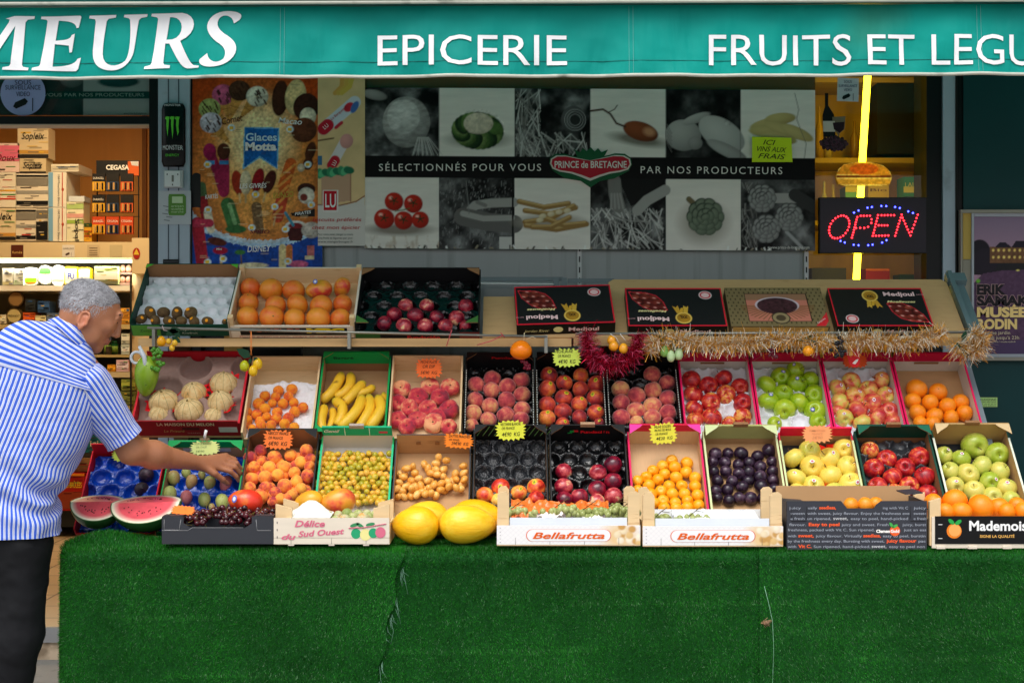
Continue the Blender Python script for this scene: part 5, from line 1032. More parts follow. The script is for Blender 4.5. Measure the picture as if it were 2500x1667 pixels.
for x in (.016,W-.016):
    for y in (.0,c['L']-.03): g=MB(); g.prism([(x-.022,.004),(x+.016,.004),(x+.016,.168),(x-.022,.156)],0,.02,0,c['M'] @ frame((0,y+.02,0),(1,0,0),(0,0,1),(0,-1,0))); g.build('corner_post',M_crwood,c['o'])
g=MB(); g.box((W/2,-.004,.05),(W,.006,.108),5,c['M']); g.box((W/2+.004,-.008,.059),(W-.012,.002,.096),0,c['M'])
for x in (.03,.14,.26): g.box((x,-.006,-.001),(.03,.012,.01),5,c['M'])
Y_=-.0095
fdisc(g,c,.076,.056,.026,.026,1,Y_); fdisc(g,c,.078,.058,.021,.021,2,Y_-.0006)
for x,z,a in ((.066,.088,2.4),(.09,.086,.6)): g.add([(x+.013*math.cos(t)*math.cos(a)-.007*math.sin(t)*math.sin(a),Y_-.001,z+.013*math.cos(t)*math.sin(a)+.007*math.sin(t)*math.cos(a)) for t in np.linspace(0,6.283,14)[:-1]],[tuple(range(13))],3,False,c['M'])
ft(g,c,'Mademoiselle',.128,.058,.032,.27,4,y=Y_,align='L',bold=.03); ft(g,c,'SIGNE LA QUALITÉ',.165,.033,.009,.12,6,y=Y_,align='L',bold=.02)
for z in (.03,.078): g.box((.028,Y_,z),(.014,.001,.002),4,c['M'] @ Matrix.Rotation(R(0),4,'Y'))
g.build('front_wall',[flat(18,18,20,.35),flat(238,130,30),flat(244,170,90),flat(40,160,70),flat(240,240,240),M_woodwh,flat(230,176,90)],c['o'])
# --- date boxes on the backing board
def datebox(px,wpx,l0,l1,label,style,rot=0,flip=True):
    M=fr((px-1250)*5.665/F_PX,5.665,1.437,40) @ Matrix.Translation((0,l0,0)) @ Matrix.Rotation(R(rot),4,'Z'); W=wpx*5.68/F_PX; L=l1-l0; T_=.05
    g=MB(); g.box((W/2,L/2,T_/2),(W,L,T_),0,M)
    if style == 'black':
        cv=Canvas(0,0,240,104,1.3,(30,29,30)); cv.tex(.2,3,3,2); cv.rect(0,0,240,3,(206,30,50)); cv.rect(0,101,240,104,(206,30,50)); cv.rect(0,0,3,104,(206,30,50)); cv.rect(237,0,240,104,(206,30,50))
        leaf=[(142,44),(170,40),(200,52),(222,72),(230,92),(190,90),(165,82),(150,66)]
        cv.poly([(x+(x-186)*.06,y+(y-67)*.08) for x,y in leaf],(206,40,56)); lf=Canvas(0,0,240,104,1.3,(60,20,18)); r_=random.Random(3)
        for yy in range(40,96,13):
            for xx in range(140,236,24): lf.ell(xx+(yy % 2)*9+r_.uniform(-3,3),yy,13,7,r_.choice([(130,50,40),(110,38,34),(150,66,50)]),r_.uniform(-.3,.3),.75,dark=(40,10,10)); lf.ell(xx+(yy % 2)*9-3,yy-3,4,1.5,(214,150,140),.2,soft=.9)
        ins=np.zeros(cv.X.shape,bool)
        for i in range(len(leaf)):
            (a,b_),(d,e)=leaf[i],leaf[(i+1) % len(leaf)]
            if b_ != e: ins ^= ((cv.Y<b_) != (cv.Y<e)) & (cv.X<(d-a)*(cv.Y-b_)/(e-b_)+a)
        cv.c[ins]=lf.c[ins]
        cv.poly([(100,50),(108,48),(112,36),(104,36)],(206,160,50)); 
        cv.poly([(92,34),(102,34),(100,56),(94,50),(88,56)],(206,166,60)); cv.poly([(108,34),(118,34),(128,54),(120,50),(114,56)],(196,150,50)); cv.ell(103,22,20,15,(226,190,90)); cv.ell(103,22,16.5,12,(176,130,40),0,.3)
        cv.ell(42,84,16,11,(226,214,212)); cv.ell(42,84,14,9.4,(196,30,50)); cv.ell(42,84,10,6.5,(226,190,190))
        ms=[M_black,MP,flat(236,200,200),flat(226,214,150),flat(60,40,20),flat(226,170,176)]
    else:
        cv=Canvas(0,0,240,104,1.3,(124,108,74))
        for yy in range(5,104,9):
            for xx in range(4,240,12): cv.ell(xx+(yy // 9 % 2)*6,yy,2,2.4,(66,56,36))
        cv.rect(46,16,200,92,(40,30,26)); cv.rect(48,18,198,90,(196,120,100)); cv.tex(.1,20,20,5)
        for q in range(24): a=math.pi*q/23; cv.line([(123,50),(123+90*math.cos(a),50+40*math.sin(a))],2,(120,84,50))
        cv.rect(48,18,198,34,(150,110,84)); cv.ell(122,48,54,22,(206,190,200)); cv.ell(122,50,50,22,(66,38,44)); cv.tex(.9,6,5,7,(cv.dist(122,50,50,22)<1).astype(float)); cv.ell(125,82,23,16,(50,40,34)); cv.ell(125,82,20,13.5,(150,132,96)); cv.ell(125,82,12,8,(80,66,48)); cv.poly([(206,104),(240,66),(240,90),(228,104)],(206,40,50))
        ms=[flat(110,92,60),MP,flat(190,176,130),flat(226,214,150),flat(226,210,206),flat(190,150,80)]
    fl=flip and style == 'black'
    def fn(U,V):
        u,v=(1-U,1-V) if fl else (U,V)
        if fl: pass
        A=np.stack([u*W,L*(1-v),T_+.0012+0*u],-1); A=A @ np.array(M.to_3x3()).T+np.array(M.translation); return A[...,0],A[...,1],A[...,2]
    if fl: cv.c=cv.c[::-1,::-1]; fn0=fn; fl2=True
    def fn2(U,V):
        A=np.stack([U*W,L*(1-V),T_+.0012+0*U],-1); A=A @ np.array(M.to_3x3()).T+np.array(M.translation); return A[...,0],A[...,1],A[...,2]
    cv.onto(g,fn2,1)
    def tx(t,u,v,h,w_,m_,**k_):
        if fl: u,v=1-u,1-v
        Mx=M @ frame((u*W,(1-v)*L,T_+.003),(1,0,0),(0,1,0),(0,0,1)) @ Matrix.Rotation(math.pi if fl else R(k_.pop('rot',0)),4,'Z'); g.text(t,Mx,h,w_,m_,**k_)
    if style == 'black': tx('Medjoul',.74,.22,.024,.125,2,bold=.03); tx('Moelleuses',.74,.4,.013,.115,3,shear=.3,bold=.03); tx('XXL',.43,.26,.016,.03,4,bold=.03); tx('DATTES',.965,.2,.006,.03,5)
    else: tx('NATURAL DATES MEDJOUL',.5,.1,.006,.12,2); tx('Exquisite',.93,.88,.009,.045,4,rot=42)
    sp=lambda x,z: M @ frame((x*W,-.0012,z),(1,0,0),(0,0,1),(0,-1,0))
    if style == 'black': g.text('Jordan River',sp(.2,.014),.012,.1,3,shear=.3); g.text('Medjoul',sp(.68,.016),.017,.12,2,bold=.03); g.add([(W*(.42+.05*math.cos(t)),-.001,.024+.014*math.sin(t)) for t in np.linspace(0,6.283,18)[:-1]],[tuple(range(17))],5 if False else 3,False,M)
    else: g.box((W*.5,-.0006,.025),(W*.96,.001,.04),5,M); g.text('Medjoul',sp(.5,.016),.014,.1,4)
    return g.build('date_box',ms,label=label,cat='date box')
datebox(1262,240,.012,.257,'black date box tilted askew with upside-down lettering, beside bare board','black',2.5)
datebox(1533,240,.006,.25,'black date box with upside-down lettering, straight, next to the brown date box','black')
datebox(1783,240,.006,.252,'brown patterned date box with a bowl of dates pictured','brown')
datebox(2041,234,.006,.25,'black date box with upright lettering and gold medal, rightmost on the board','black',0,False)
# ================================================================ FRUIT
def fmat(name,cols,scale=1.1,rough=.45,coat=0,bump=0,bs=14,speck=None,rnd=.25,sheen=0,stretch=(1,1,1),detail=3,spec=.45):
    if name in _mc: return _mc[name]
    m,n,l,b=newmat(name); tc=n.new('ShaderNodeTexCoord'); oi=n.new('ShaderNodeObjectInfo')
    mu=n.new('ShaderNodeMath'); mu.operation='MULTIPLY'; mu.inputs[1].default_value=57; l.new(oi.outputs['Random'],mu.inputs[0])
    ad=n.new('ShaderNodeVectorMath'); ad.operation='ADD'; l.new(tc.outputs['Object'],ad.inputs[0]); l.new(mu.outputs[0],ad.inputs[1])
    mp=n.new('ShaderNodeMapping'); mp.inputs['Scale'].default_value=stretch; l.new(ad.outputs[0],mp.inputs[0])
    ns=n.new('ShaderNodeTexNoise'); ns.inputs['Scale'].default_value=scale; ns.inputs['Detail'].default_value=detail; ns.inputs['Roughness'].default_value=.6; l.new(mp.outputs[0],ns.inputs['Vector'])
    sh=n.new('ShaderNodeMapRange'); sh.inputs[3].default_value=-rnd/2; sh.inputs[4].default_value=rnd/2; l.new(oi.outputs['Random'],sh.inputs[0])
    a2=n.new('ShaderNodeMath'); l.new(ns.outputs['Fac'],a2.inputs[0]); l.new(sh.outputs[0],a2.inputs[1])
    rp=n.new('ShaderNodeValToRGB'); e=rp.color_ramp.elements
    while len(e)<len(cols): e.new(.5)
    for q,(p_,c_) in zip(e,cols): q.position=p_; q.color=(*rgb(*c_),1)
    l.new(a2.outputs[0],rp.inputs[0]); out=rp.outputs[0]
    if speck:
        vo=n.new('ShaderNodeTexVoronoi'); vo.inputs['Scale'].default_value=speck[1]; l.new(ad.outputs[0],vo.inputs['Vector'])
        cm=n.new('ShaderNodeMapRange'); cm.inputs[1].default_value=speck[2]; cm.inputs[2].default_value=speck[2]*.6; l.new(vo.outputs['Distance'],cm.inputs[0])
        mx=n.new('ShaderNodeMix'); mx.data_type='RGBA'; l.new(cm.outputs[0],mx.inputs[0]); l.new(out,mx.inputs[6]); mx.inputs[7].default_value=(*rgb(*speck[0]),1); out=mx.outputs[2]
    l.new(out,b.inputs['Base Color']); b.inputs['Roughness'].default_value=rough; b.inputs['Coat Weight'].default_value=coat; b.inputs['Coat Roughness'].default_value=.15
    b.inputs['Specular IOR Level'].default_value=spec; b.inputs['Sheen Weight'].default_value=sheen
    if bump:
        nb=n.new('ShaderNodeTexNoise'); nb.inputs['Scale'].default_value=bs; nb.inputs['Detail'].default_value=3; l.new(mp.outputs[0],nb.inputs['Vector'])
        bp=n.new('ShaderNodeBump'); bp.inputs['Strength'].default_value=bump; bp.inputs['Distance'].default_value=.1; l.new(nb.outputs['Fac'],bp.inputs['Height']); l.new(bp.outputs[0],b.inputs['Normal'])
    _mc[name]=m; return m
PROTO={}
def proto(kind,mb,mats):
    o=mb.build(kind,mats,loc=(0,0,0)); PROTO[kind]=o.data; bpy.data.objects.remove(o)
def sph_prof(n=16,f=lambda t: (1,0)):
    return [(max(.002,math.sin(math.pi*i/n)),-math.cos(math.pi*i/n)) for i in range(n+1)]
def apple_prof(wd=1.0,n=22,top=.42,bot=.25):
    pr=[]
    for i in range(n+1):
        t=math.pi*i/n; r=math.sin(t)*wd*(1+.06*math.sin(t) ** 2)*(1+.06*-math.cos(t)*-1); z=-math.cos(t)*.93
        z -= top*math.exp(-((math.pi-t)/.3) ** 2)*.9; z += bot*math.exp(-(t/.36) ** 2)*.8
        pr.append((max(.004,r),z))
    return pr
for kind,m_ in (('red_apple',fmat('red_apple_skin',[(.33,(240,170,80)),(.45,(216,70,48)),(.6,(184,26,38)),(.76,(130,14,30))],.9,.36,.15,stretch=(2.2,2.2,.5),speck=((226,150,90),22,.05))),
                 ('green_apple',fmat('green_apple_skin',[(.3,(130,168,16)),(.55,(160,192,30)),(.75,(186,206,50))],.8,.3,.3,speck=((214,226,150),18,.05))),
                 ('blushed_apple',fmat('blushed_apple_skin',[(.32,(214,206,96)),(.43,(236,176,90)),(.55,(222,96,74)),(.72,(186,32,50))],.75,.35,.2,stretch=(1.5,1.5,.7),speck=((240,210,150),20,.05),rnd=.3)),
                 ('yellow_apple',fmat('yellow_apple_skin',[(.3,(206,206,84)),(.5,(236,214,96)),(.7,(244,206,84))],.8,.33,.2,speck=((150,130,60),18,.05))),
                 ('yellow_green_apple',fmat('yellow_green_apple_skin',[(.3,(160,180,50)),(.5,(196,200,90)),(.7,(222,206,100))],.7,.33,.2,speck=((140,130,60),18,.05),rnd=.4))):
    g=MB(); g.lathe(apple_prof(),0,28,None,True,lambda a,z: 1+.018*math.cos(5*a)*(-z*.5+.5)); proto(kind,g,m_)
def groove(a,z): d=math.atan2(math.sin(a),math.cos(a)); return 1-.055*math.exp(-(d/.2) ** 2)
pp=[(r,z-.22*math.exp(-((1-z)/.06) ** 1)) for r,z in sph_prof(20)]
for kind,m_ in (('peach',fmat('peach_skin',[(.3,(234,176,110)),(.43,(222,122,96)),(.57,(196,74,78)),(.75,(140,40,58))],1.0,.75,0,sheen=.35,spec=.2)),
                 ('nectarine',fmat('stickered_nectarine_skin',[(.3,(244,140,56)),(.44,(224,84,46)),(.58,(176,40,40)),(.75,(110,26,46))],.9,.5,.1,sheen=.15)),
                 ('dark_nectarine',fmat('dark_nectarine_skin',[(.28,(244,200,150)),(.37,(214,92,92)),(.5,(160,24,50)),(.7,(84,12,38))],.9,.3,.3,speck=((226,130,120),20,.05))),
                 ('orange_nectarine',fmat('orange_nectarine_skin',[(.32,(250,200,90)),(.46,(246,140,60)),(.6,(222,60,40)),(.75,(160,26,36))],.8,.35,.2,rnd=.35)),
                 ('apricot',fmat('apricot_skin',[(.3,(246,160,30)),(.5,(244,138,30)),(.62,(232,104,40)),(.75,(206,66,40))],.8,.65,0,sheen=.2,spec=.25)),
                 ('blushed_apricot',fmat('blushed_apricot_skin',[(.3,(250,176,66)),(.48,(242,146,58)),(.6,(224,98,56)),(.74,(160,46,60))],.8,.65,0,sheen=.2,spec=.25,rnd=.4)),
                 ('plum',fmat('dark_plum_skin',[(.3,(28,16,30)),(.55,(44,24,46)),(.75,(90,66,84))],1.2,.3,.15)),
                 ('golden_plum',fmat('golden_plum_skin',[(.3,(246,160,10)),(.6,(250,176,30)),(.8,(244,196,80))],1.0,.35,.1)),
                 ('mirabelle',fmat('mirabelle_skin',[(.3,(166,160,40)),(.48,(206,180,46)),(.65,(224,172,46)),(.8,(236,184,84))],1.1,.38,.1,speck=((150,100,50),9,.09),rnd=.5)),
                 ('greengage',fmat('greengage_skin',[(.3,(134,150,76)),(.5,(170,178,110)),(.68,(196,190,150)),(.8,(220,160,90))],1.1,.5,.0,rnd=.4)),
                 ('cherry',fmat('cherry_skin',[(.3,(36,6,14)),(.6,(70,12,24)),(.8,(110,20,36))],.8,.14,.4))):
    g=MB(); g.lathe(pp,0,24,None,True,groove); proto(kind,g,m_)
g=MB(); g.lathe([(.004,.28),(.16,.3),(.3,.42),(.5,.53),(.75,.5),(.95,.3),(1.02,0),(.95,-.28),(.72,-.46),(.4,-.5),(.2,-.42),(.004,-.36)][::-1],0,30,None,True,lambda a,z: 1+.03*math.cos(6*a+1)+.02*math.cos(3*a)); g.ball((0,0,.3),(.09,.09,.05),1,8)
proto('flat_peach',g,[fmat('flat_peach_skin',[(.32,(240,170,120)),(.43,(222,96,84)),(.55,(196,46,66)),(.72,(136,40,60))],1.0,.7,0,sheen=.3,spec=.2,rnd=.3),flat(90,60,40)])
for kind,m_ in (('orange',fmat('orange_peel',[(.3,(246,134,6)),(.7,(252,150,20))],1,.42,.1,bump=.12,bs=26)),('grapefruit',fmat('grapefruit_peel',[(.3,(236,150,40)),(.5,(240,140,44)),(.68,(232,106,40))],.8,.42,.1,bump=.08,bs=26,rnd=.35)),
                 ('clementine',fmat('clementine_peel',[(.3,(244,140,20)),(.7,(250,160,40))],1,.4,.1,bump=.12,bs=20))):
    g=MB(); g.lathe([(r,z*.95+(.05*math.exp(-((1+z)/.04))-.03*math.exp(-((1-z)/.03)))) for r,z in sph_prof(18)],0,24); g.ball((0,0,.925),(.06,.06,.03),1,8); proto(kind,g,[m_,flat(110,110,50)])
g=MB(); g.lathe([(r*.82,z) for r,z in sph_prof(16)],0,20); g.ball((0,0,.98),(.1,.1,.05),1,8); proto('kiwi',g,[fmat('kiwi_skin',[(.3,(84,62,34)),(.7,(112,86,48))],2,.8,0,bump=.2,bs=40),flat(60,44,26)])
g=MB(); g.lathe([(r*.74*(1+.1*z),z) for r,z in sph_prof(16)],0,18); proto('date',g,fmat('yellow_date_skin',[(.3,(222,150,50)),(.55,(236,176,84)),(.75,(244,200,120))],1.2,.35,.1,stretch=(1,1,.4)))
g=MB(); g.lathe([(r*.74*(1+.08*z),z*(1 if z<.8 else .95)) for r,z in sph_prof(18)],0,20); proto('prickly_pear',g,fmat('prickly_pear_skin',[(.3,(140,150,80)),(.48,(166,156,90)),(.66,(176,140,90)),(.8,(180,130,84))],.8,.5,.05,speck=((70,56,34),3.6,.17),rnd=.3))
for nm,c1,c2 in (('green',(150,160,84),(186,190,110)),('pink',(176,84,96),(206,120,120))):
    g=MB(); g.lathe([(r*.74*(1+.08*z),z) for r,z in sph_prof(18)],0,20); proto('prickly_pear_'+nm,g,fmat(nm+'_prickly_pear_skin',[(.3,c1),(.7,c2)],.8,.5,.05,speck=((76,60,40),3.6,.17)))
g=MB(); g.lathe([(r*.95,z*.9-.06*math.exp(-((1-z)/.05))) for r,z in sph_prof(24)],0,60,None,True,lambda a,z: 1-.045*math.exp(-((((a*10/6.2832)+.5) % 1-.5)/.07) ** 2)); g.tube([(0,0,.8),(0,0,.9),(.05,.02,.98)],[.09,.06,.05],1,8)
for q in range(10): g.tube([(.915*math.sin(t)*math.cos((q+.0)*.6283),.915*math.sin(t)*math.sin(q*.6283),-.905*math.cos(t)) for t in np.linspace(.4,2.85,12)],.0125,1,5)
m_mel=fmat('netted_melon_skin',[(.3,(210,172,112)),(.5,(232,204,148)),(.7,(222,172,104)),(.8,(150,130,76))],1.6,.65,0,bump=.35,bs=16,speck=((120,96,56),5,.06)); proto('melon',g,[m_mel,flat(146,128,80)])
g=MB(); g.lathe([(r*.76*(1-.16*z),z) for r,z in sph_prof(24)],0,36,None,True,lambda a,z: 1+.006*math.sin(a*9+z*3)); proto('canary_melon',g,fmat('canary_melon_skin',[(.3,(246,184,14)),(.5,(250,194,26)),(.7,(252,206,50))],1.0,.32,.15,bump=.10,bs=3.0,stretch=(5,5,.5)))
for nm,cols in (('red',[(.3,(226,50,30)),(.55,(232,60,36)),(.75,(240,150,40))]),('yellow',[(.3,(240,180,40)),(.55,(226,160,40)),(.75,(206,150,60))]),('mixed',[(.35,(226,160,40)),(.48,(236,150,50)),(.6,(216,70,50)),(.75,(190,44,50))])):
    g=MB(); g.lathe([(r*.72*(1+.12*z),z) for r,z in sph_prof(20)],0,26); proto('mango_'+nm,g,fmat(nm+'_mango_skin',cols,.7,.35,.15,speck=((206,120,40),16,.06),rnd=.05))
g=MB(); g.tube([(0,0,.62),(.03,0,.85),(.1,0,1.12)],[.035,.03,.045],0,6); proto('stalk',g,flat(96,70,40,.7))
g=MB(); g.tube([(0,0,.75),(.15,0,2.0),(.6,0,3.2)],[.07,.06,.09],0,5); proto('cherry_stalk',g,flat(130,110,50,.6))
def sticker_mesh(nm,m_,m2=None,rr=.24):
    g=MB(); V=[(0,0,1.03)]; 
    for q in (.6,1):
        for j in range(12): a=j*math.pi/6; d=rr*q; V.append((math.sin(d)*math.cos(a)*1.03,math.sin(d)*math.sin(a)*.8*1.03,math.cos(d)*1.03))
    g.add(V,[(0,1+j,1+(j+1) % 12) for j in range(12)],1,True); g.add(V,[(1+j,13+j,13+(j+1) % 12,1+(j+1) % 12) for j in range(12)],0,True); proto(nm,g,[m_,m2 or m_])
sticker_mesh('orange_label',flat(246,160,20),None,.3); sticker_mesh('gold_label',flat(226,206,40),flat(130,140,40),.27); sticker_mesh('white_label',flat(240,240,240),flat(190,90,110),.2); sticker_mesh('blue_label',flat(80,100,190),flat(226,226,240),.22)
def on_plane(M,px,py,h):
    o=Vector((0,0,CAM_Z)); d=Vector(((px-1250)/F_PX,1,-(py-833.5)/F_PX)); nrm=Vector((M[0][2],M[1][2],M[2][2])); p0=M @ Vector((0,0,h))
    return o+d*((p0-o).dot(nrm)/d.dot(nrm))
def rq(): return Euler((random.uniform(-3.1,3.1),random.uniform(-3.1,3.1),random.uniform(-3.1,3.1)))
def up_tilt(t=.5,base=R(-35)):
    return (Matrix.Rotation(random.uniform(-t,t),3,'Y') @ Matrix.Rotation(base+random.uniform(-t,t),3,'X') @ Matrix.Rotation(random.uniform(0,6.28),3,'Z')).to_euler()
def one(kind,loc,r,name=None,rot=None,label=None,cat=None,group=None):
    o=bpy.data.objects.new(name or kind,PROTO[kind]); S.collection.objects.link(o); o.location=loc
    o.scale=tuple(r*random.uniform(.95,1.05) for _ in '123') if not hasattr(r,'__len__') else r; o.rotation_euler=rot if rot is not None else rq()
    return tag(o,label,cat,group)
def child(o,kind,name,wdir=None):
    c_=bpy.data.objects.new(name,PROTO[kind]); S.collection.objects.link(c_); c_.parent=o
    if wdir is not None:
        d=o.rotation_euler.to_matrix().inverted() @ Vector(wdir).normalized(); c_.rotation_euler=d.to_track_quat('Z','Y').to_euler()
    return c_
ORD=['first','second','third','fourth','fifth','sixth','seventh','eighth','ninth','tenth','eleventh','twelfth']
ROWN=['top','second','third','fourth','fifth','sixth','seventh','eighth','ninth']
def rows_of(pts,gap):
    idx=sorted(range(len(pts)),key=lambda i: pts[i][1]); rows=[]
    for i in idx:
        if rows and pts[i][1]-pts[rows[-1][0]][1]<gap: rows[-1].append(i)
        else: rows.append([i])
    out={}
    for a,rw in enumerate(rows):
        for b_,i in enumerate(sorted(rw,key=lambda i: pts[i][0])): out[i]=(a,b_,len(rw),len(rows))
    return out
def row_label(desc,where,q):
    a,b_,n_,N=q; rn='bottom' if a == N-1 and N>1 else ROWN[min(a,8)]
    if n_ == 1: return '%s alone in the %s row %s' % (desc,rn,where)
    return '%s %s from left in the %s row %s' % (desc,ORD[min(b_,11)],rn,where)
def put(cr,key,kind,pts,desc,cat,group,where,h=None,name=None,rows=True,stick=None,stalk=False,rot=None,tray_z=None,M=None,rad=None,sway=0):
    M=M or CR[key]['M']; P_=[]
    for p in pts:
        cc=p[3] if len(p)>3 and isinstance(p[3],str) else cr; px,py=crop(cc,p[0],p[1]); P_.append((px,py,(p[2] if len(p)>2 else rad)/CROPS[cc][2]))
    rl=rows_of(P_,.95*np.mean([q[2] for q in P_])) if rows else {}; res=[]
    for i,(px,py,r) in enumerate(P_):
        rm=r*5.5/F_PX; hh=(tray_z+rm*.35 if tray_z is not None else .006+rm) if h is None else h+random.uniform(-sway,sway)
        loc=on_plane(M,px,py,hh); rm=r*loc.y/F_PX
        k_=kind if isinstance(kind,str) else random.choice(kind)
        o=one(k_,loc,rm,name or k_,rot() if rot else None,row_label(desc,where,rl[i]) if rows else desc+' '+where,cat,group)
        if stalk: child(o,'stalk','stalk')
        if stick and (stick[1] >= 1 or random.random()<stick[1]): child(o,stick[0],'sticker',(random.uniform(-.5,.5),-1,random.uniform(stick[2],stick[3])))
        res.append(o)
    return res
put('A','kiwi','kiwi',[(243,450,62),(362,448,60),(482,455,62),(605,452,65),(165,505,50),(290,522,54),(410,527,56),(520,524,54),(635,527,54),(755,527,52),(912,532,34)],'brown kiwi','kiwi','kiwis in the green box','of the green box',stick=('orange_label',.75,-.1,.7),tray_z=.038)
put('A','pomelo','grapefruit',[(1135,230,90),(1320,245,102),(1520,252,98),(1120,362,92),(1360,385,94),(1555,378,98),(1765,388,102),(1955,372,86),(1112,490,99),(1325,490,108),(1530,503,98),(1740,503,104),(1935,500,90)],'orange grapefruit','grapefruit','grapefruits in the wooden crate','of the POMELOS crate')
o=put('A','pomelo','mango_mixed',[(1745,245,122)],'red and orange mango lying sideways between grapefruits','mango',None,'with blue sticker',rows=False,name='mango',rot=lambda: Euler((0,R(80),.3)))[0]; child(o,'blue_label','sticker',(-.2,-1,.7))
put('A','pomelo','mango_mixed',[(1950,228,100)],'red topped mango in the upper right corner','mango',None,'of the grapefruit crate',rows=False,name='mango',rot=lambda: Euler((R(30),.4,0)))
put('B','fund1','dark_nectarine',[(550,390,70),(735,393,70),(1085,400,73),(448,470,71),(635,480,76),(823,495,70),(1002,500,73),(358,545,67),(532,570,73),(722,572,73),(903,572,71),(1080,570,55)],'red nectarine','nectarine','nectarines on the top shelf','of the black top-shelf box',name='nectarine',tray_z=.022)
MEL=[(900,1090,134),(635,1172,120),(365,1250,137),(870,1252,122),(590,1328,137),(325,1366,100),(810,1380,90)]
for a_,h_ in ((MEL[:5],.062),(MEL[5:],.058)): put('A','melon','melon',a_,'pale netted melon' if h_>.059 else 'netted melon behind the lip,','melon','netted melons in the red box','of the red box',h=h_,rot=lambda: up_tilt(.35,R(20)))
M=CR['melon']['M']
for (u,v,q),lb in zip(MEL[:4],('topmost melon','melon left of the topmost one','leftmost melon','right lower melon','large centre melon','lower left melon')):
    px,py=crop('A',u,v); c0_=on_plane(M,px,py,.066); g=MB(); n_=26; V=[]
    for j in range(n_): a=j*6.283/n_; rr=(q/3.6466)*5.7/F_PX*(1.22 if j % 2 else .98)*random.uniform(.92,1.08); V.append((rr*math.cos(a),rr*math.sin(a)*.95,random.uniform(-.01,.015)))
    V.append((0,0,-.02)); X_=Matrix(M); X_.translation=c0_; g.add(V,[(n_,j,(j+1) % n_) for j in range(n_)],0,False,X_)
    g.build('red_paper',flat(214,14,30,.55),label='jagged red paper star under the '+lb,cat='paper',group='red paper stars under melons')
put('A','apric1','apricot',[(1385,1145,49),(1505,1130,50),(1265,1190,49),(1360,1200,46),(1475,1195,46),(1210,1260,53),(1330,1255,42),(1425,1260,49),(1522,1250,46),(1605,1292,46),(1265,1305,51),(1375,1335,47),(1530,1330,51),(1105,1335,46),(1190,1355,47),(1280,1375,43),(1365,1392,49),(1472,1385,49),(1105,1405,51),(1220,1415,47),(1065,1450,51),(1230,1450,47),(1320,1450,46),(1440,1440,49),(1525,1470,46),(1150,1478,38)],'small orange apricot','apricot','apricots on white paper','on white paper',name='apricot',h=.036,sway=.004)
mb_=None
m,n,l,b=newmat('banana_skin'); at=n.new('ShaderNodeAttribute'); at.attribute_name='Col'; l.new(at.outputs['Color'],b.inputs['Base Color']); b.inputs['Roughness'].default_value=.45; M_ban=m
def banana(path,r,h,label):
    M=CR['banana']['M']; P0=[on_plane(M,*crop('A',u,v),h+hh) for u,v,hh in path]; pts=[]
    for i in range(len(P0)-1):
        p0,p1,p2,p3=P0[max(i-1,0)],P0[i],P0[i+1],P0[min(i+2,len(P0)-1)]
        for t in np.linspace(0,1,7)[:-1]: pts.append(.5*((2*p1)+(p2-p0)*t+(2*p0-5*p1+4*p2-p3)*t*t+(3*p1-p0-3*p2+p3)*t ** 3))
    pts.append(P0[-1]); k_=len(pts); r=r/3.6466*5.7/F_PX
    rr=[r*min(1,.3+3.2*(i/(k_-1)) ** .8)*min(1,.25+4.5*(1-i/(k_-1)) ** .9) for i in range(k_)]
    g=MB(); g.tube(pts,rr,0,10); V=g.ch[0][0]; t=np.repeat(np.arange(k_)/(k_-1),10); base=np.array(rgb(242,192,44)); C_=np.ones((len(V),3))*base
    C_ *= (1+.18*(fbm(V[:,0]*60,V[:,2]*60,3)-.5))[:,None]
    for e in (t<.05,t>.94): C_[e]=rgb(70,56,26)
    q=(t>.05) & (t<.16); C_[q]=C_[q]*.4+np.array(rgb(176,180,60))*.6
    sp=vnoise(V[:,0]*300,V[:,2]*300,5)>.93; C_[sp]=rgb(110,74,30)
    g.ch[0]=g.ch[0][:5]+(C_,); return g.build('banana',M_ban,label=label,cat='banana',group='bananas in the green box')
for i,(p_,r,h,lb) in enumerate(([[(1950,985,0),(1910,1080,.01),(1840,1175,.01),(1745,1248,0)],47,.035,'leftmost upper banana pointing down left'],[[(2025,985,0),(2025,1090,.012),(1965,1165,.01),(1875,1210,0)],46,.03,'second upper banana beside the leftmost one'],[[(2150,1065,0),(2080,1140,.012),(2010,1215,.01),(1965,1255,0)],46,.045,'banana running diagonally in the middle'],
        [[(1800,1275,0),(1775,1350,.01),(1765,1430,.01),(1785,1515,0)],44,.05,'lower leftmost banana beside the green wall'],[[(1870,1225,0),(1950,1280,.012),(1945,1380,.012),(1890,1470,0)],46,.05,'lower banana curved like a hook'],[[(1860,1300,0),(1875,1370,.005),(1855,1450,.005),(1820,1515,0)],36,.035,'lower banana partly hidden under the hook one'],
        [[(2135,1190,0),(2095,1300,.015),(2010,1400,.015),(1915,1490,0)],50,.065,'large front banana left of centre'],[[(2190,1180,0),(2200,1300,.015),(2150,1400,.015),(2085,1510,0)],46,.06,'large front banana right of centre'],[[(2265,1190,0),(2300,1290,.015),(2255,1390,.015),(2175,1495,0)],50,.06,'rightmost large front banana'],
        [[(2240,1105,0),(2180,1145,.008),(2110,1170,.008),(2060,1220,0)],38,.04,'short banana crossing the upper right'],[[(2320,1160,0),(2335,1260,.006),(2330,1340,.006),(2290,1420,0)],36,.03,'banana by the right wall'],[[(2060,1290,0),(2060,1370,.006),(2020,1440,.006),(1970,1500,0)],42,.045,'front banana under the large left one'])): banana(p_,r,h,lb+' of the green box')
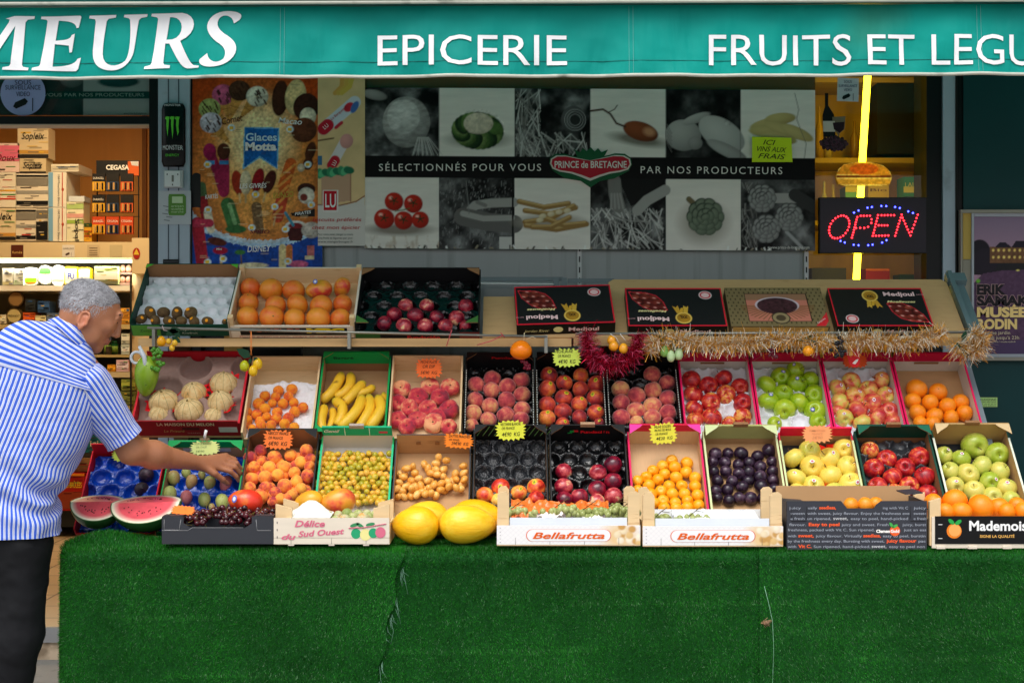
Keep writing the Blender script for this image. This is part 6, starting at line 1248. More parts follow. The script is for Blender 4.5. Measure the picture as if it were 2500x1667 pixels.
put('B','flatp','flat_peach',[(508,1130,90),(765,1110,86),(943,1112,89),(660,1202,93),(852,1202,86),(480,1252,80),(578,1297,83),(747,1302,86),(932,1312,95),(477,1402,83),(655,1402,89),(830,1382,86),(795,1432,90),(560,1462,78),(930,1462,74)],'flat pink peach','flat peach','flat peaches in the wooden crate','of the flat peach crate',h=.03,rot=lambda: up_tilt(.35,R(55)))
put('B','peach1','peach',[(1175,1095,78),(1320,1040,78),(1580,1050,77),(1452,1110,79),(1313,1142,80),(1585,1180,79),(1168,1232,78),(1447,1232,80),(1300,1280,79),(1148,1345,79),(1585,1312,78),(1437,1362,79),(1285,1402,75),(1575,1402,75),(1135,1452,64)],'fuzzy peach','peach','peaches in the first black box','right of flat peaches',tray_z=.016)
put('B','nect1','nectarine',[(1825,1010,80),(1808,1130,80),(1960,1075,76),(1808,1270,79),(1955,1212,82),(1805,1390,79),(1950,1332,81),(70,985,75,'C'),(215,1065,85,'C'),(65,1112,79,'C'),(210,1195,86,'C'),(55,1250,79,'C'),(210,1332,86,'C'),(55,1372,74,'C'),(1945,1440,62),(240,1425,52,'C')],'stickered nectarine','nectarine','gold-stickered nectarines','under the lime card',tray_z=.016,stick=('gold_label',.85,.4,1.4))
put('C','peach2','peach',[(735,975,84),(438,1110,83),(877,1055,81),(588,1175,86),(742,1122,84),(882,1197,86),(445,1237,83),(585,1312,86),(740,1267,88),(885,1332,84),(445,1377,86),(735,1377,86),(590,1420,66),(885,1424,58)],'peach','peach','peaches under the red garland','under the red garland',tray_z=.016)
put('C','appler','red_apple',[(1095,1020,86),(1260,1080,86),(1397,1010,89),(1555,1090,81),(1122,1157,89),(1425,1157,89),(1285,1232,89),(1580,1240,86),(1130,1292,89),(1295,1367,89),(1135,1394,82),(1580,1372,86),(1445,1422,66)],'striped red apple','apple','red apples in the first pink-edged box','of the first pink-edged box',name='apple',tray_z=.014,stalk=True,rot=lambda: up_tilt(1.2,R(50)))
put('C','appleg','green_apple',[(2075,930,88),(1935,995,89),(1805,1072,93),(2090,1062,93),(220,1045,80,'D'),(1960,1152,91),(250,1182,87,'D'),(1820,1222,94),(2110,1232,93),(1970,1302,96),(255,1327,93,'D'),(280,1424,74,'D'),(1880,1430,66)],'green apple','apple','green apples in the pink-edged box','of the green apple box',name='apple',tray_z=.014,stalk=True,rot=lambda: up_tilt(1.2,R(50)),stick=('blue_label',.4,.2,1))
put('D','appleb','blushed_apple',[(455,1125,82),(575,1062,81),(840,1057,82),(725,1132,83),(610,1197,86),(885,1192,84),(480,1247,82),(757,1252,89),(640,1317,89),(915,1332,86),(515,1387,80),(800,1377,88),(670,1424,80),(455,1330,60),(950,1434,76)],'red and yellow apple','apple','blushed apples in the pink-edged box','below the red paper tag',name='apple',tray_z=.014,stalk=True,rot=lambda: up_tilt(1.2,R(50)),stick=('white_label',.4,.2,1))
put('D','orange','orange',[(1160,1130,98),(1350,1157,84),(1125,1232,74),(1278,1250,78),(1550,1247,77),(1432,1282,77),(1168,1337,78),(1318,1367,75),(1585,1342,77),(1465,1387,75),(1190,1430,64),(1300,1434,70)],'orange','orange','oranges in the open cardboard box','of the rack-end orange box',h=.032)
g=MB(); g.lathe([(r*(1.0 if z<.2 else max(.12,1-(z-.2) ** 1.5)),z) for r,z in sph_prof(16)],0,20,None,True,lambda a,z: 1+.02*math.cos(9*a)); proto('fig',g,fmat('fig_skin',[(.3,(30,24,34)),(.6,(52,34,50)),(.8,(96,70,84))],1.2,.45,.05))
put('E','fig','fig',[(815,540,74),(770,682,72)],'dark purple fig','fig','figs in the blue tray','of the blue tray',tray_z=.026)
put('E','cactus','prickly_pear',[(1075,572,80),(1245,610,78),(1368,785,82),(1420,618,74),(1345,545,50),(1260,345,66),(1440,858,45)],'greenish brown prickly pear','prickly pear','prickly pears in blue trays','of the blue tray',tray_z=.03,name='prickly_pear',rot=lambda: up_tilt(.35,R(-25)))
put('E','cactus','prickly_pear_green',[(1195,525,58),(1032,737,88),(1540,805,84)],'pale green prickly pear','prickly pear','prickly pears in blue trays','of the blue tray',tray_z=.03,name='prickly_pear',rot=lambda: up_tilt(.35,R(-25)))
PINK=put('E','cactus','prickly_pear_pink',[(1575,632,82)],'pink and yellow prickly pear touched','prickly pear','prickly pears in blue trays','by the reaching hand',rows=False,tray_z=.02,name='prickly_pear',rot=lambda: up_tilt(.2,R(-25)))
put('E','cactus','prickly_pear_pink',[(1195,762,80)],'dull pink prickly pear beside','prickly pear','prickly pears in blue trays','the watermelon tip',rows=False,tray_z=.02,name='prickly_pear',rot=lambda: up_tilt(.2,R(-25)))
AP2=[(1908,312,62,'E'),(1805,380,66,'E'),(2040,377,72,'E'),(2195,357,62,'E'),(1918,412,54,'E'),(1840,472,62,'E'),(1990,477,66,'E'),(2130,472,68,'E'),(1765,492,52,'E'),(1825,582,68,'E'),(1950,567,66,'E'),(2068,547,66,'E'),(1800,672,63,'E'),(1955,672,66,'E'),(2135,652,70,'E'),(2045,722,66,'E'),(1905,752,78,'E'),
       (357,322,68),(305,442,66),(395,412,62),(240,542,63),(375,572,70),(70,567,66),(260,632,66),(305,702,62),(390,482,56),(215,762,58),(140,667,68),(165,802,60),(100,802,60),(30,832,60),(45,752,66)]
put('F','apric2','blushed_apricot',AP2,'blushed apricot','apricot','apricots heaped in the black box','heaped in the black box',rows=False,name='apricot',h=.045,sway=.008)
rr_=random.Random(4); put('F','apric2','blushed_apricot',[(rr_.uniform(-230,400),rr_.uniform(380,800),60) for _ in range(40)],'blushed apricot','apricot','apricots heaped in the black box','heaped in the black box',rows=False,name='apricot',h=.022)
mir=[]
for j,v in enumerate(np.arange(362,850,47)):
    u0=500-(v-330)*.11; u1=1195-(v-330)*.04
    for u in np.arange(u0+(j % 2)*30,u1,61): mir.append((u+rr_.uniform(-13,13),v+rr_.uniform(-12,12),rr_.uniform(30,37)))
put('F','mirab','mirabelle',mir,'small yellow-green mirabelle plum','plum','mirabelle plums in the green box','heaped in the bright green box',rows=False,h=.034,sway=.006)
put('F','mirab','mirabelle',[(rr_.uniform(460,1185),rr_.uniform(350,840),33) for _ in range(110)],'small yellow-green mirabelle plum','plum','mirabelle plums in the green box','heaped in the bright green box',rows=False,h=.018)
DA=[(1665,395),(1745,420),(1525,460),(1640,450),(1715,510),(1910,475),(1345,500),(1410,485),(1430,545),(1590,545),(1650,560),(1315,585),(1470,600),(1390,620),(1560,620),(1640,510),(1715,580),(1830,555),(1915,545),(1275,640),(1340,680),(1490,670),(1575,690),(1620,660),(1690,650),(1760,630),(1840,610),(1920,610),(1400,705),(1500,730),(1590,745),(1690,710),(1765,680),(1840,690),(1540,750),(1440,690),(1560,500),(1250,700),(1300,720),(1450,760),(1640,760),(1880,700)]
put('F','date','date',[(u,v,48) for u,v in DA],'fresh yellow date','date','fresh dates in the brown box','heaped in the brown corrugated box',rows=False,h=.034,sway=.008)
put('F','date','date',[(rr_.uniform(1260,1930),rr_.uniform(560,780),46) for _ in range(32)],'fresh yellow date','date','fresh dates in the brown box','heaped in the brown corrugated box',rows=False,h=.017)
put('G','nect2','orange_nectarine',[(175,802,90),(330,722,90),(510,777,82),(680,727,93),(310,852,76),(680,835,82)],'orange-red nectarine','nectarine','orange nectarines below the empty tray','below the grey cups',tray_z=.02,name='nectarine',stick=('gold_label',.4,.2,1))
put('G','fund2','dark_nectarine',[(950,567,84),(950,717,90),(1435,502,91),(1285,582,92),(1435,662,90),(1278,742,92),(1440,812,92),(1105,817,90),(955,842,82),(1275,862,82)],'dark red nectarine','nectarine','dark nectarines in the emblem box','of the emblem box',tray_z=.02,name='nectarine')
put('G','prune','golden_plum',[(2010,457,59),(2158,487,63),(1920,512,59),(2040,527,63),(1825,557,59),(1940,592,59),(2150,572,59),(2240,632,63),(1760,622,59),(1875,647,61),(2055,627,63),(1675,657,56),(1785,702,61),(1985,707,59),(2110,707,61),(2240,712,63),(1680,752,59),(1805,792,66),(1905,757,59),(2015,787,61),(2135,787,61),(2265,802,66),(1925,852,61),(2045,872,59),(2165,857,59),(1840,872,54),(1935,927,61),(2055,927,61),(2165,922,61),(2275,902,61)],'golden yellow plum','plum','golden plums in the pink box','of the pink cornered box',name='plum',h=.03)
put('H','plum','plum',[(137,288,49),(227,283,43),(322,285,51),(440,305,46),(522,265,53),(118,345,43),(205,350,46),(300,365,43),(380,350,43),(460,380,47),(545,345,43),(125,412,43),(212,415,46),(305,430,46),(375,415,46),(460,450,49),(548,412,43),(152,480,46),(255,485,46),(372,480,46),(465,520,51),(550,475,43),(140,550,43),(225,545,46),(330,525,46),(560,545,46),(150,602,42),(235,622,46),(310,602,46),(390,607,51),(480,602,46)],'dark purple plum','plum','dark plums in the pale green box','in the pale green box',rows=False,h=.024,sway=.003)
put('H','golden1','yellow_apple',[(700,318,76),(815,265,76),(1055,255,73),(945,320,81),(830,382,86),(1092,378,79),(960,442,81),(715,460,76),(1110,507,91),(840,517,73),(730,572,76),(990,577,81),(1110,615,64)],'yellow apple','apple','yellow apples in the red topped box','with red paper stars',name='apple',h=.034,stalk=True,rot=lambda: up_tilt(1.2,R(40)),stick=('white_label',.65,.3,1))
M=CR['golden1']['M']
for (u,v,lb) in ((1000,300,'upper jagged red paper star between the yellow apples'),(965,490,'lower jagged red paper star between the yellow apples')):
    px,py=crop('H',u,v); c0_=on_plane(M,px,py,.03); g=MB(); V=[]
    for j in range(22): a=j*6.283/22; r_=.055*(1.2 if j % 2 else .9)*random.uniform(.9,1.1); V.append((r_*math.cos(a),r_*math.sin(a),random.uniform(-.01,.02)))
    V.append((0,0,-.01)); X_=Matrix(M); X_.translation=c0_; g.add(V,[(22,j,(j+1) % 22) for j in range(22)],0,False,X_); g.build('red_paper',flat(224,40,20,.5),label=lb,cat='paper')
put('H','appler2','red_apple',[(1245,258,63),(1365,325,69),(1600,313,73),(1275,390,69),(1498,388,73),(1405,452,71),(1635,449,73),(1297,522,71),(1528,522,73),(1665,575,68),(1425,565,64)],'red apple','apple','red apples in the dark green topped box','of the dark green topped box',name='apple',tray_z=.014,stalk=True,rot=lambda: up_tilt(1.0,R(50)))
put('H','golden2','yellow_green_apple',[(1998,228,90),(2160,290,83),(1778,295,63),(1902,318,66),(1820,407,66),(1950,432,76),(2045,374,73),(2180,412,71),(1855,522,71),(1993,550,73),(2105,490,71),(2228,527,73),(2125,597,71),(2015,630,54),(2265,625,68)],'yellow-green apple','apple','apples in the last lower box','of the last lower box',name='apple',h=.034,stalk=True,rot=lambda: up_tilt(1.0,R(45)),stick=('white_label',.2,.3,1))
def at(cr,u,v,Y): return P(*crop(cr,u,v),Y)
o=one('mango_red',at('E',1762,800,5.19),.064,'mango',Euler((0,R(96),.1)),'shiny red mango resting above the cherry tray','mango'); child(o,'blue_label','sticker',(-.55,-1,.3))
one('mango_yellow',at('F',375,832,5.19),.056,'mango',Euler((R(20),R(70),0)),'yellow mango left of the red cheeked one over the wooden crate','mango')
o=one('mango_mixed',at('F',672,832,5.19),.064,'mango',Euler((0,R(78),.2)),'yellow mango with a red cheek above the plum crate','mango')
for (u,v,Y,rr_,ax_,lb,yw) in ((1434,1062,5.05,.0875,.084,'front left bright yellow canary melon',-12),(1953,1053,5.06,.0895,.1,'front right and largest bright yellow canary melon',8),(1530,1000,5.19,.085,.088,'canary melon tucked behind the front left one',10),(2050,998,5.2,.092,.1,'canary melon tucked behind the largest one',-5)):
    one('canary_melon',at('F',u,v,Y),(rr_,rr_,ax_),'melon',Euler((0,R(90),R(yw+180 if ax_<.09 else yw))),lb,'melon','canary melons on the turf')
c=CR['cherry']; rr_=random.Random(9); W=c['W']
for i in range(118):
    lay=i // 56; x=rr_.uniform(.055,W-.03) if lay<2 else rr_.uniform(.12,.3); y=rr_.uniform(.02,.2); z=.052+.014*lay+.018*math.sin(math.pi*(x/W))+.03*y/.2*0.6
    o=one('cherry',c['M'] @ Vector((x,y,z)),rr_.uniform(.0105,.0125),None,rq(),'dark glossy cherry in the charcoal tray','cherry','cherries in the charcoal tray')
    if i % 2 == 0: child(o,'cherry_stalk','stalk')
c=CR['delice']
for (u,v,r) in ((575,975,55),(670,965,50),(760,950,56),(650,1015,54),(740,1005,56),(820,985,56),(920,1005,70),(870,955,52),(955,950,48),(1030,965,52),(1055,1010,44),(580,1030,50),(820,1030,48),(520,985,44),(410,950,46),(985,985,46)):
    one('greengage',at('F',u,v,5.03+(1040-v)*.0012),r/4.0552*5.05/F_PX,None,None,'frosted green plum in the wooden crate with pink script','plum','greengages in the wooden crate')
g=MB(); X_,Y_=np.meshgrid(np.linspace(.04,.19,30),np.linspace(.012,.15,30)); g.grid(np.stack([X_,Y_,.085+.05*(Y_/.15)*np.exp(-((X_-.11)/.06) ** 2)+.012*fbm(X_*40,Y_*40,3)],-1),0,True,None,c['M']); g.build('paper_sheet',flat(244,244,236,.6),label='curved sheet of white paper in the wooden plum crate',cat='paper')
put_l=[(1700,632,66),(1855,632,98),(2045,672,95),(1790,702,67),(1900,702,76),(2170,672,72),(2230,702,64),(2300,662,67),(2345,700,66)]
for i,(u,v,r) in enumerate(put_l): one('orange',at('H',u,v,5.03+(735-v)*.0012),r/2.94*5.08/F_PX,None,None,['small front-left','largest','second largest, centre','small front','middle front','right of centre','small front-right','rear right','rightmost visible'][i]+' orange heaped in the black fronted crate','orange','oranges in the black fronted crate')
for i,(u,v,r) in enumerate(((1110,655,58),(1215,655,58),(1290,645,52))): one('clementine',at('H',u,v,5.06),r/2.94*5.06/F_PX,None,None,['left','middle','right'][i]+' clementine showing in the notch of the charcoal printed box','clementine','clementines in the printed box')
M_gr=fmat('green_grape_skin',[(.3,(140,150,84)),(.6,(176,182,116)),(.8,(206,204,150))],.02,.3,.1,rnd=.1); M_st=flat(96,74,40)
def bunch(loc,n_,sx,sy,sz,label,seed,r0=.0115,m_=None,name='grape_bunch',group='green grape bunches'):
    r_=random.Random(seed); o=MB()
    for _ in range(n_): o.ball((r_.gauss(0,sx),r_.gauss(0,sy),r_.uniform(-sz,sz)),(r0*r_.uniform(.9,1.1),)*2+(r0*1.12,),0,12)
    b_=o.build(name,m_ or M_gr,None,label,'grapes',group,None,(0,0,0)); b_.location=loc
    s_=MB(); s_.tube([(-sx,0,sz),(0,-.01,sz+.02),(.02,-.015,sz+.035)],.0015,0,5); s_.tube([(0,-.01,sz+.02),(.03,0,sz+.015)],.0012,0,5); s_.build('stem',M_st,b_); return b_
for i,(u,v,n_,sx,lb) in enumerate(((490,985,24,.026,'leftmost green grape bunch'),(935,965,30,.028,'green grape bunch at the middle'),(1210,985,26,.026,'green grape bunch right of the middle with dark stems'),(1480,955,40,.032,'large green grape bunch by the right post'),(1560,985,26,.02,'green grape bunch in the right corner'))):
    bunch(at('G',u,v,5.07),n_,sx,.02,.016,lb+' of the orange wrapped crate',i)
bunch(at('G',1905,1060,5.04),26,.02,.02,.018,'green grape bunch in the left corner of the emptied white crate',11); bunch(at('G',2240,1025,5.08),10,.02,.015,.008,'few green grapes left in the middle of the emptied white crate',12)
def crumple(key,x0,x1,y0,y1,z0,amp,m_,label,seed,name='crumpled_paper',fx=30,sl=.0):
    c=CR[key]; X_,Y_=np.meshgrid(np.linspace(x0,x1,60),np.linspace(y0,y1,40)); Z_=z0+amp*np.abs(fbm(X_*fx,Y_*fx,seed,4)-.47)*3+sl*(Y_-y0); g=MB(); g.grid(np.stack([X_,Y_+.01*vnoise(X_*40,X_*0+3,seed),Z_],-1),0,True,None,c['M']); return g.build(name,m_,label=label,cat='paper')
M_opl=mat('orange_film',rgb(240,120,50),.25,.25,30,spec=.6)
crumple('bella1',.05,.40,.10,.2,.095,.03,M_opl,'crumpled orange plastic wrap at the back of the grape crate',4,'plastic_wrap',26,.25); crumple('bella1',.14,.24,.03,.11,.088,.02,flat(240,226,222,.5),'pale pink paper between the grapes in the middle of the crate',8,fx=40); crumple('bella1',.3,.37,.02,.09,.08,.02,flat(244,236,232,.5),'small white paper twist right of the grape stems',9,fx=40); crumple('bella1',.05,.11,.03,.13,.085,.03,M_opl,'orange plastic wrap in the left corner of the grape crate',14,'plastic_wrap',40)
crumple('bella2',.12,.42,.03,.2,.075,.014,flat(236,240,244,.55),'crumpled white paper lining the emptied grape crate',6,fx=34,sl=.12)
def watermelon(loc,a,b_,yaw,label,seed,fa=-141,fb=8,roll=0):
    """a wedge cut lengthwise: two flat faces meet along the long axis, the rind closes the back and bottom"""
    M=Matrix.Translation(loc) @ Matrix.Rotation(R(yaw),4,'Z') @ Matrix.Rotation(R(roll),4,'Y'); r_=np.random.default_rng(seed)
    o=thing('watermelon',label,'watermelon',loc); RR,UU=np.meshgrid(np.linspace(0,1,44),np.linspace(0,np.pi,70))
    def face(ang,key):
        d=(math.cos(R(ang)),math.sin(R(ang))); x=-a*np.cos(UU)*RR; rho=b_*np.sin(UU)*RR; f=fbm(x*40+seed,rho*40+key,seed); c_=np.zeros(x.shape+(3,)); c_[:]=rgb(224,86,96); c_ *= (.78+.5*f)[...,None]
        for lo,wd,col in ((.74,.12,(236,176,164)),(.86,.05,(234,228,200)),(.968,.008,(50,84,44))): q=np.clip((RR-lo)/wd,0,1)[...,None]; c_=c_*(1-q)+np.array(rgb(*col))*q
        g=MB(); g.grid(np.stack([x,rho*d[0],rho*d[1]],-1)[:,::(1 if key else 1)],0,True,c_,M); s_=g
        for _ in range(18): u_,q=r_.uniform(.3,2.8),r_.uniform(.42,.62); xx,rh=-a*math.cos(u_)*q,b_*math.sin(u_)*q; s_.ball((xx,rh*d[0],rh*d[1]),.0024,1,8,M)
        g.build('flesh',[print_mat('watermelon_flesh',.3,.2),flat(60,24,20,.3)],o)
    face(fa,0); face(fb,5); TT,UU2=np.meshgrid(np.linspace(R(fa-360 if fa>fb else fa),R(fb),40),np.linspace(0,np.pi,48))
    TT=np.linspace(R(fa),R(fb),40)[None,:]+0*UU2; g=MB(); g.grid(np.stack([-a*np.cos(UU2),b_*np.sin(UU2)*np.cos(TT),b_*np.sin(UU2)*np.sin(TT)],-1),0,True,None,M)
    g.build('rind',mat('watermelon_rind',rgb(44,88,44),.3,.5,9,stretch=(1,3,3),coat=.15,dirt=(rgb(90,110,50),5,.62)),o)
watermelon(P(238,1224,5.17),.096,.098,7,'smaller left watermelon wedge with pink cut face',3)
watermelon(P(356,1226,5.14),.128,.106,-4,'larger right watermelon wedge with pale rim and pink cut face',5,roll=-2)
# ================================================================ PRICE CARDS
def card(px,py,w_,h_,Y,col,lines,label,seed,tilt=0,lean=0,n_=20,ink=(40,36,20),clip=False,inkv=1.0):
    o=thing('price_card',label,'price card',P(px,py,Y),'star-shaped price cards'); k_=Y/F_PX; r_=random.Random(seed); pts=[]
    for j in range(2*n_):
        a=j*math.pi/n_; q=(abs(math.cos(a)) ** 4+abs(math.sin(a)) ** 4) **-.25; s_=(1.04 if j % 2 else .84)*r_.uniform(.95,1.05); pts.append((w_/2*k_*q*math.cos(a)*s_*.96,h_/2*k_*q*math.sin(a)*s_*.96))
    M=Matrix.Translation(P(px,py,Y)) @ Matrix.Rotation(R(lean),4,'X') @ frame((0,0,0),(1,0,0),(0,0,1),(0,-1,0)) @ Matrix.Rotation(R(tilt),4,'Z')
    g=MB(); g.prism(pts,-.0006,.0006,0,M)
    for t_,y,hh,ww,x in lines: g.text(t_,M @ Matrix.Translation((x*k_,y*k_,.0016)),hh*k_*.9,ww*k_*.88,1,'C',.2,.008)
    g.build('card',[mat('card_%d_%d_%d' % col,rgb(*col),.55,.05),flat(*ink)],o)
    if clip: g=MB(); q=P(px,py-h_*.5-3,Y-.004); g.box((q.x,q.y,q.z),(.036,.012,.009),1); g.tube([q,q+Vector((.004,-.012,.02)),q+Vector((.008,-.01,.035))],[.006,.005,.006],0,8); g.build('clip',[flat(236,236,236),flat(130,110,80)],o)
LIME,ORG_,YEL=(206,226,90),(250,130,60),(232,222,70)
card(679,1073,74,50,5.44,ORG_,[('ABRICOT FRANCE',12,8,58,0),('OR FRANCE',1,7,40,-6),('6€90  KG',-14,10,52,0)],'orange star price card above the apricot heap',1,-2)
card(1119,1076,74,38,5.4,(248,136,40),[('DATTES FRAICHES',8,7,58,2),('OR ISRAEL',0,5,30,-10),('29€90  KG',-10,8,48,4)],'orange star price card clipped to the yellow date box',2,-3)
card(1247,1050,76,50,5.4,(222,228,70),[('NECTARINE BLANCHE',12,7,56,0),('OR FRANCE',2,7,36,-6),('4€90  KG',-14,10,50,0)],'yellow star price card on the black striped nectarine box',3,2)
card(1619,1058,68,54,5.4,YEL,[('PRUNE GOLDEN',14,7,46,0),('PRUNE DES MOUS',6,6,46,0),('OR FRANCE',-3,6,34,-4),('4€20  KG',-15,8,46,2)],'yellow star price card on the golden plum box',4,5)
card(1995,1059,74,44,5.4,(252,168,110),[('POMME GOLDEN',6,5,44,0),('FRANCE',-2,5,30,0),('2€90',-12,7,30,0)],'pale orange star price card on the yellow apple box',5,0,ink=(226,150,100))
card(1047,899,66,50,5.70,(252,116,50),[('PECHE PLATE',12,7,46,0),('OR ESP',1,8,34,0),('5€90  KG',-14,8,46,0)],'orange star price card on the flat peach crate',6,0,ink=(110,50,20))
card(1384,873,72,48,5.57,LIME,[('PECHE JAUNE',12,8,48,-6),('OR FRANCE',1,7,36,-6),('4€90  KG',-14,10,48,0)],'lime star price card hanging from the rail above the nectarines',7,1)
card(500,1093,74,36,5.36,(222,236,150),[('FIGUE DE BARBARIE',8,6,48,-4),('OR ITALIE',0,5,30,-8),('5€90',-10,5,24,-12)],'pale lime star price card clipped above the prickly pears',8,2,clip=True,ink=(150,170,110))
card(303,1112,60,34,5.46,LIME,[('FIGUE',6,7,28,0)],'lime star price card half hidden by the reaching forearm',9,-6)
card(447,1245,60,26,5.03,(250,120,20),[],'blank orange star card lying on the corner of the cherry tray',10,-4,lean=-35)
card(2087,881,62,36,5.73,(220,84,20),[],'dark orange star card behind the red hanging tag',11,0)
g=MB(); q=5.6; blob(g,[(2070,850),(2098,850),(2100,880),(2098,892),(2086,897),(2074,890),(2069,870)],q,.003,0); blob(g,[(2072,852),(2082,852),(2082,868),(2072,868)],q-.002,.001,1); blob(g,[(2081,887),(2088,889),(2094,882),(2096,876),(2090,878),(2085,882)],q-.002,.001,2); blob(g,[(2078,832),(2092,832),(2094,848),(2078,848)],q,.003,3)
g.build('paper_tag',[flat(214,30,40),flat(240,200,130),flat(236,230,226),flat(190,60,60)],label='red hanging paper tag with a white curl in front of the blushed apples',cat='tag')
# ================================================================ HANGING ORNAMENTS AND TINSEL
YO=5.56; KO=YO/F_PX
M_leafd=flat(18,60,36,.4); M_str=flat(236,140,70)
def orn(name,label,balls,mats,leaves=(),strings=(),cat='ornament',smat=None):
    c0_=P(balls[0][0],balls[0][1]+balls[0][3],YO); o=thing(name,label,cat,c0_,'plastic fruit ornaments on the price rail'); 
    for x,y,rx,ry,m_,dy in balls:
        g=MB(); T_=Matrix.Translation(P(x,y,YO+dy)); g.lathe([(r*rx*KO*(1-.12*z),z*ry*KO) for r,z in sph_prof(12)],0,14,T_); g.build('fruit',mats[m_],o)
    for x,y,a,L in leaves:
        g=MB(); c1=P(x,y,YO-.01); pts=[(0,0),(.3,.28),(.7,.2),(1,0),(.7,-.2),(.3,-.28)]; Mx=Matrix.Translation(c1) @ frame((0,0,0),(1,0,0),(0,0,1),(0,-1,0)) @ Matrix.Rotation(a,4,'Z'); g.prism([(px_*L*KO,py_*L*KO) for px_,py_ in pts],-.001,.001,0,Mx); g.build('leaf',M_leafd,o)
    for s_ in strings: g=MB(); g.tube([P(x,y,YO) for x,y in s_],.0014,0,5); g.build('string',smat or M_str,o)
gl=lambda r,g_,b_: flat(r,g_,b_,.18,coat=.3)
orn('tomato_ornament','cluster of yellow plastic tomatoes with dark leaves below the kiwi box',[(394,833,11,13,0,0),(412,833,7,7.5,1,0),(427,837,7,8,1,-.01),(420,849,7,8,1,0),(431,827,7,8,1,.01)],[gl(244,170,20),gl(240,190,50)],[(405,818,.5,30),(420,822,-.6,26),(412,808,.1,30),(425,806,-.9,24)],[[(396,795),(400,806),(412,808)]],smat=flat(226,200,200))
orn('pear_ornament','three yellow-green plastic pears on an orange string below the grapefruit crate',[(597,893,12,14,0,0),(629,888,12,15,1,0),(618,905,11,14,1,-.012)],[gl(186,190,30),gl(236,190,30)],[(612,872,2.6,40),(620,872,-.9,20),(612,874,-1.8,16)],[[(613,808),(615,830),(611,850),(615,868)],[(613,808),(611,830),(615,850),(611,868)]])
orn('persimmon_ornament','large orange plastic persimmon hanging from the rail',[(1272,854,27,24,0,0)],[gl(246,130,10)],[],[[(1280,812),(1279,832)],[(1285,828),(1300,822),(1308,826)]],smat=flat(220,206,170))
g=MB(); r_=random.Random(2)
for _ in range(16): g.ball(P(1283+r_.uniform(-10,10),890+r_.uniform(-9,10),YO+.02),4.2*KO,0,10)
g.build('grape_ornament',gl(120,14,44),label='small dark red plastic grapes under the orange persimmon',cat='ornament',group='plastic fruit ornaments on the price rail')
orn('plum_ornament','three yellow and red plastic plums in front of the red garland',[(1493,830,11,12,0,.01),(1498,844,12,13,0,-.01),(1522,850,11.5,13,0,-.01)],[fmat('plastic_plum',[(.3,(250,180,40)),(.55,(246,160,30)),(.68,(226,60,30))],.02,.2,.3)],[],[[(1490,815),(1505,825),(1512,838)],[(1514,815),(1528,832)]],smat=flat(230,226,220))
orn('pepper_ornament','three pale green plastic bell fruits hanging at the start of the gold garland',[(1622,857,11,15,0,0),(1638,869,10,15,1,-.01),(1657,864,11,15,1,0)],[gl(130,180,90),gl(186,214,160)],[(1630,840,.4,26),(1634,838,-.8,22),(1622,836,2.2,22)])
orn('cherry_ornament','single orange plastic fruit with green leaves on the gold garland',[(1973,856,13,13,0,-.02)],[gl(246,160,30)],[(1965,830,.6,22),(1975,834,-.2,24),(1962,834,2.8,18)])
g=MB()
for _ in range(34): g.ball(P(2051+r_.gauss(0,6),845+r_.uniform(-24,26),YO-.02),5*KO,0,10)
g.build('grape_ornament',gl(16,14,22),label='bunch of black plastic grapes on the gold garland',cat='ornament',group='plastic fruit ornaments on the price rail')
g=MB()
for _ in range(26): g.ball(P(1886+r_.gauss(0,8),862+r_.uniform(-12,14),YO-.015),3.6*KO,0,8)
g.build('grape_ornament',gl(90,14,34),label='tiny purple plastic grapes under the gold garland above the green apples',cat='ornament',group='plastic fruit ornaments on the price rail')
orn('berry_ornament','brown plastic berries with dark green leaves at the right end of the gold garland',[(2342,859,7,8,0,-.03),(2364,858,6,7,0,-.03)],[gl(150,110,60)],[(2330,845,.1,26),(2352,850,-1.2,24),(2350,830,1.2,24),(2354,858,-.5,20)])
o=thing('soursop_ornament','large spotted green plastic soursop hanging at the left end of the rail','ornament',P(352,970,YO),'plastic fruit ornaments on the price rail')
g=MB(); Mx=Matrix.Translation(P(358,918,YO)) @ Matrix.Rotation(R(4),4,'Y'); g.lathe([(r*29*KO*(1+.18*z),z*50*KO) for r,z in sph_prof(20)],0,22,Mx); g.build('fruit',fmat('soursop_skin',[(.3,(110,150,30)),(.7,(150,186,50))],8,.25,.3,speck=((50,60,24),60,.14)),o)
g=MB(); g.tube([P(340,845,YO-.03),P(352,870,YO-.035),P(356,905,YO-.035)],[.006,.009,.007],0,8); g.tube([P(334+14*math.cos(t),873+14*math.sin(t),YO) for t in np.linspace(0,6.2,16)],.006,0,8); g.build('ribbon',flat(210,216,226,.4),o)
g=MB(); r_=random.Random(8)
for _ in range(26): g.ball(P(381+r_.gauss(0,7),872+r_.uniform(-24,32),YO-.035),5.2*KO,0,12)
g.build('grape_ornament',gl(80,140,40),label='bright green plastic grapes beside the spotted soursop',cat='ornament',group='plastic fruit ornaments on the price rail')
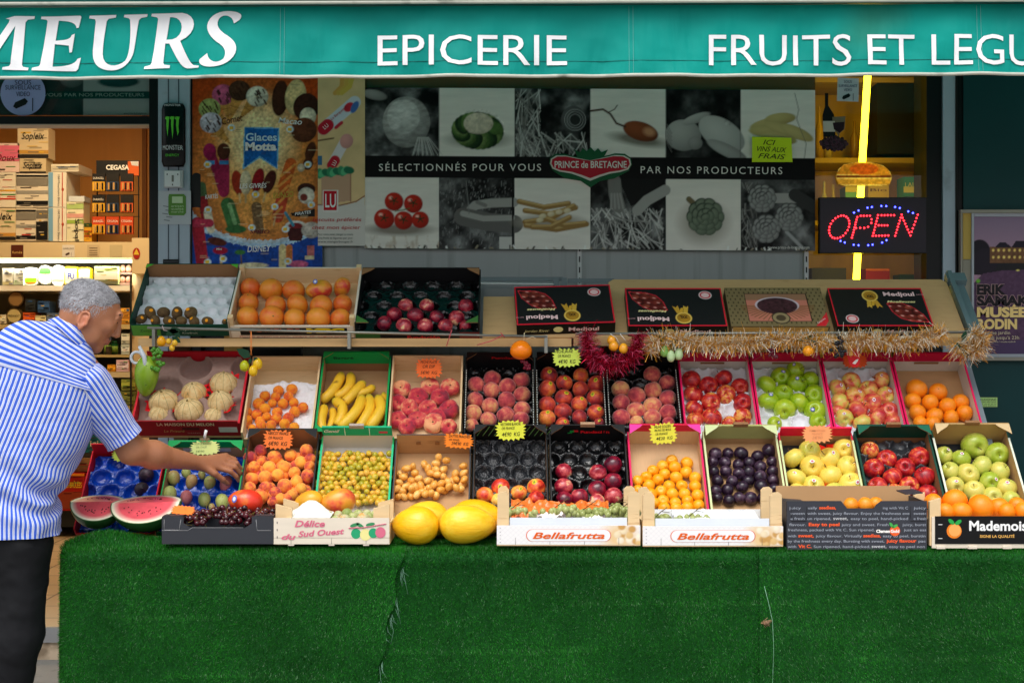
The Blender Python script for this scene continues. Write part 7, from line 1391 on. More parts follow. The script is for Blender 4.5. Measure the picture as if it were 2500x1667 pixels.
def tinsel(path,n_,L0,L1,mats,wts,label,seed,wd=.0015):
    r_=np.random.default_rng(seed); pts=[P(x,y,yy) for x,y,yy in path]; A=np.array([p[:] for p in pts]); d=np.linalg.norm(np.diff(A,axis=0),axis=1); cs=np.r_[0,np.cumsum(d)]
    t=r_.uniform(0,cs[-1],n_); C_=np.stack([np.interp(t,cs,A[:,i]) for i in range(3)],1); T_=np.stack([np.interp(t+.004,cs,A[:,i])-np.interp(t-.004,cs,A[:,i]) for i in range(3)],1)+1e-6; T_ /= np.linalg.norm(T_,axis=1)[:,None]
    dr=r_.normal(size=(n_,3)); dr -= T_*(dr*T_).sum(1)[:,None]*.75; dr /= np.linalg.norm(dr,axis=1)[:,None]; L=r_.uniform(L0,L1,n_)[:,None]
    s_=np.cross(dr,r_.normal(size=(n_,3))); s_ /= np.linalg.norm(s_,axis=1)[:,None]; s_ *= wd/2
    bend=r_.normal(size=(n_,3))*.3; mid=C_+dr*L*.55; end=C_+(dr+bend)*L+np.array([0,0,-1])*L*.12
    V=np.concatenate([C_-s_,C_+s_,mid+s_,mid-s_,end+s_*.8,end-s_*.8]); i=np.arange(n_); g=MB(); mi=r_.choice(len(mats),n_,p=wts)
    for m_ in range(len(mats)):
        q=i[mi == m_]; g.add(V if m_ == 0 else V,np.concatenate([np.stack([q,q+n_,q+2*n_,q+3*n_],1),np.stack([q+3*n_,q+2*n_,q+4*n_,q+5*n_],1)]),m_)
    g.tube(pts,.002,0,6); return g.build('tinsel_garland',mats,label=label,cat='garland',group='tinsel garlands on the rail')
M_gold=mat('gold_foil',rgb(226,156,28),.32,.4,60,metal=.45,spec=.8); M_silv=mat('pale_foil',rgb(250,244,224),.3,.05,60,metal=.1,spec=.8); M_redf=mat('red_foil',rgb(176,14,50),.25,.3,60,metal=.75); M_pinkf=mat('pink_foil',rgb(226,90,130),.3,.1,60,metal=.5)
yt=5.56
tinsel([(1586,862,yt),(1594,838,yt),(1618,826,yt),(1660,826,yt),(1700,836,yt),(1760,842,yt),(1830,836,yt),(1900,828,yt),(1960,830,yt),(2020,836,yt),(2090,830,yt),(2150,832,yt),(2210,836,yt),(2270,820,yt),(2310,808,yt)],9500,.012,.048,[M_gold,M_silv],[.64,.36],'long gold tinsel garland swagged along the right part of the price rail',1)
tinsel([(2372,808,yt),(2396,822,yt),(2400,846,yt),(2376,862,yt),(2350,858,yt),(2332,838,yt)],2200,.012,.047,[M_gold,M_silv],[.64,.36],'gold tinsel curl at the right end of the rail in front of the purple poster',2)
tinsel([(1432,812,yt),(1436,850,yt),(1452,880,yt),(1482,894,yt),(1514,886,yt),(1544,864,yt),(1562,838,yt),(1556,816,yt)],2400,.02,.048,[M_redf,M_pinkf],[.8,.2],'dark red tinsel loop hanging over the peach boxes',3)
g=MB(); g.tube([P(1090,845,5.58),P(1100,815,5.58),P(1103,806,5.575)],.002,0,5); g.build('red_twine',flat(206,90,100),label='short red twine tag hanging below the black nectarine box on the shelf',cat='twine'); g=MB(); g.tube([P(1165,842,5.58),P(1200,832,5.575),P(1228,818,5.575),P(1232,824,5.57),P(1222,812,5.575)],.002,0,5); g.build('red_twine',flat(206,90,100),label='red plastic twine tied to the price rail beside the persimmon',cat='twine')
# ================================================================ ARTIFICIAL TURF
YT0,ZT=4.95,.695
def turf_h(x,y): return ZT+.05*np.exp(-((x+1.44)/.13) ** 2-((y-5.08)/.055) ** 2)+.02*np.exp(-((x+1.25)/.12) ** 2-((y-5.1)/.05) ** 2)
def turf_pt(x,s):
    """s = arc length up the front (0..) then over the top"""
    zt=.645; arc=.03*1.5708
    yw=.034*(fbm(x*3.2+3,s*1.1,11)-.5)+.006*np.sin(x*5+2*s)+.010*(fbm(x*9,s*3+2,13)-.5)
    y=np.full(x.shape,YT0)+yw*np.clip(s/.3,0,1); z=.018+s
    a=np.clip((s-zt)/.03,0,1.5708); on=s>zt
    y=np.where(on,YT0+.03*(1-np.cos(a))+yw*(1-a/1.5708),y); z=np.where(on,.018+zt+.03*np.sin(a),z)
    top=s>zt+arc; yy=YT0+.03+(s-zt-arc); z=np.where(top,turf_h(x,yy)-.002,z); y=np.where(top,yy,y)
    return y,z
def turf_n(s):
    a=np.clip((s-.645)/.03,0,1.5708); return np.stack([0*s,-np.cos(a),np.sin(a)],-1)
m,n,l,b=newmat('turf_pile'); at=n.new('ShaderNodeAttribute'); at.attribute_name='Col'; l.new(at.outputs['Color'],b.inputs['Base Color']); b.inputs['Roughness'].default_value=.42; b.inputs['Specular IOR Level'].default_value=.3; M_pile=m
t=n.new('ShaderNodeBsdfTranslucent'); l.new(at.outputs['Color'],t.inputs[0]); mx=n.new('ShaderNodeMixShader'); mx.inputs[0].default_value=.45; l.new(b.outputs[0],mx.inputs[1]); l.new(t.outputs[0],mx.inputs[2]); l.new(mx.outputs[0],n['Material Output'].inputs[0])
M_back=mat('turf_backing',rgb(16,76,26),.9,.3,60)
SM=.645+.03*1.5708+.30
def turf(name,xa,xb,n_,dy,label,seed,side=False,corner=False):
    """xa, xb: functions of height giving the side edges"""
    o=thing('artificial_turf',label,'artificial turf',(float(xa(np.array(.3))+xb(np.array(.3)))/2,YT0,0),'turf mats over the stall table'); r_=np.random.default_rng(seed)
    U,Sg=np.meshgrid(np.linspace(0,1,80),np.linspace(0,SM,110)); zz=np.clip(Sg,0,.69); X_=xa(zz)+U*(xb(zz)-xa(zz)); y,z=turf_pt(X_,Sg)
    if corner: y=y+.05*(1-np.clip((X_+1.575)/.05,0,1)) ** 2*(Sg<.72)
    g=MB(); g.grid(np.stack([X_,y+dy,z],-1),0); g.build('backing',M_back,o)
    s=r_.uniform(0,SM,n_); zc=np.clip(s,0,.69); x=xa(zc)+r_.uniform(0,1,n_)*(xb(zc)-xa(zc)); y,z=turf_pt(x,s)
    N=turf_n(s)
    if corner:
        q=(1-np.clip((x+1.575)/.05,0,1)); y=y+.05*q ** 2*(s<.72); N[:,0] -= q*1.2
    C_=np.stack([x,y+dy,z],1)
    lean=np.stack([(fbm(x*9,z*9+s,seed)-.47)*1.6,0*x,-.5+(fbm(x*5+9,s*7,seed+3)-.47)*1.8],1)
    for zc_,x0_,x1_ in ((.27,-1.2,-.6),(.36,-.5,.3),(.2,-.3,.5),(.12,-1.5,-.5),(.42,.9,2.4),(.33,1.0,1.7),(.52,.2,1.0),(.24,.75,1.25),(.47,-1.4,-1.0)):
        k_=np.exp(-((s+.018-zc_-.02*(fbm(x*3,x*0,8)-.5))/.008) ** 2)*(x>x0_)*(x<x1_)*(.4+fbm(x*14,s*0,2)); lean[:,2] -= k_*1.6; lean[:,0] += k_*.5
    d=N+lean*(.75*np.clip((.64-s)/.03,-.35,1))[:,None]+r_.normal(size=(n_,3))*.30; d /= np.linalg.norm(d,axis=1)[:,None]
    L=(r_.uniform(.007,.0125,n_)*(1+.5*(s>.63)))[:,None]; sd_=np.cross(d,r_.normal(size=(n_,3))); sd_ /= np.linalg.norm(sd_,axis=1)[:,None]; sd_ *= .00075
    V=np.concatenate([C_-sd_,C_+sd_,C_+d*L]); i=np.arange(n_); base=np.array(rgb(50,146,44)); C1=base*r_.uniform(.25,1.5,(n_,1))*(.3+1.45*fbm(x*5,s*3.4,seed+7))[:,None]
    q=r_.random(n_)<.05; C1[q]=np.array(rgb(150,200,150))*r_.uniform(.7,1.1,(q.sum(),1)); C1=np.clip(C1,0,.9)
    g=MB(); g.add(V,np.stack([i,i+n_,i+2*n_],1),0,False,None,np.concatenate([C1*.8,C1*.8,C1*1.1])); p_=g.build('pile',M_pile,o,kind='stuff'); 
    return o
lx=lambda v: (lambda z: np.asarray(z)*0+v)
s1=lambda z:-.375+(np.asarray(z)-.69)*.19+.008*np.sin(np.asarray(z)*40)
s1b=lambda z: s1(z)-.02
x2=(1862-1250)*4.95/F_PX
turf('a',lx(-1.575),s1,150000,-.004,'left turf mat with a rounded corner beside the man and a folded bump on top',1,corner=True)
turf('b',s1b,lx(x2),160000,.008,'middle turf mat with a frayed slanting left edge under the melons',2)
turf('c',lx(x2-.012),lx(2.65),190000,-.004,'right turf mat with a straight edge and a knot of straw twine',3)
o=thing('artificial_turf','short turf side flap hanging at the left end of the table','artificial turf',(-1.56,5.2,0)); g=MB(); Yg,Zg=np.meshgrid(np.linspace(5.01,5.45,20),np.linspace(.02,.685,20)); g.grid(np.stack([0*Yg-1.572,Yg,Zg],-1),0); g.build('backing',M_back,o)
r_=np.random.default_rng(5); n_=22000; C_=np.stack([np.full(n_,-1.572),r_.uniform(5.0,5.45,n_),r_.uniform(.02,.685,n_)],1); d=np.array([-1,0,-.3])+r_.normal(size=(n_,3))*.3; d /= np.linalg.norm(d,axis=1)[:,None]; sd_=np.cross(d,r_.normal(size=(n_,3))); sd_ /= np.linalg.norm(sd_,axis=1)[:,None]; C1=np.array(rgb(36,128,36))*r_.uniform(.6,1.3,(n_,1)); i=np.arange(n_)
g=MB(); g.add(np.concatenate([C_-sd_*.00075,C_+sd_*.00075,C_+d*.01]),np.stack([i,i+n_,i+2*n_],1),0,False,None,np.concatenate([C1,C1,C1])); g.build('pile',M_pile,o,kind='stuff')
g=MB(); r_=random.Random(4)
for _ in range(34):
    z=r_.uniform(.05,.66); x=float(s1(z))+r_.uniform(-.004,.006); L=r_.choice([.02,.03,.05,.09]); g.tube([(x,YT0-.006,z),(x+r_.uniform(0,.012),YT0-.016,z-L*.5),(x+r_.uniform(0,.022),YT0-.014,z-L)],.0007,0,4)
g.build('frayed_thread',flat(110,150,130),label='pale frayed threads hanging along the slanting turf edge',cat='thread',kind='stuff')
g=MB(); q=P(1870,1519,YT0-.015)
for _ in range(60): v=Vector((r_.gauss(.004,.008),r_.gauss(-.004,.004),r_.gauss(0,.006))); g.tube([q-Vector((.012,-.008,0)),q+v],.0007,0,4)
g.ball(q-Vector((.012,-.006,.002)),(.008,.005,.004),0,8); g.build('straw_knot',flat(176,140,110),label='tuft of frayed straw coloured twine on the right turf seam',cat='twine')
g=MB(); g.tube([P(1866,1430,YT0-.012),P(1876,1470,YT0-.014),P(1886,1515,YT0-.014),P(1889,1580,YT0-.012),P(1886,1667,YT0-.012),P(1886,1780,YT0-.012)],.0009,0,4); g.build('loose_thread',flat(140,190,160),label='thin pale thread hanging down beside the straw knot',cat='thread')
# ================================================================ THE MAN
class SDF:
    def __init__(s,lo,hi,h):
        s.lo,s.h=np.array(lo),h; s.n=np.ceil((np.array(hi)-s.lo)/h).astype(int)+1; s.f=np.full(s.n,1.0,np.float32)
    def _sub(s,lo,hi):
        a=np.clip(np.floor((np.array(lo)-s.lo)/s.h).astype(int),0,s.n); b_=np.clip(np.ceil((np.array(hi)-s.lo)/s.h).astype(int)+1,0,s.n)
        sl=tuple(slice(i,j) for i,j in zip(a,b_)); g=np.meshgrid(*[s.lo[k]+s.h*np.arange(a[k],b_[k]) for k in range(3)],indexing='ij'); return sl,g
    def _mix(s,sl,d,k,neg):
        f=s.f[sl]
        if neg:
            q=np.maximum(k-np.abs(-d-f),0)/k; s.f[sl]=np.maximum(f,-d)+q*q*k/4
        else:
            q=np.maximum(k-np.abs(d-f),0)/k; s.f[sl]=np.minimum(f,d)-q*q*k/4
    def cap(s,a,b,ra,rb,k=.02,neg=False):
        a,b=np.array(a,float),np.array(b,float); m=max(ra,rb)+k+.03; sl,(X,Y,Z)=s._sub(np.minimum(a,b)-m,np.maximum(a,b)+m)
        if X.size == 0: return s
        ab=b-a; t=np.clip(((X-a[0])*ab[0]+(Y-a[1])*ab[1]+(Z-a[2])*ab[2])/(ab @ ab+1e-9),0,1)
        d=np.sqrt((X-a[0]-t*ab[0]) ** 2+(Y-a[1]-t*ab[1]) ** 2+(Z-a[2]-t*ab[2]) ** 2)-(ra+(rb-ra)*t); s._mix(sl,d,k,neg); return s
    def ell(s,c,ax,r,k=.02,neg=False):
        """ax: 3x3 rows = local axes"""
        c,r=np.array(c,float),np.array(r,float); m=max(r)+k+.03; sl,(X,Y,Z)=s._sub(c-m,c+m)
        if X.size == 0: return s
        D=np.stack([X-c[0],Y-c[1],Z-c[2]],-1) @ np.array(ax).T; q=np.linalg.norm(D/r,axis=-1); q2=np.linalg.norm(D/(r*r),axis=-1)+1e-9
        s._mix(sl,q*(q-1)/q2,k,neg); return s
    def mesh(s):
        f=s.f; n=s.n; c=f<0; m=np.zeros(n-1,bool); cs=[(i,j,k) for i in (0,1) for j in (0,1) for k in (0,1)]
        v=lambda A,q: A[q[0]:n[0]-1+q[0],q[1]:n[1]-1+q[1],q[2]:n[2]-1+q[2]]; c0=v(c,(0,0,0))
        for q in cs[1:]: m |= v(c,q) != c0
        g=np.argwhere(m); idx=-np.ones(n-1,np.int32); idx[m]=np.arange(len(g)); P_=np.zeros((len(g),3)); w_=np.zeros(len(g))
        for a in cs:
            for ax in range(3):
                if a[ax]: continue
                b_=list(a); b_[ax]=1; fa=f[tuple((g+a).T)]; fb=f[tuple((g+b_).T)]; k=(fa<0) != (fb<0); t=np.where(k,fa/(fa-fb+1e-12),0)
                for q in range(3): P_[:,q] += np.where(k,a[q]+(t if q == ax else 0),0)
                w_ += k
        V=s.lo+s.h*(g+P_/w_[:,None]); Fs=[]
        for ax in range(3):
            o=[(1,2),(2,0),(0,1)][ax]; A=np.moveaxis(c,(ax,o[0],o[1]),(0,1,2)); I=np.moveaxis(idx,(ax,o[0],o[1]),(0,1,2))
            e=A[:-1,1:-1,1:-1] != A[1:,1:-1,1:-1]; q=np.argwhere(e); ins=A[:-1,1:-1,1:-1][e]
            q4=np.stack([I[q[:,0],q[:,1],q[:,2]],I[q[:,0],q[:,1]+1,q[:,2]],I[q[:,0],q[:,1]+1,q[:,2]+1],I[q[:,0],q[:,1],q[:,2]+1]],1)
            q4[~ins]=q4[~ins][:,::-1]; Fs.append(q4)
        return V,np.concatenate(Fs)
hc=np.array(P(222,752,5.03)); fw=np.array([.85,.31,-.42]); fw /= np.linalg.norm(fw)
sr=np.cross(fw,[0,0,1]); sr /= np.linalg.norm(sr); up=np.cross(sr,fw); AX=np.stack([fw,sr,up])
HS=1.0
def hd(f_,s_,u_): return hc+(fw*f_+sr*s_+up*u_)*HS
A3=lambda px,py,Y: np.array(P(px,py,Y))
B=SDF((-2.05,4.78,.76),(-.86,5.60,1.66),.0037)
B.ell(hd(-.004,0,.008),AX,(.101,.077,.086),.01); B.ell(hd(.035,0,-.035),AX,(.070,.060,.085),.03); B.ell(hd(.044,0,-.098),AX,(.048,.043,.036),.03)
B.ell(hd(.080,0,-.122),AX,(.015,.02,.014),.018)
B.cap(hd(.097,-.034,.018),hd(.097,.034,.018),.012,.012,.012)
B.cap(hd(.103,0,.010),hd(.121,0,-.046),.0075,.0115,.008); B.ell(hd(.116,0,-.052),AX,(.012,.012,.009),.006); B.ell(hd(.108,-.012,-.054),AX,(.009,.008,.007),.005); B.ell(hd(.108,.012,-.054),AX,(.009,.008,.007),.005)
for q in (-1,1):
    B.ell(hd(.073,q*.037,-.036),AX,(.026,.022,.022),.02); B.ell(hd(.108,q*.031,-.006),AX,(.016,.017,.012),.008,True); B.ell(hd(.088,q*.031,-.006),AX,(.0135,.0135,.0135),.003); B.cap(hd(.098,q*.020,.0035),hd(.094,q*.042,.0025),.0055,.0055,.004); B.cap(hd(.0975,q*.022,-.016),hd(.093,q*.042,-.0155),.0045,.0045,.005)
    B.ell(hd(.03,q*.048,-.09),AX,(.035,.014,.03),.02); B.cap(hd(.106,q*.021,-.052),hd(.088,q*.033,-.088),.0042,.003,.006,True); B.ell(hd(.113,q*.007,-.0615),AX,(.005,.0035,.003),.003,True)
B.ell(hd(.100,0,-.077),AX,(.011,.023,.0062),.004); B.ell(hd(.098,0,-.089),AX,(.011,.020,.0075),.004); B.cap(hd(.1115,-.018,-.083),hd(.1115,.018,-.083),.0022,.0022,.002,True)
for q in (1,-1):
    ex=np.stack([fw*.90-sr*q*-.43,sr*q*.90-fw*.43,up]); o_=hd(-.006,q*.080,-.054)
    ep=lambda a,b_,d=0.: o_+ex[0]*a+ex[2]*b_+ex[1]*d
    B.ell(ep(-.002,0,-.002),ex,(.017,.006,.028),.004); ring=[(.012,.004),(.015,.018),(.009,.029),(-.004,.032),(-.016,.024),(-.019,.008),(-.015,-.010),(-.008,-.022)]
    for (a,b_),(c_,d) in zip(ring[:-1],ring[1:]): B.cap(ep(a,b_,.004),ep(c_,d,.004),.0045,.0045,.003)
    B.ell(ep(-.002,-.027,.001),ex,(.009,.0055,.010),.004); B.ell(ep(.002,-.002,.007),ex,(.009,.007,.013),.003,True); B.cap(ep(-.008,.016,.006),ep(-.009,-.012,.006),.003,.003,.002,True); B.ell(ep(.014,-.006,.002),ex,(.005,.005,.008),.004)
B.cap(hd(-.03,0,-.06),A3(164,836,5.02),.056,.060,.03); B.cap(hd(.015,0,-.09),A3(178,842,5.03),.038,.045,.03)
N0,H0=A3(165,850,5.02),A3(5,1290,4.93)
B.cap(N0+(0,0,-.08),(N0+H0)/2,.08,.085,.03); B.cap((N0+H0)/2,H0,.085,.08,.03)
SHR_,ELB,WR=A3(203,908,4.99),A3(322,1100,5.08),A3(484,1130,5.285)
SHL_=A3(-10,880,4.99); B.cap(N0+(0,.03,-.07),SHR_+(0,.03,-.01),.05,.05,.03); B.cap(N0+(0,0,-.06),SHL_,.07,.06,.05)
B.cap(SHR_,ELB,.060,.046,.02); B.cap(ELB,ELB*.68+WR*.32,.044,.047,.03); B.cap(ELB*.68+WR*.32,WR,.047,.0265,.03)
LE,LW=A3(-95,1060,5.14),A3(-20,1185,5.36)
B.cap(SHL_,LE,.055,.044,.02); B.cap(LE,LW,.042,.027,.02); B.ell(LW+np.array([.01,.05,-.03]),np.eye(3),(.038,.05,.018),.02)
for q,L in ((-.028,.07),(-.01,.085),(.008,.08),(.024,.065)): B.cap(LW+np.array([q,.08,-.035]),LW+np.array([q+.01,.08+L,-.06]),.0095,.0075,.006)
B.cap(LW+np.array([.03,.03,-.03]),LW+np.array([.065,.08,-.05]),.011,.009,.01)
HPR,KNR,ANR=A3(52,1320,4.93),A3(42,1560,4.92),np.array([-1.755,4.95,.08]); HPL,KNL,ANL=A3(-65,1320,4.97),A3(-60,1560,5.0),np.array([-1.90,5.02,.08])
KN=[A3(533,1141,5.335),A3(543,1131,5.352),A3(549,1122,5.370),A3(551,1113,5.385)]
PJ=[A3(563,1150,5.345),A3(573,1140,5.365),A3(577,1130,5.385),A3(573,1121,5.40)]
DJ=[A3(577,1163,5.360),A3(586,1154,5.382),A3(588,1145,5.402),A3(581,1135,5.412)]
TP=[A3(583,1173,5.372),A3(590,1166,5.396),A3(591,1157,5.414),A3(584,1146,5.424)]
for i in range(4): B.cap(WR+(KN[i]-WR)*.12+np.array([0,0,(1.5-i)*-.004]),KN[i],.0165,.0128,.012)
for i,r in enumerate((.0095,.0098,.0094,.0082)): B.cap(KN[i],PJ[i],r+.0022,r+.0008,.005); B.cap(PJ[i],DJ[i],r+.0006,r-.0006,.003); B.cap(DJ[i],TP[i],r-.0004,r-.0018,.003)
T0,T1,T2,T3=A3(500,1140,5.29),A3(523,1155,5.30),A3(543,1170,5.325),A3(556,1181,5.352)
B.cap(WR*.5+T0*.5,T1,.016,.0135,.014); B.cap(T1,T2,.0125,.0112,.005); B.cap(T2,T3,.011,.0085,.004)
V,Fq=B.mesh()
def relax(V,Fq,it=2,lam=.5):
    n_=len(V); e=np.concatenate([Fq[:,[0,1]],Fq[:,[1,2]],Fq[:,[2,3]],Fq[:,[3,0]]]); e=np.concatenate([e,e[:,::-1]])
    for _ in range(it):
        A=np.zeros_like(V); c_=np.bincount(e[:,0],minlength=n_)[:,None]
        for k in range(3): A[:,k]=np.bincount(e[:,0],V[e[:,1],k],n_)
        V=V+lam*(A/np.maximum(c_,1)-V)
    return V
V=relax(V,Fq,2,.4)
m,n,l,b=newmat('skin'); tc=n.new('ShaderNodeTexCoord'); at=n.new('ShaderNodeAttribute'); at.attribute_name='Col'
ns=n.new('ShaderNodeTexNoise'); ns.inputs['Scale'].default_value=14; ns.inputs['Detail'].default_value=6; l.new(tc.outputs['Object'],ns.inputs['Vector'])
mx=n.new('ShaderNodeMix'); mx.data_type='RGBA'; mx.blend_type='MULTIPLY'; mx.inputs[0].default_value=.55; l.new(at.outputs['Color'],mx.inputs[6]); rp=n.new('ShaderNodeValToRGB'); rp.color_ramp.elements[0].color=(.62,.5,.46,1); rp.color_ramp.elements[1].color=(1.1,1.05,1,1); l.new(ns.outputs['Fac'],rp.inputs[0]); l.new(rp.outputs[0],mx.inputs[7]); l.new(mx.outputs[2],b.inputs['Base Color'])
b.inputs['Roughness'].default_value=.45; b.inputs['Subsurface Weight'].default_value=.08; b.inputs['Subsurface Scale'].default_value=.006; b.inputs['Subsurface Radius'].default_value=(1,.4,.25)
nb=n.new('ShaderNodeTexNoise'); nb.inputs['Scale'].default_value=120; nb.inputs['Detail'].default_value=3; l.new(tc.outputs['Object'],nb.inputs['Vector']); bp=n.new('ShaderNodeBump'); bp.inputs['Strength'].default_value=.25; bp.inputs['Distance'].default_value=.003; l.new(nb.outputs['Fac'],bp.inputs['Height']); l.new(bp.outputs[0],b.inputs['Normal'])
SK=np.array(rgb(180,122,88)); C_=np.ones((len(V),3))*SK
D=(V-hc) @ AX.T/HS
k_=np.exp(-((D[:,0]-.1)/.02) ** 2-(D[:,1]/.026) ** 2-((D[:,2]+.084)/.014) ** 2)[:,None]; C_=C_*(1-k_)+np.array(rgb(170,92,84))*k_
k_=(np.exp(-((np.abs(D[:,1])-.08)/.016) ** 2-((D[:,2]+.056)/.035) ** 2-(D[:,0]/.03) ** 2)*.5)[:,None]; C_=C_*(1-k_)+np.array(rgb(206,120,96))*k_
for t_ in TP: k_=(np.exp(-(np.linalg.norm(V-t_,axis=1)/.012) ** 2)*.5)[:,None]; C_=C_*(1-k_)+np.array(rgb(226,176,156))*k_
mb=MB(); mb.add(V,Fq,0,True,None,C_)
MAN=mb.build('person',m,None,'person in a blue striped short-sleeved shirt and black trousers reaching for prickly pears','person',None,None,(-1.78,4.95,0))
for q in (-1,1):
    g=MB(); g.ball(hd(.0862,q*.031,-.007),.0135,0,14); e0=hd(.0982,q*.0325,-.010); g.ball(e0,.0048,1,10); g.build('eye',[flat(190,176,164,.3),flat(40,26,18,.1)],MAN)
    g=MB(); r_=random.Random(3+q)
    for _ in range(70): t=r_.uniform(0,1); p0=hd(.105-.012*t,q*(.014+.036*t),.016+.004*math.sin(t*3)+r_.uniform(-.003,.003)); g.tube([p0,p0+(fw*.004+sr*q*.006+up*.002)],[.0009,.0004],0,3)
    g.build('eyebrow',flat(70,60,56),MAN)
g=MB(); r_=random.Random(6)
for _ in range(160): q=r_.uniform(-.022,.022); p0=hd(.107-abs(q)*.28,q,-.068+r_.uniform(-.003,.003)); g.tube([p0,p0+fw*.003-up*.006+sr*q*.1],[.0009,.0004],0,3)
g.build('moustache',flat(126,112,104),MAN)
nu,nv=90,120; TH,PH=np.meshgrid(np.linspace(.001,2.1,nu),np.linspace(0,2*np.pi,nv),indexing='ij')
lf,ls,lu=np.sin(TH)*np.cos(PH),np.sin(TH)*np.sin(PH),np.cos(TH)
def hairline(PH):
    c_=np.cos(PH); s_=np.abs(np.sin(PH))
    return np.interp(c_,[-1,-.35,-.18,.02,.14,.38,.52,.8,1],[1.98,1.95,1.72,1.66,1.95,1.92,1.38,1.14,.98])
fz=fbm(PH*15+3,TH*24,5,2)-.4
def hpt(TH,PH,ex):
    lf,ls,lu=np.sin(TH)*np.cos(PH),np.sin(TH)*np.sin(PH),np.cos(TH); low=np.clip((TH-1.25)/.8,0,1)
    rf,rs,ru=.101+ex,.077+ex,.086+ex
    q=np.stack([-.004+lf*rf*(1-.14*low*(lf<0)),ls*rs*(1-.13*low),.008+lu*ru-.014*low],-1); return hc+(q[...,:1]*fw+q[...,1:2]*sr+q[...,2:]*up)*HS
ed=hairline(PH)+.12*(vnoise(PH*12,TH*0,4)-.5); keep=TH<ed
thin=np.clip((TH-.35)/.4,0,1); back=np.clip(.5-np.cos(PH)*.6,0,1)
W_=hpt(np.minimum(TH,ed),PH,np.where(TH<ed,.001+.005*thin*back+.011*fz*back,-.006))
g=MB(); g.grid(W_,0)
HR=np.random.default_rng(3); n_=16000; th=np.arccos(1-HR.uniform(0,1,n_)*(1-math.cos(2.05))); ph=HR.uniform(0,2*np.pi,n_); ok=th<hairline(ph)-.02; th,ph=th[ok],ph[ok]; n_=len(th)
bk=np.clip(.55-np.cos(ph)*.6,.1,1)*np.clip((th-.2)/.5,.12,1); keepr=HR.uniform(0,1,n_)<bk+.25; th,ph,bk=th[keepr],ph[keepr],bk[keepr]; n_=len(th)
r0=hpt(th,ph,.002*np.ones(n_)); no=r0-hc; no /= np.linalg.norm(no,axis=1)[:,None]; fl_=-up*.8-fw*.5; tg=fl_-no*(no @ fl_)[:,None]+HR.normal(size=(n_,3))*.55; tg -= no*(tg*no).sum(1)[:,None]*.8; tg /= np.linalg.norm(tg,axis=1)[:,None]
L=(.004+.014*bk)[:,None]; sd_=np.cross(no,tg)*.0006; mid=r0+no*L*.45+tg*L*.5; end=r0+no*L*.35+tg*L*1.05+HR.normal(size=(n_,3))*.002; i=np.arange(n_)
g.add(np.concatenate([r0-sd_,r0+sd_,mid+sd_,mid-sd_,end]),[tuple(q) for q in np.stack([i,i+n_,i+2*n_,i+3*n_],1)]+[tuple(q) for q in np.stack([i+3*n_,i+2*n_,i+4*n_],1)],1,True)
m_h=mat('grey_hair',rgb(150,148,152),.55,.7,70,bump=.7,bs=110,stretch=(1,1,1.6)); m_s=mat('grey_strand',rgb(186,186,192),.5,.6,40)
g.build('hair',[m_h,m_s],MAN)
# ---- shirt
m,n,l,b=newmat('striped_shirt'); at=n.new('ShaderNodeAttribute'); at.attribute_name='Col'; sx=n.new('ShaderNodeSeparateColor'); l.new(at.outputs['Color'],sx.inputs[0])
fr_=n.new('ShaderNodeMath'); fr_.operation='FRACT'; l.new(sx.outputs[0],fr_.inputs[0]); rp=n.new('ShaderNodeValToRGB'); rp.color_ramp.interpolation='CONSTANT'; e=rp.color_ramp.elements
ST=[(0,(56,94,206)),(.40,(222,226,240)),(.52,(150,164,216)),(.60,(190,194,214)),(.72,(226,230,242)),(.84,(76,112,210))]
while len(e)<len(ST): e.new(.5)
for q,(p_,c_) in zip(e,ST): q.position=p_; q.color=(*rgb(*c_),1)
l.new(fr_.outputs[0],rp.inputs[0]); l.new(rp.outputs[0],b.inputs['Base Color']); b.inputs['Roughness'].default_value=.75; b.inputs['Sheen Weight'].default_value=.15; b.inputs['Specular IOR Level'].default_value=.2
tc=n.new('ShaderNodeTexCoord'); nb=n.new('ShaderNodeTexNoise'); nb.inputs['Scale'].default_value=16; nb.inputs['Detail'].default_value=4; l.new(tc.outputs['Object'],nb.inputs['Vector']); bp=n.new('ShaderNodeBump'); bp.inputs['Strength'].default_value=.35; bp.inputs['Distance'].default_value=.02; l.new(nb.outputs['Fac'],bp.inputs['Height']); l.new(bp.outputs[0],b.inputs['Normal']); M_shirt=m
PERIOD=.0148
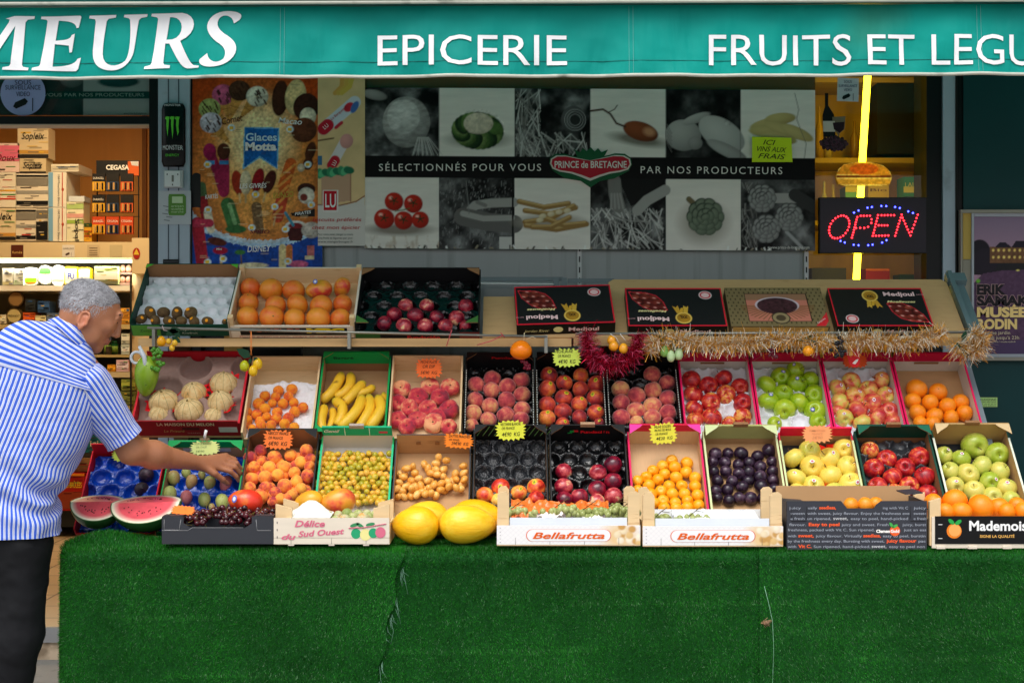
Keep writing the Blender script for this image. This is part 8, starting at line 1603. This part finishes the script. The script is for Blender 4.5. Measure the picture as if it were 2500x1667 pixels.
def loft(rings,nth=96,sub=6,fold=None,stripe='u',e_=2.3):
    """rings: (centre, half-width vector, half-depth vector)"""
    Cs=np.array([r[0] for r in rings],float); As=np.array([r[1] for r in rings],float); Bs=np.array([r[2] for r in rings],float); k=len(rings); T_=np.linspace(0,k-1,(k-1)*sub+1)
    def cr(Q,t):
        i=min(int(t),k-2); f_=t-i; p0,p1,p2,p3=Q[max(i-1,0)],Q[i],Q[i+1],Q[min(i+2,k-1)]; return .5*(2*p1+(p2-p0)*f_+(2*p0-5*p1+4*p2-p3)*f_ ** 2+(3*p1-p0-3*p2+p3)*f_ ** 3)
    th=np.linspace(0,2*np.pi,nth+1); V=[]; U_=[]; cum=0; pc=None
    for t in T_:
        c_,a,b_=cr(Cs,t),cr(As,t),cr(Bs,t); cs,sn=np.cos(th),np.sin(th); x,y=np.sign(cs)*np.abs(cs) ** (2/e_),np.sign(sn)*np.abs(sn) ** (2/e_)
        p=c_+np.outer(x,a)+np.outer(y,b_)
        if fold is not None: p=p+fold(t/(k-1),th,p,c_)
        cum += 0 if pc is None else np.linalg.norm(c_-pc); pc=c_; ref=.19 if stripe == 'u' else 1
        d=np.r_[0,np.cumsum(np.linalg.norm(np.diff(np.outer(x,As[min(3,k-1)])+np.outer(y,Bs[min(3,k-1)]),axis=0),axis=1))]
        V.append(p); U_.append(np.stack([d/PERIOD if stripe == 'u' else np.full(len(th),cum/PERIOD),0*th,0*th],-1))
    return np.array(V),np.array(U_)
def axes(sp,a,w_,dp):
    sp,a=np.array(sp,float),np.array(a,float); sp /= np.linalg.norm(sp); a -= sp*(a @ sp); a /= np.linalg.norm(a); b_=np.cross(a,sp); return a*w_,b_*dp
TOR=[(8,1304,4.95,.190,.145,(1,.1,-.06)),(8,1250,4.95,.187,.14,(1,.1,-.06)),(16,1190,4.955,.176,.132,(1,.1,-.1)),(40,1120,4.965,.190,.135,(.97,.1,-.2)),(72,1040,4.975,.206,.135,(.94,.1,-.3)),(100,965,4.985,.212,.13,(.9,.1,-.42)),(118,905,4.995,.205,.12,(.87,.1,-.48))]
YK=[(112,922,4.993,.2085,.1245,(.88,.1,-.46)),(117,906,4.995,.2085,.1235,(.87,.1,-.48)),(131,874,5.0,.196,.110,(.87,.1,-.48)),(150,846,5.008,.158,.095,(.85,.1,-.5)),(166,824,5.02,.098,.078,(.82,.1,-.52)),(176,806,5.025,.070,.066,(.8,.1,-.5))]
def rings(Tb):
    C0=[A3(*q[:3]) for q in Tb]; out=[]
    for i,q in enumerate(Tb): sp=C0[min(i+1,len(Tb)-1)]-C0[max(i-1,0)]; a,b_=axes(sp,q[5],q[3],q[4]); out.append((C0[i],a,b_))
    return out
def fold_t(t,th,p,c_):
    d=p-c_; d /= np.linalg.norm(d,axis=1)[:,None]+1e-9; w_=np.exp(-((t-.33)/.22) ** 2)
    f=.015*w_*np.sin(34*t+3*np.sin(th*2+.5)+3*np.sin(th))*(.5+.5*np.cos(th-.3))+.018*(fbm(1.5*np.cos(th)+5,1.5*np.sin(th)+t*7,3)-.47)+.006*np.sin(th*9+t*5)*np.clip(.3-t,0,.3)*3
    f -= .014*np.exp(-((t-.36)/.05) ** 2)*np.clip(np.cos(th),0,1)
    return d*f[:,None]
sh=MB(); V,U_=loft(rings(TOR),110,10,fold_t,'u',2.7); sh.grid(V,0,True,U_)
Vy,Uy=loft(rings(YK),110,8,lambda t,th,p,c_: (p-c_)/np.linalg.norm(p-c_,axis=1)[:,None]*(.018*(fbm(1.5*np.cos(th)+5,1.5*np.sin(th)+7,3)-.47)*(1-t)+.0025)[:,None],'v',2.9); sh.grid(Vy,0,True,Uy+.3)
a_=V[-1]; sh.tube([tuple(q) for q in (a_-a_.mean(0))*1.012+a_.mean(0)],.003,0,6,None,False)
ab=(ELB-SHR_); ab /= np.linalg.norm(ab)
def sleeve(s0,e0,r0,r1,L,seed,tag_=0):
    d=e0-s0; d /= np.linalg.norm(d); a,b_=axes(d,(.85,0,-.5),1,1); R_=[]
    for t,r in ((-.12,r0*.75),(.05,r0*1.0),(.3,r0*.98),(.6,(r0+r1)/2),(.85,r1*1.04),(1,r1*1.06)): R_.append((s0+d*L*t,a*r,b_*r*.92))
    def fo(t,th,p,c_):
        q=p-c_; q /= np.linalg.norm(q,axis=1)[:,None]+1e-9; return q*(.012*(fbm(1.4*np.cos(th)+seed,1.4*np.sin(th)+t*5,seed)-.47)+.005*np.sin(t*17+2*th)*np.clip(np.cos(th-2.6),0,1))[:,None]
    Vs,Us=loft(R_,64,8,fo,'u',2.1); sh.grid(Vs,0,True,Us+.2)
    Vi=Vs[-1]; sh.grid(np.stack([Vi,(Vi-Vi.mean(0))*.93+Vi.mean(0)-d*.004,(Vi-Vi.mean(0))*.9+Vi.mean(0)-d*.05]),0,True,np.stack([Us[-1]]*3))
sleeve(A3(198,924,4.985),A3(304,1074,5.055),.088,.066,.265,4)
sleeve(SHL_,LE,.085,.07,.22,9)
def collar(c0,c1,w0,w1,dirn):
    a,b_=axes(np.array(c1)-np.array(c0),dirn,1,1); th=np.linspace(.75,2*np.pi+.75-1.0+.25,60); R_=[]
    for t,gr in ((0,.004),(.5,.004),(1,.006),(1.0,.012),(.5,.016),(-.12,.022)):
        c_=np.array(c0)*(1-t)+np.array(c1)*t; w_=w0*(1-t)+w1*t; R_.append(c_+np.outer(np.cos(th),a*(w_+gr))+np.outer(np.sin(th),b_*(w_*.95+gr)))
    R_=np.array(R_); U=np.stack([np.stack([np.full(len(th),k*.028/PERIOD),0*th,0*th],-1) for k in (0,.5,1,1.1,1.6,2.4)]); g=MB(); g.grid(R_,0,True,U); return g
COL=collar(A3(172,826,5.02),A3(192,806,5.03),.076,.066,(.7,.1,-.6))
SHIRT=sh.build('shirt',M_shirt,MAN); COL.build('collar',M_shirt,SHIRT)
# ---- trousers and shoes
Tq=SDF((-2.4,4.6,.02),(-1.4,5.4,.98),.008)
for a,b_,c_ in ((HPR,KNR,ANR),(HPL,KNL,ANL)):
    Tq.cap(a+(0,0,-.02),b_,.100,.082,.03); Tq.cap(b_,c_+(0,0,.0),.080,.062,.03)
hw=A3(8,1290,4.95); Tq.ell(hw+(0,0,-.04),np.eye(3),(.168,.122,.12),.04); Tq.ell(hw+np.array([-.02,-.04,-.09]),np.eye(3),(.14,.09,.1),.04)
V,Fq=Tq.mesh(); V=relax(V,Fq,3,.5)
k_=fbm(V[:,2]*9+V[:,0]*3,V[:,0]*8,4)-.47; V[:,1] += k_*.03; V[:,0] += (fbm(V[:,2]*11,V[:,1]*9,8)-.47)*.02
g=MB(); g.add(V,Fq,0,True); g.build('trousers',mat('black_trouser_cloth',rgb(17,18,22),.7,.15,6,bump=.3,bs=10,spec=.25),MAN)
for c_ in (ANR,ANL):
    g=MB(); T_=Matrix.Translation((c_[0]+.03,c_[1]+.08,.035)) @ Matrix.Rotation(R(-18),4,'Z'); g.ball((0,0,.008),(.046,.14,.046),0,18,T_); g.box((0,0,-.025),(.08,.25,.018),1,T_); g.build('shoe',[flat(24,22,22,.35),flat(12,12,12)],MAN)
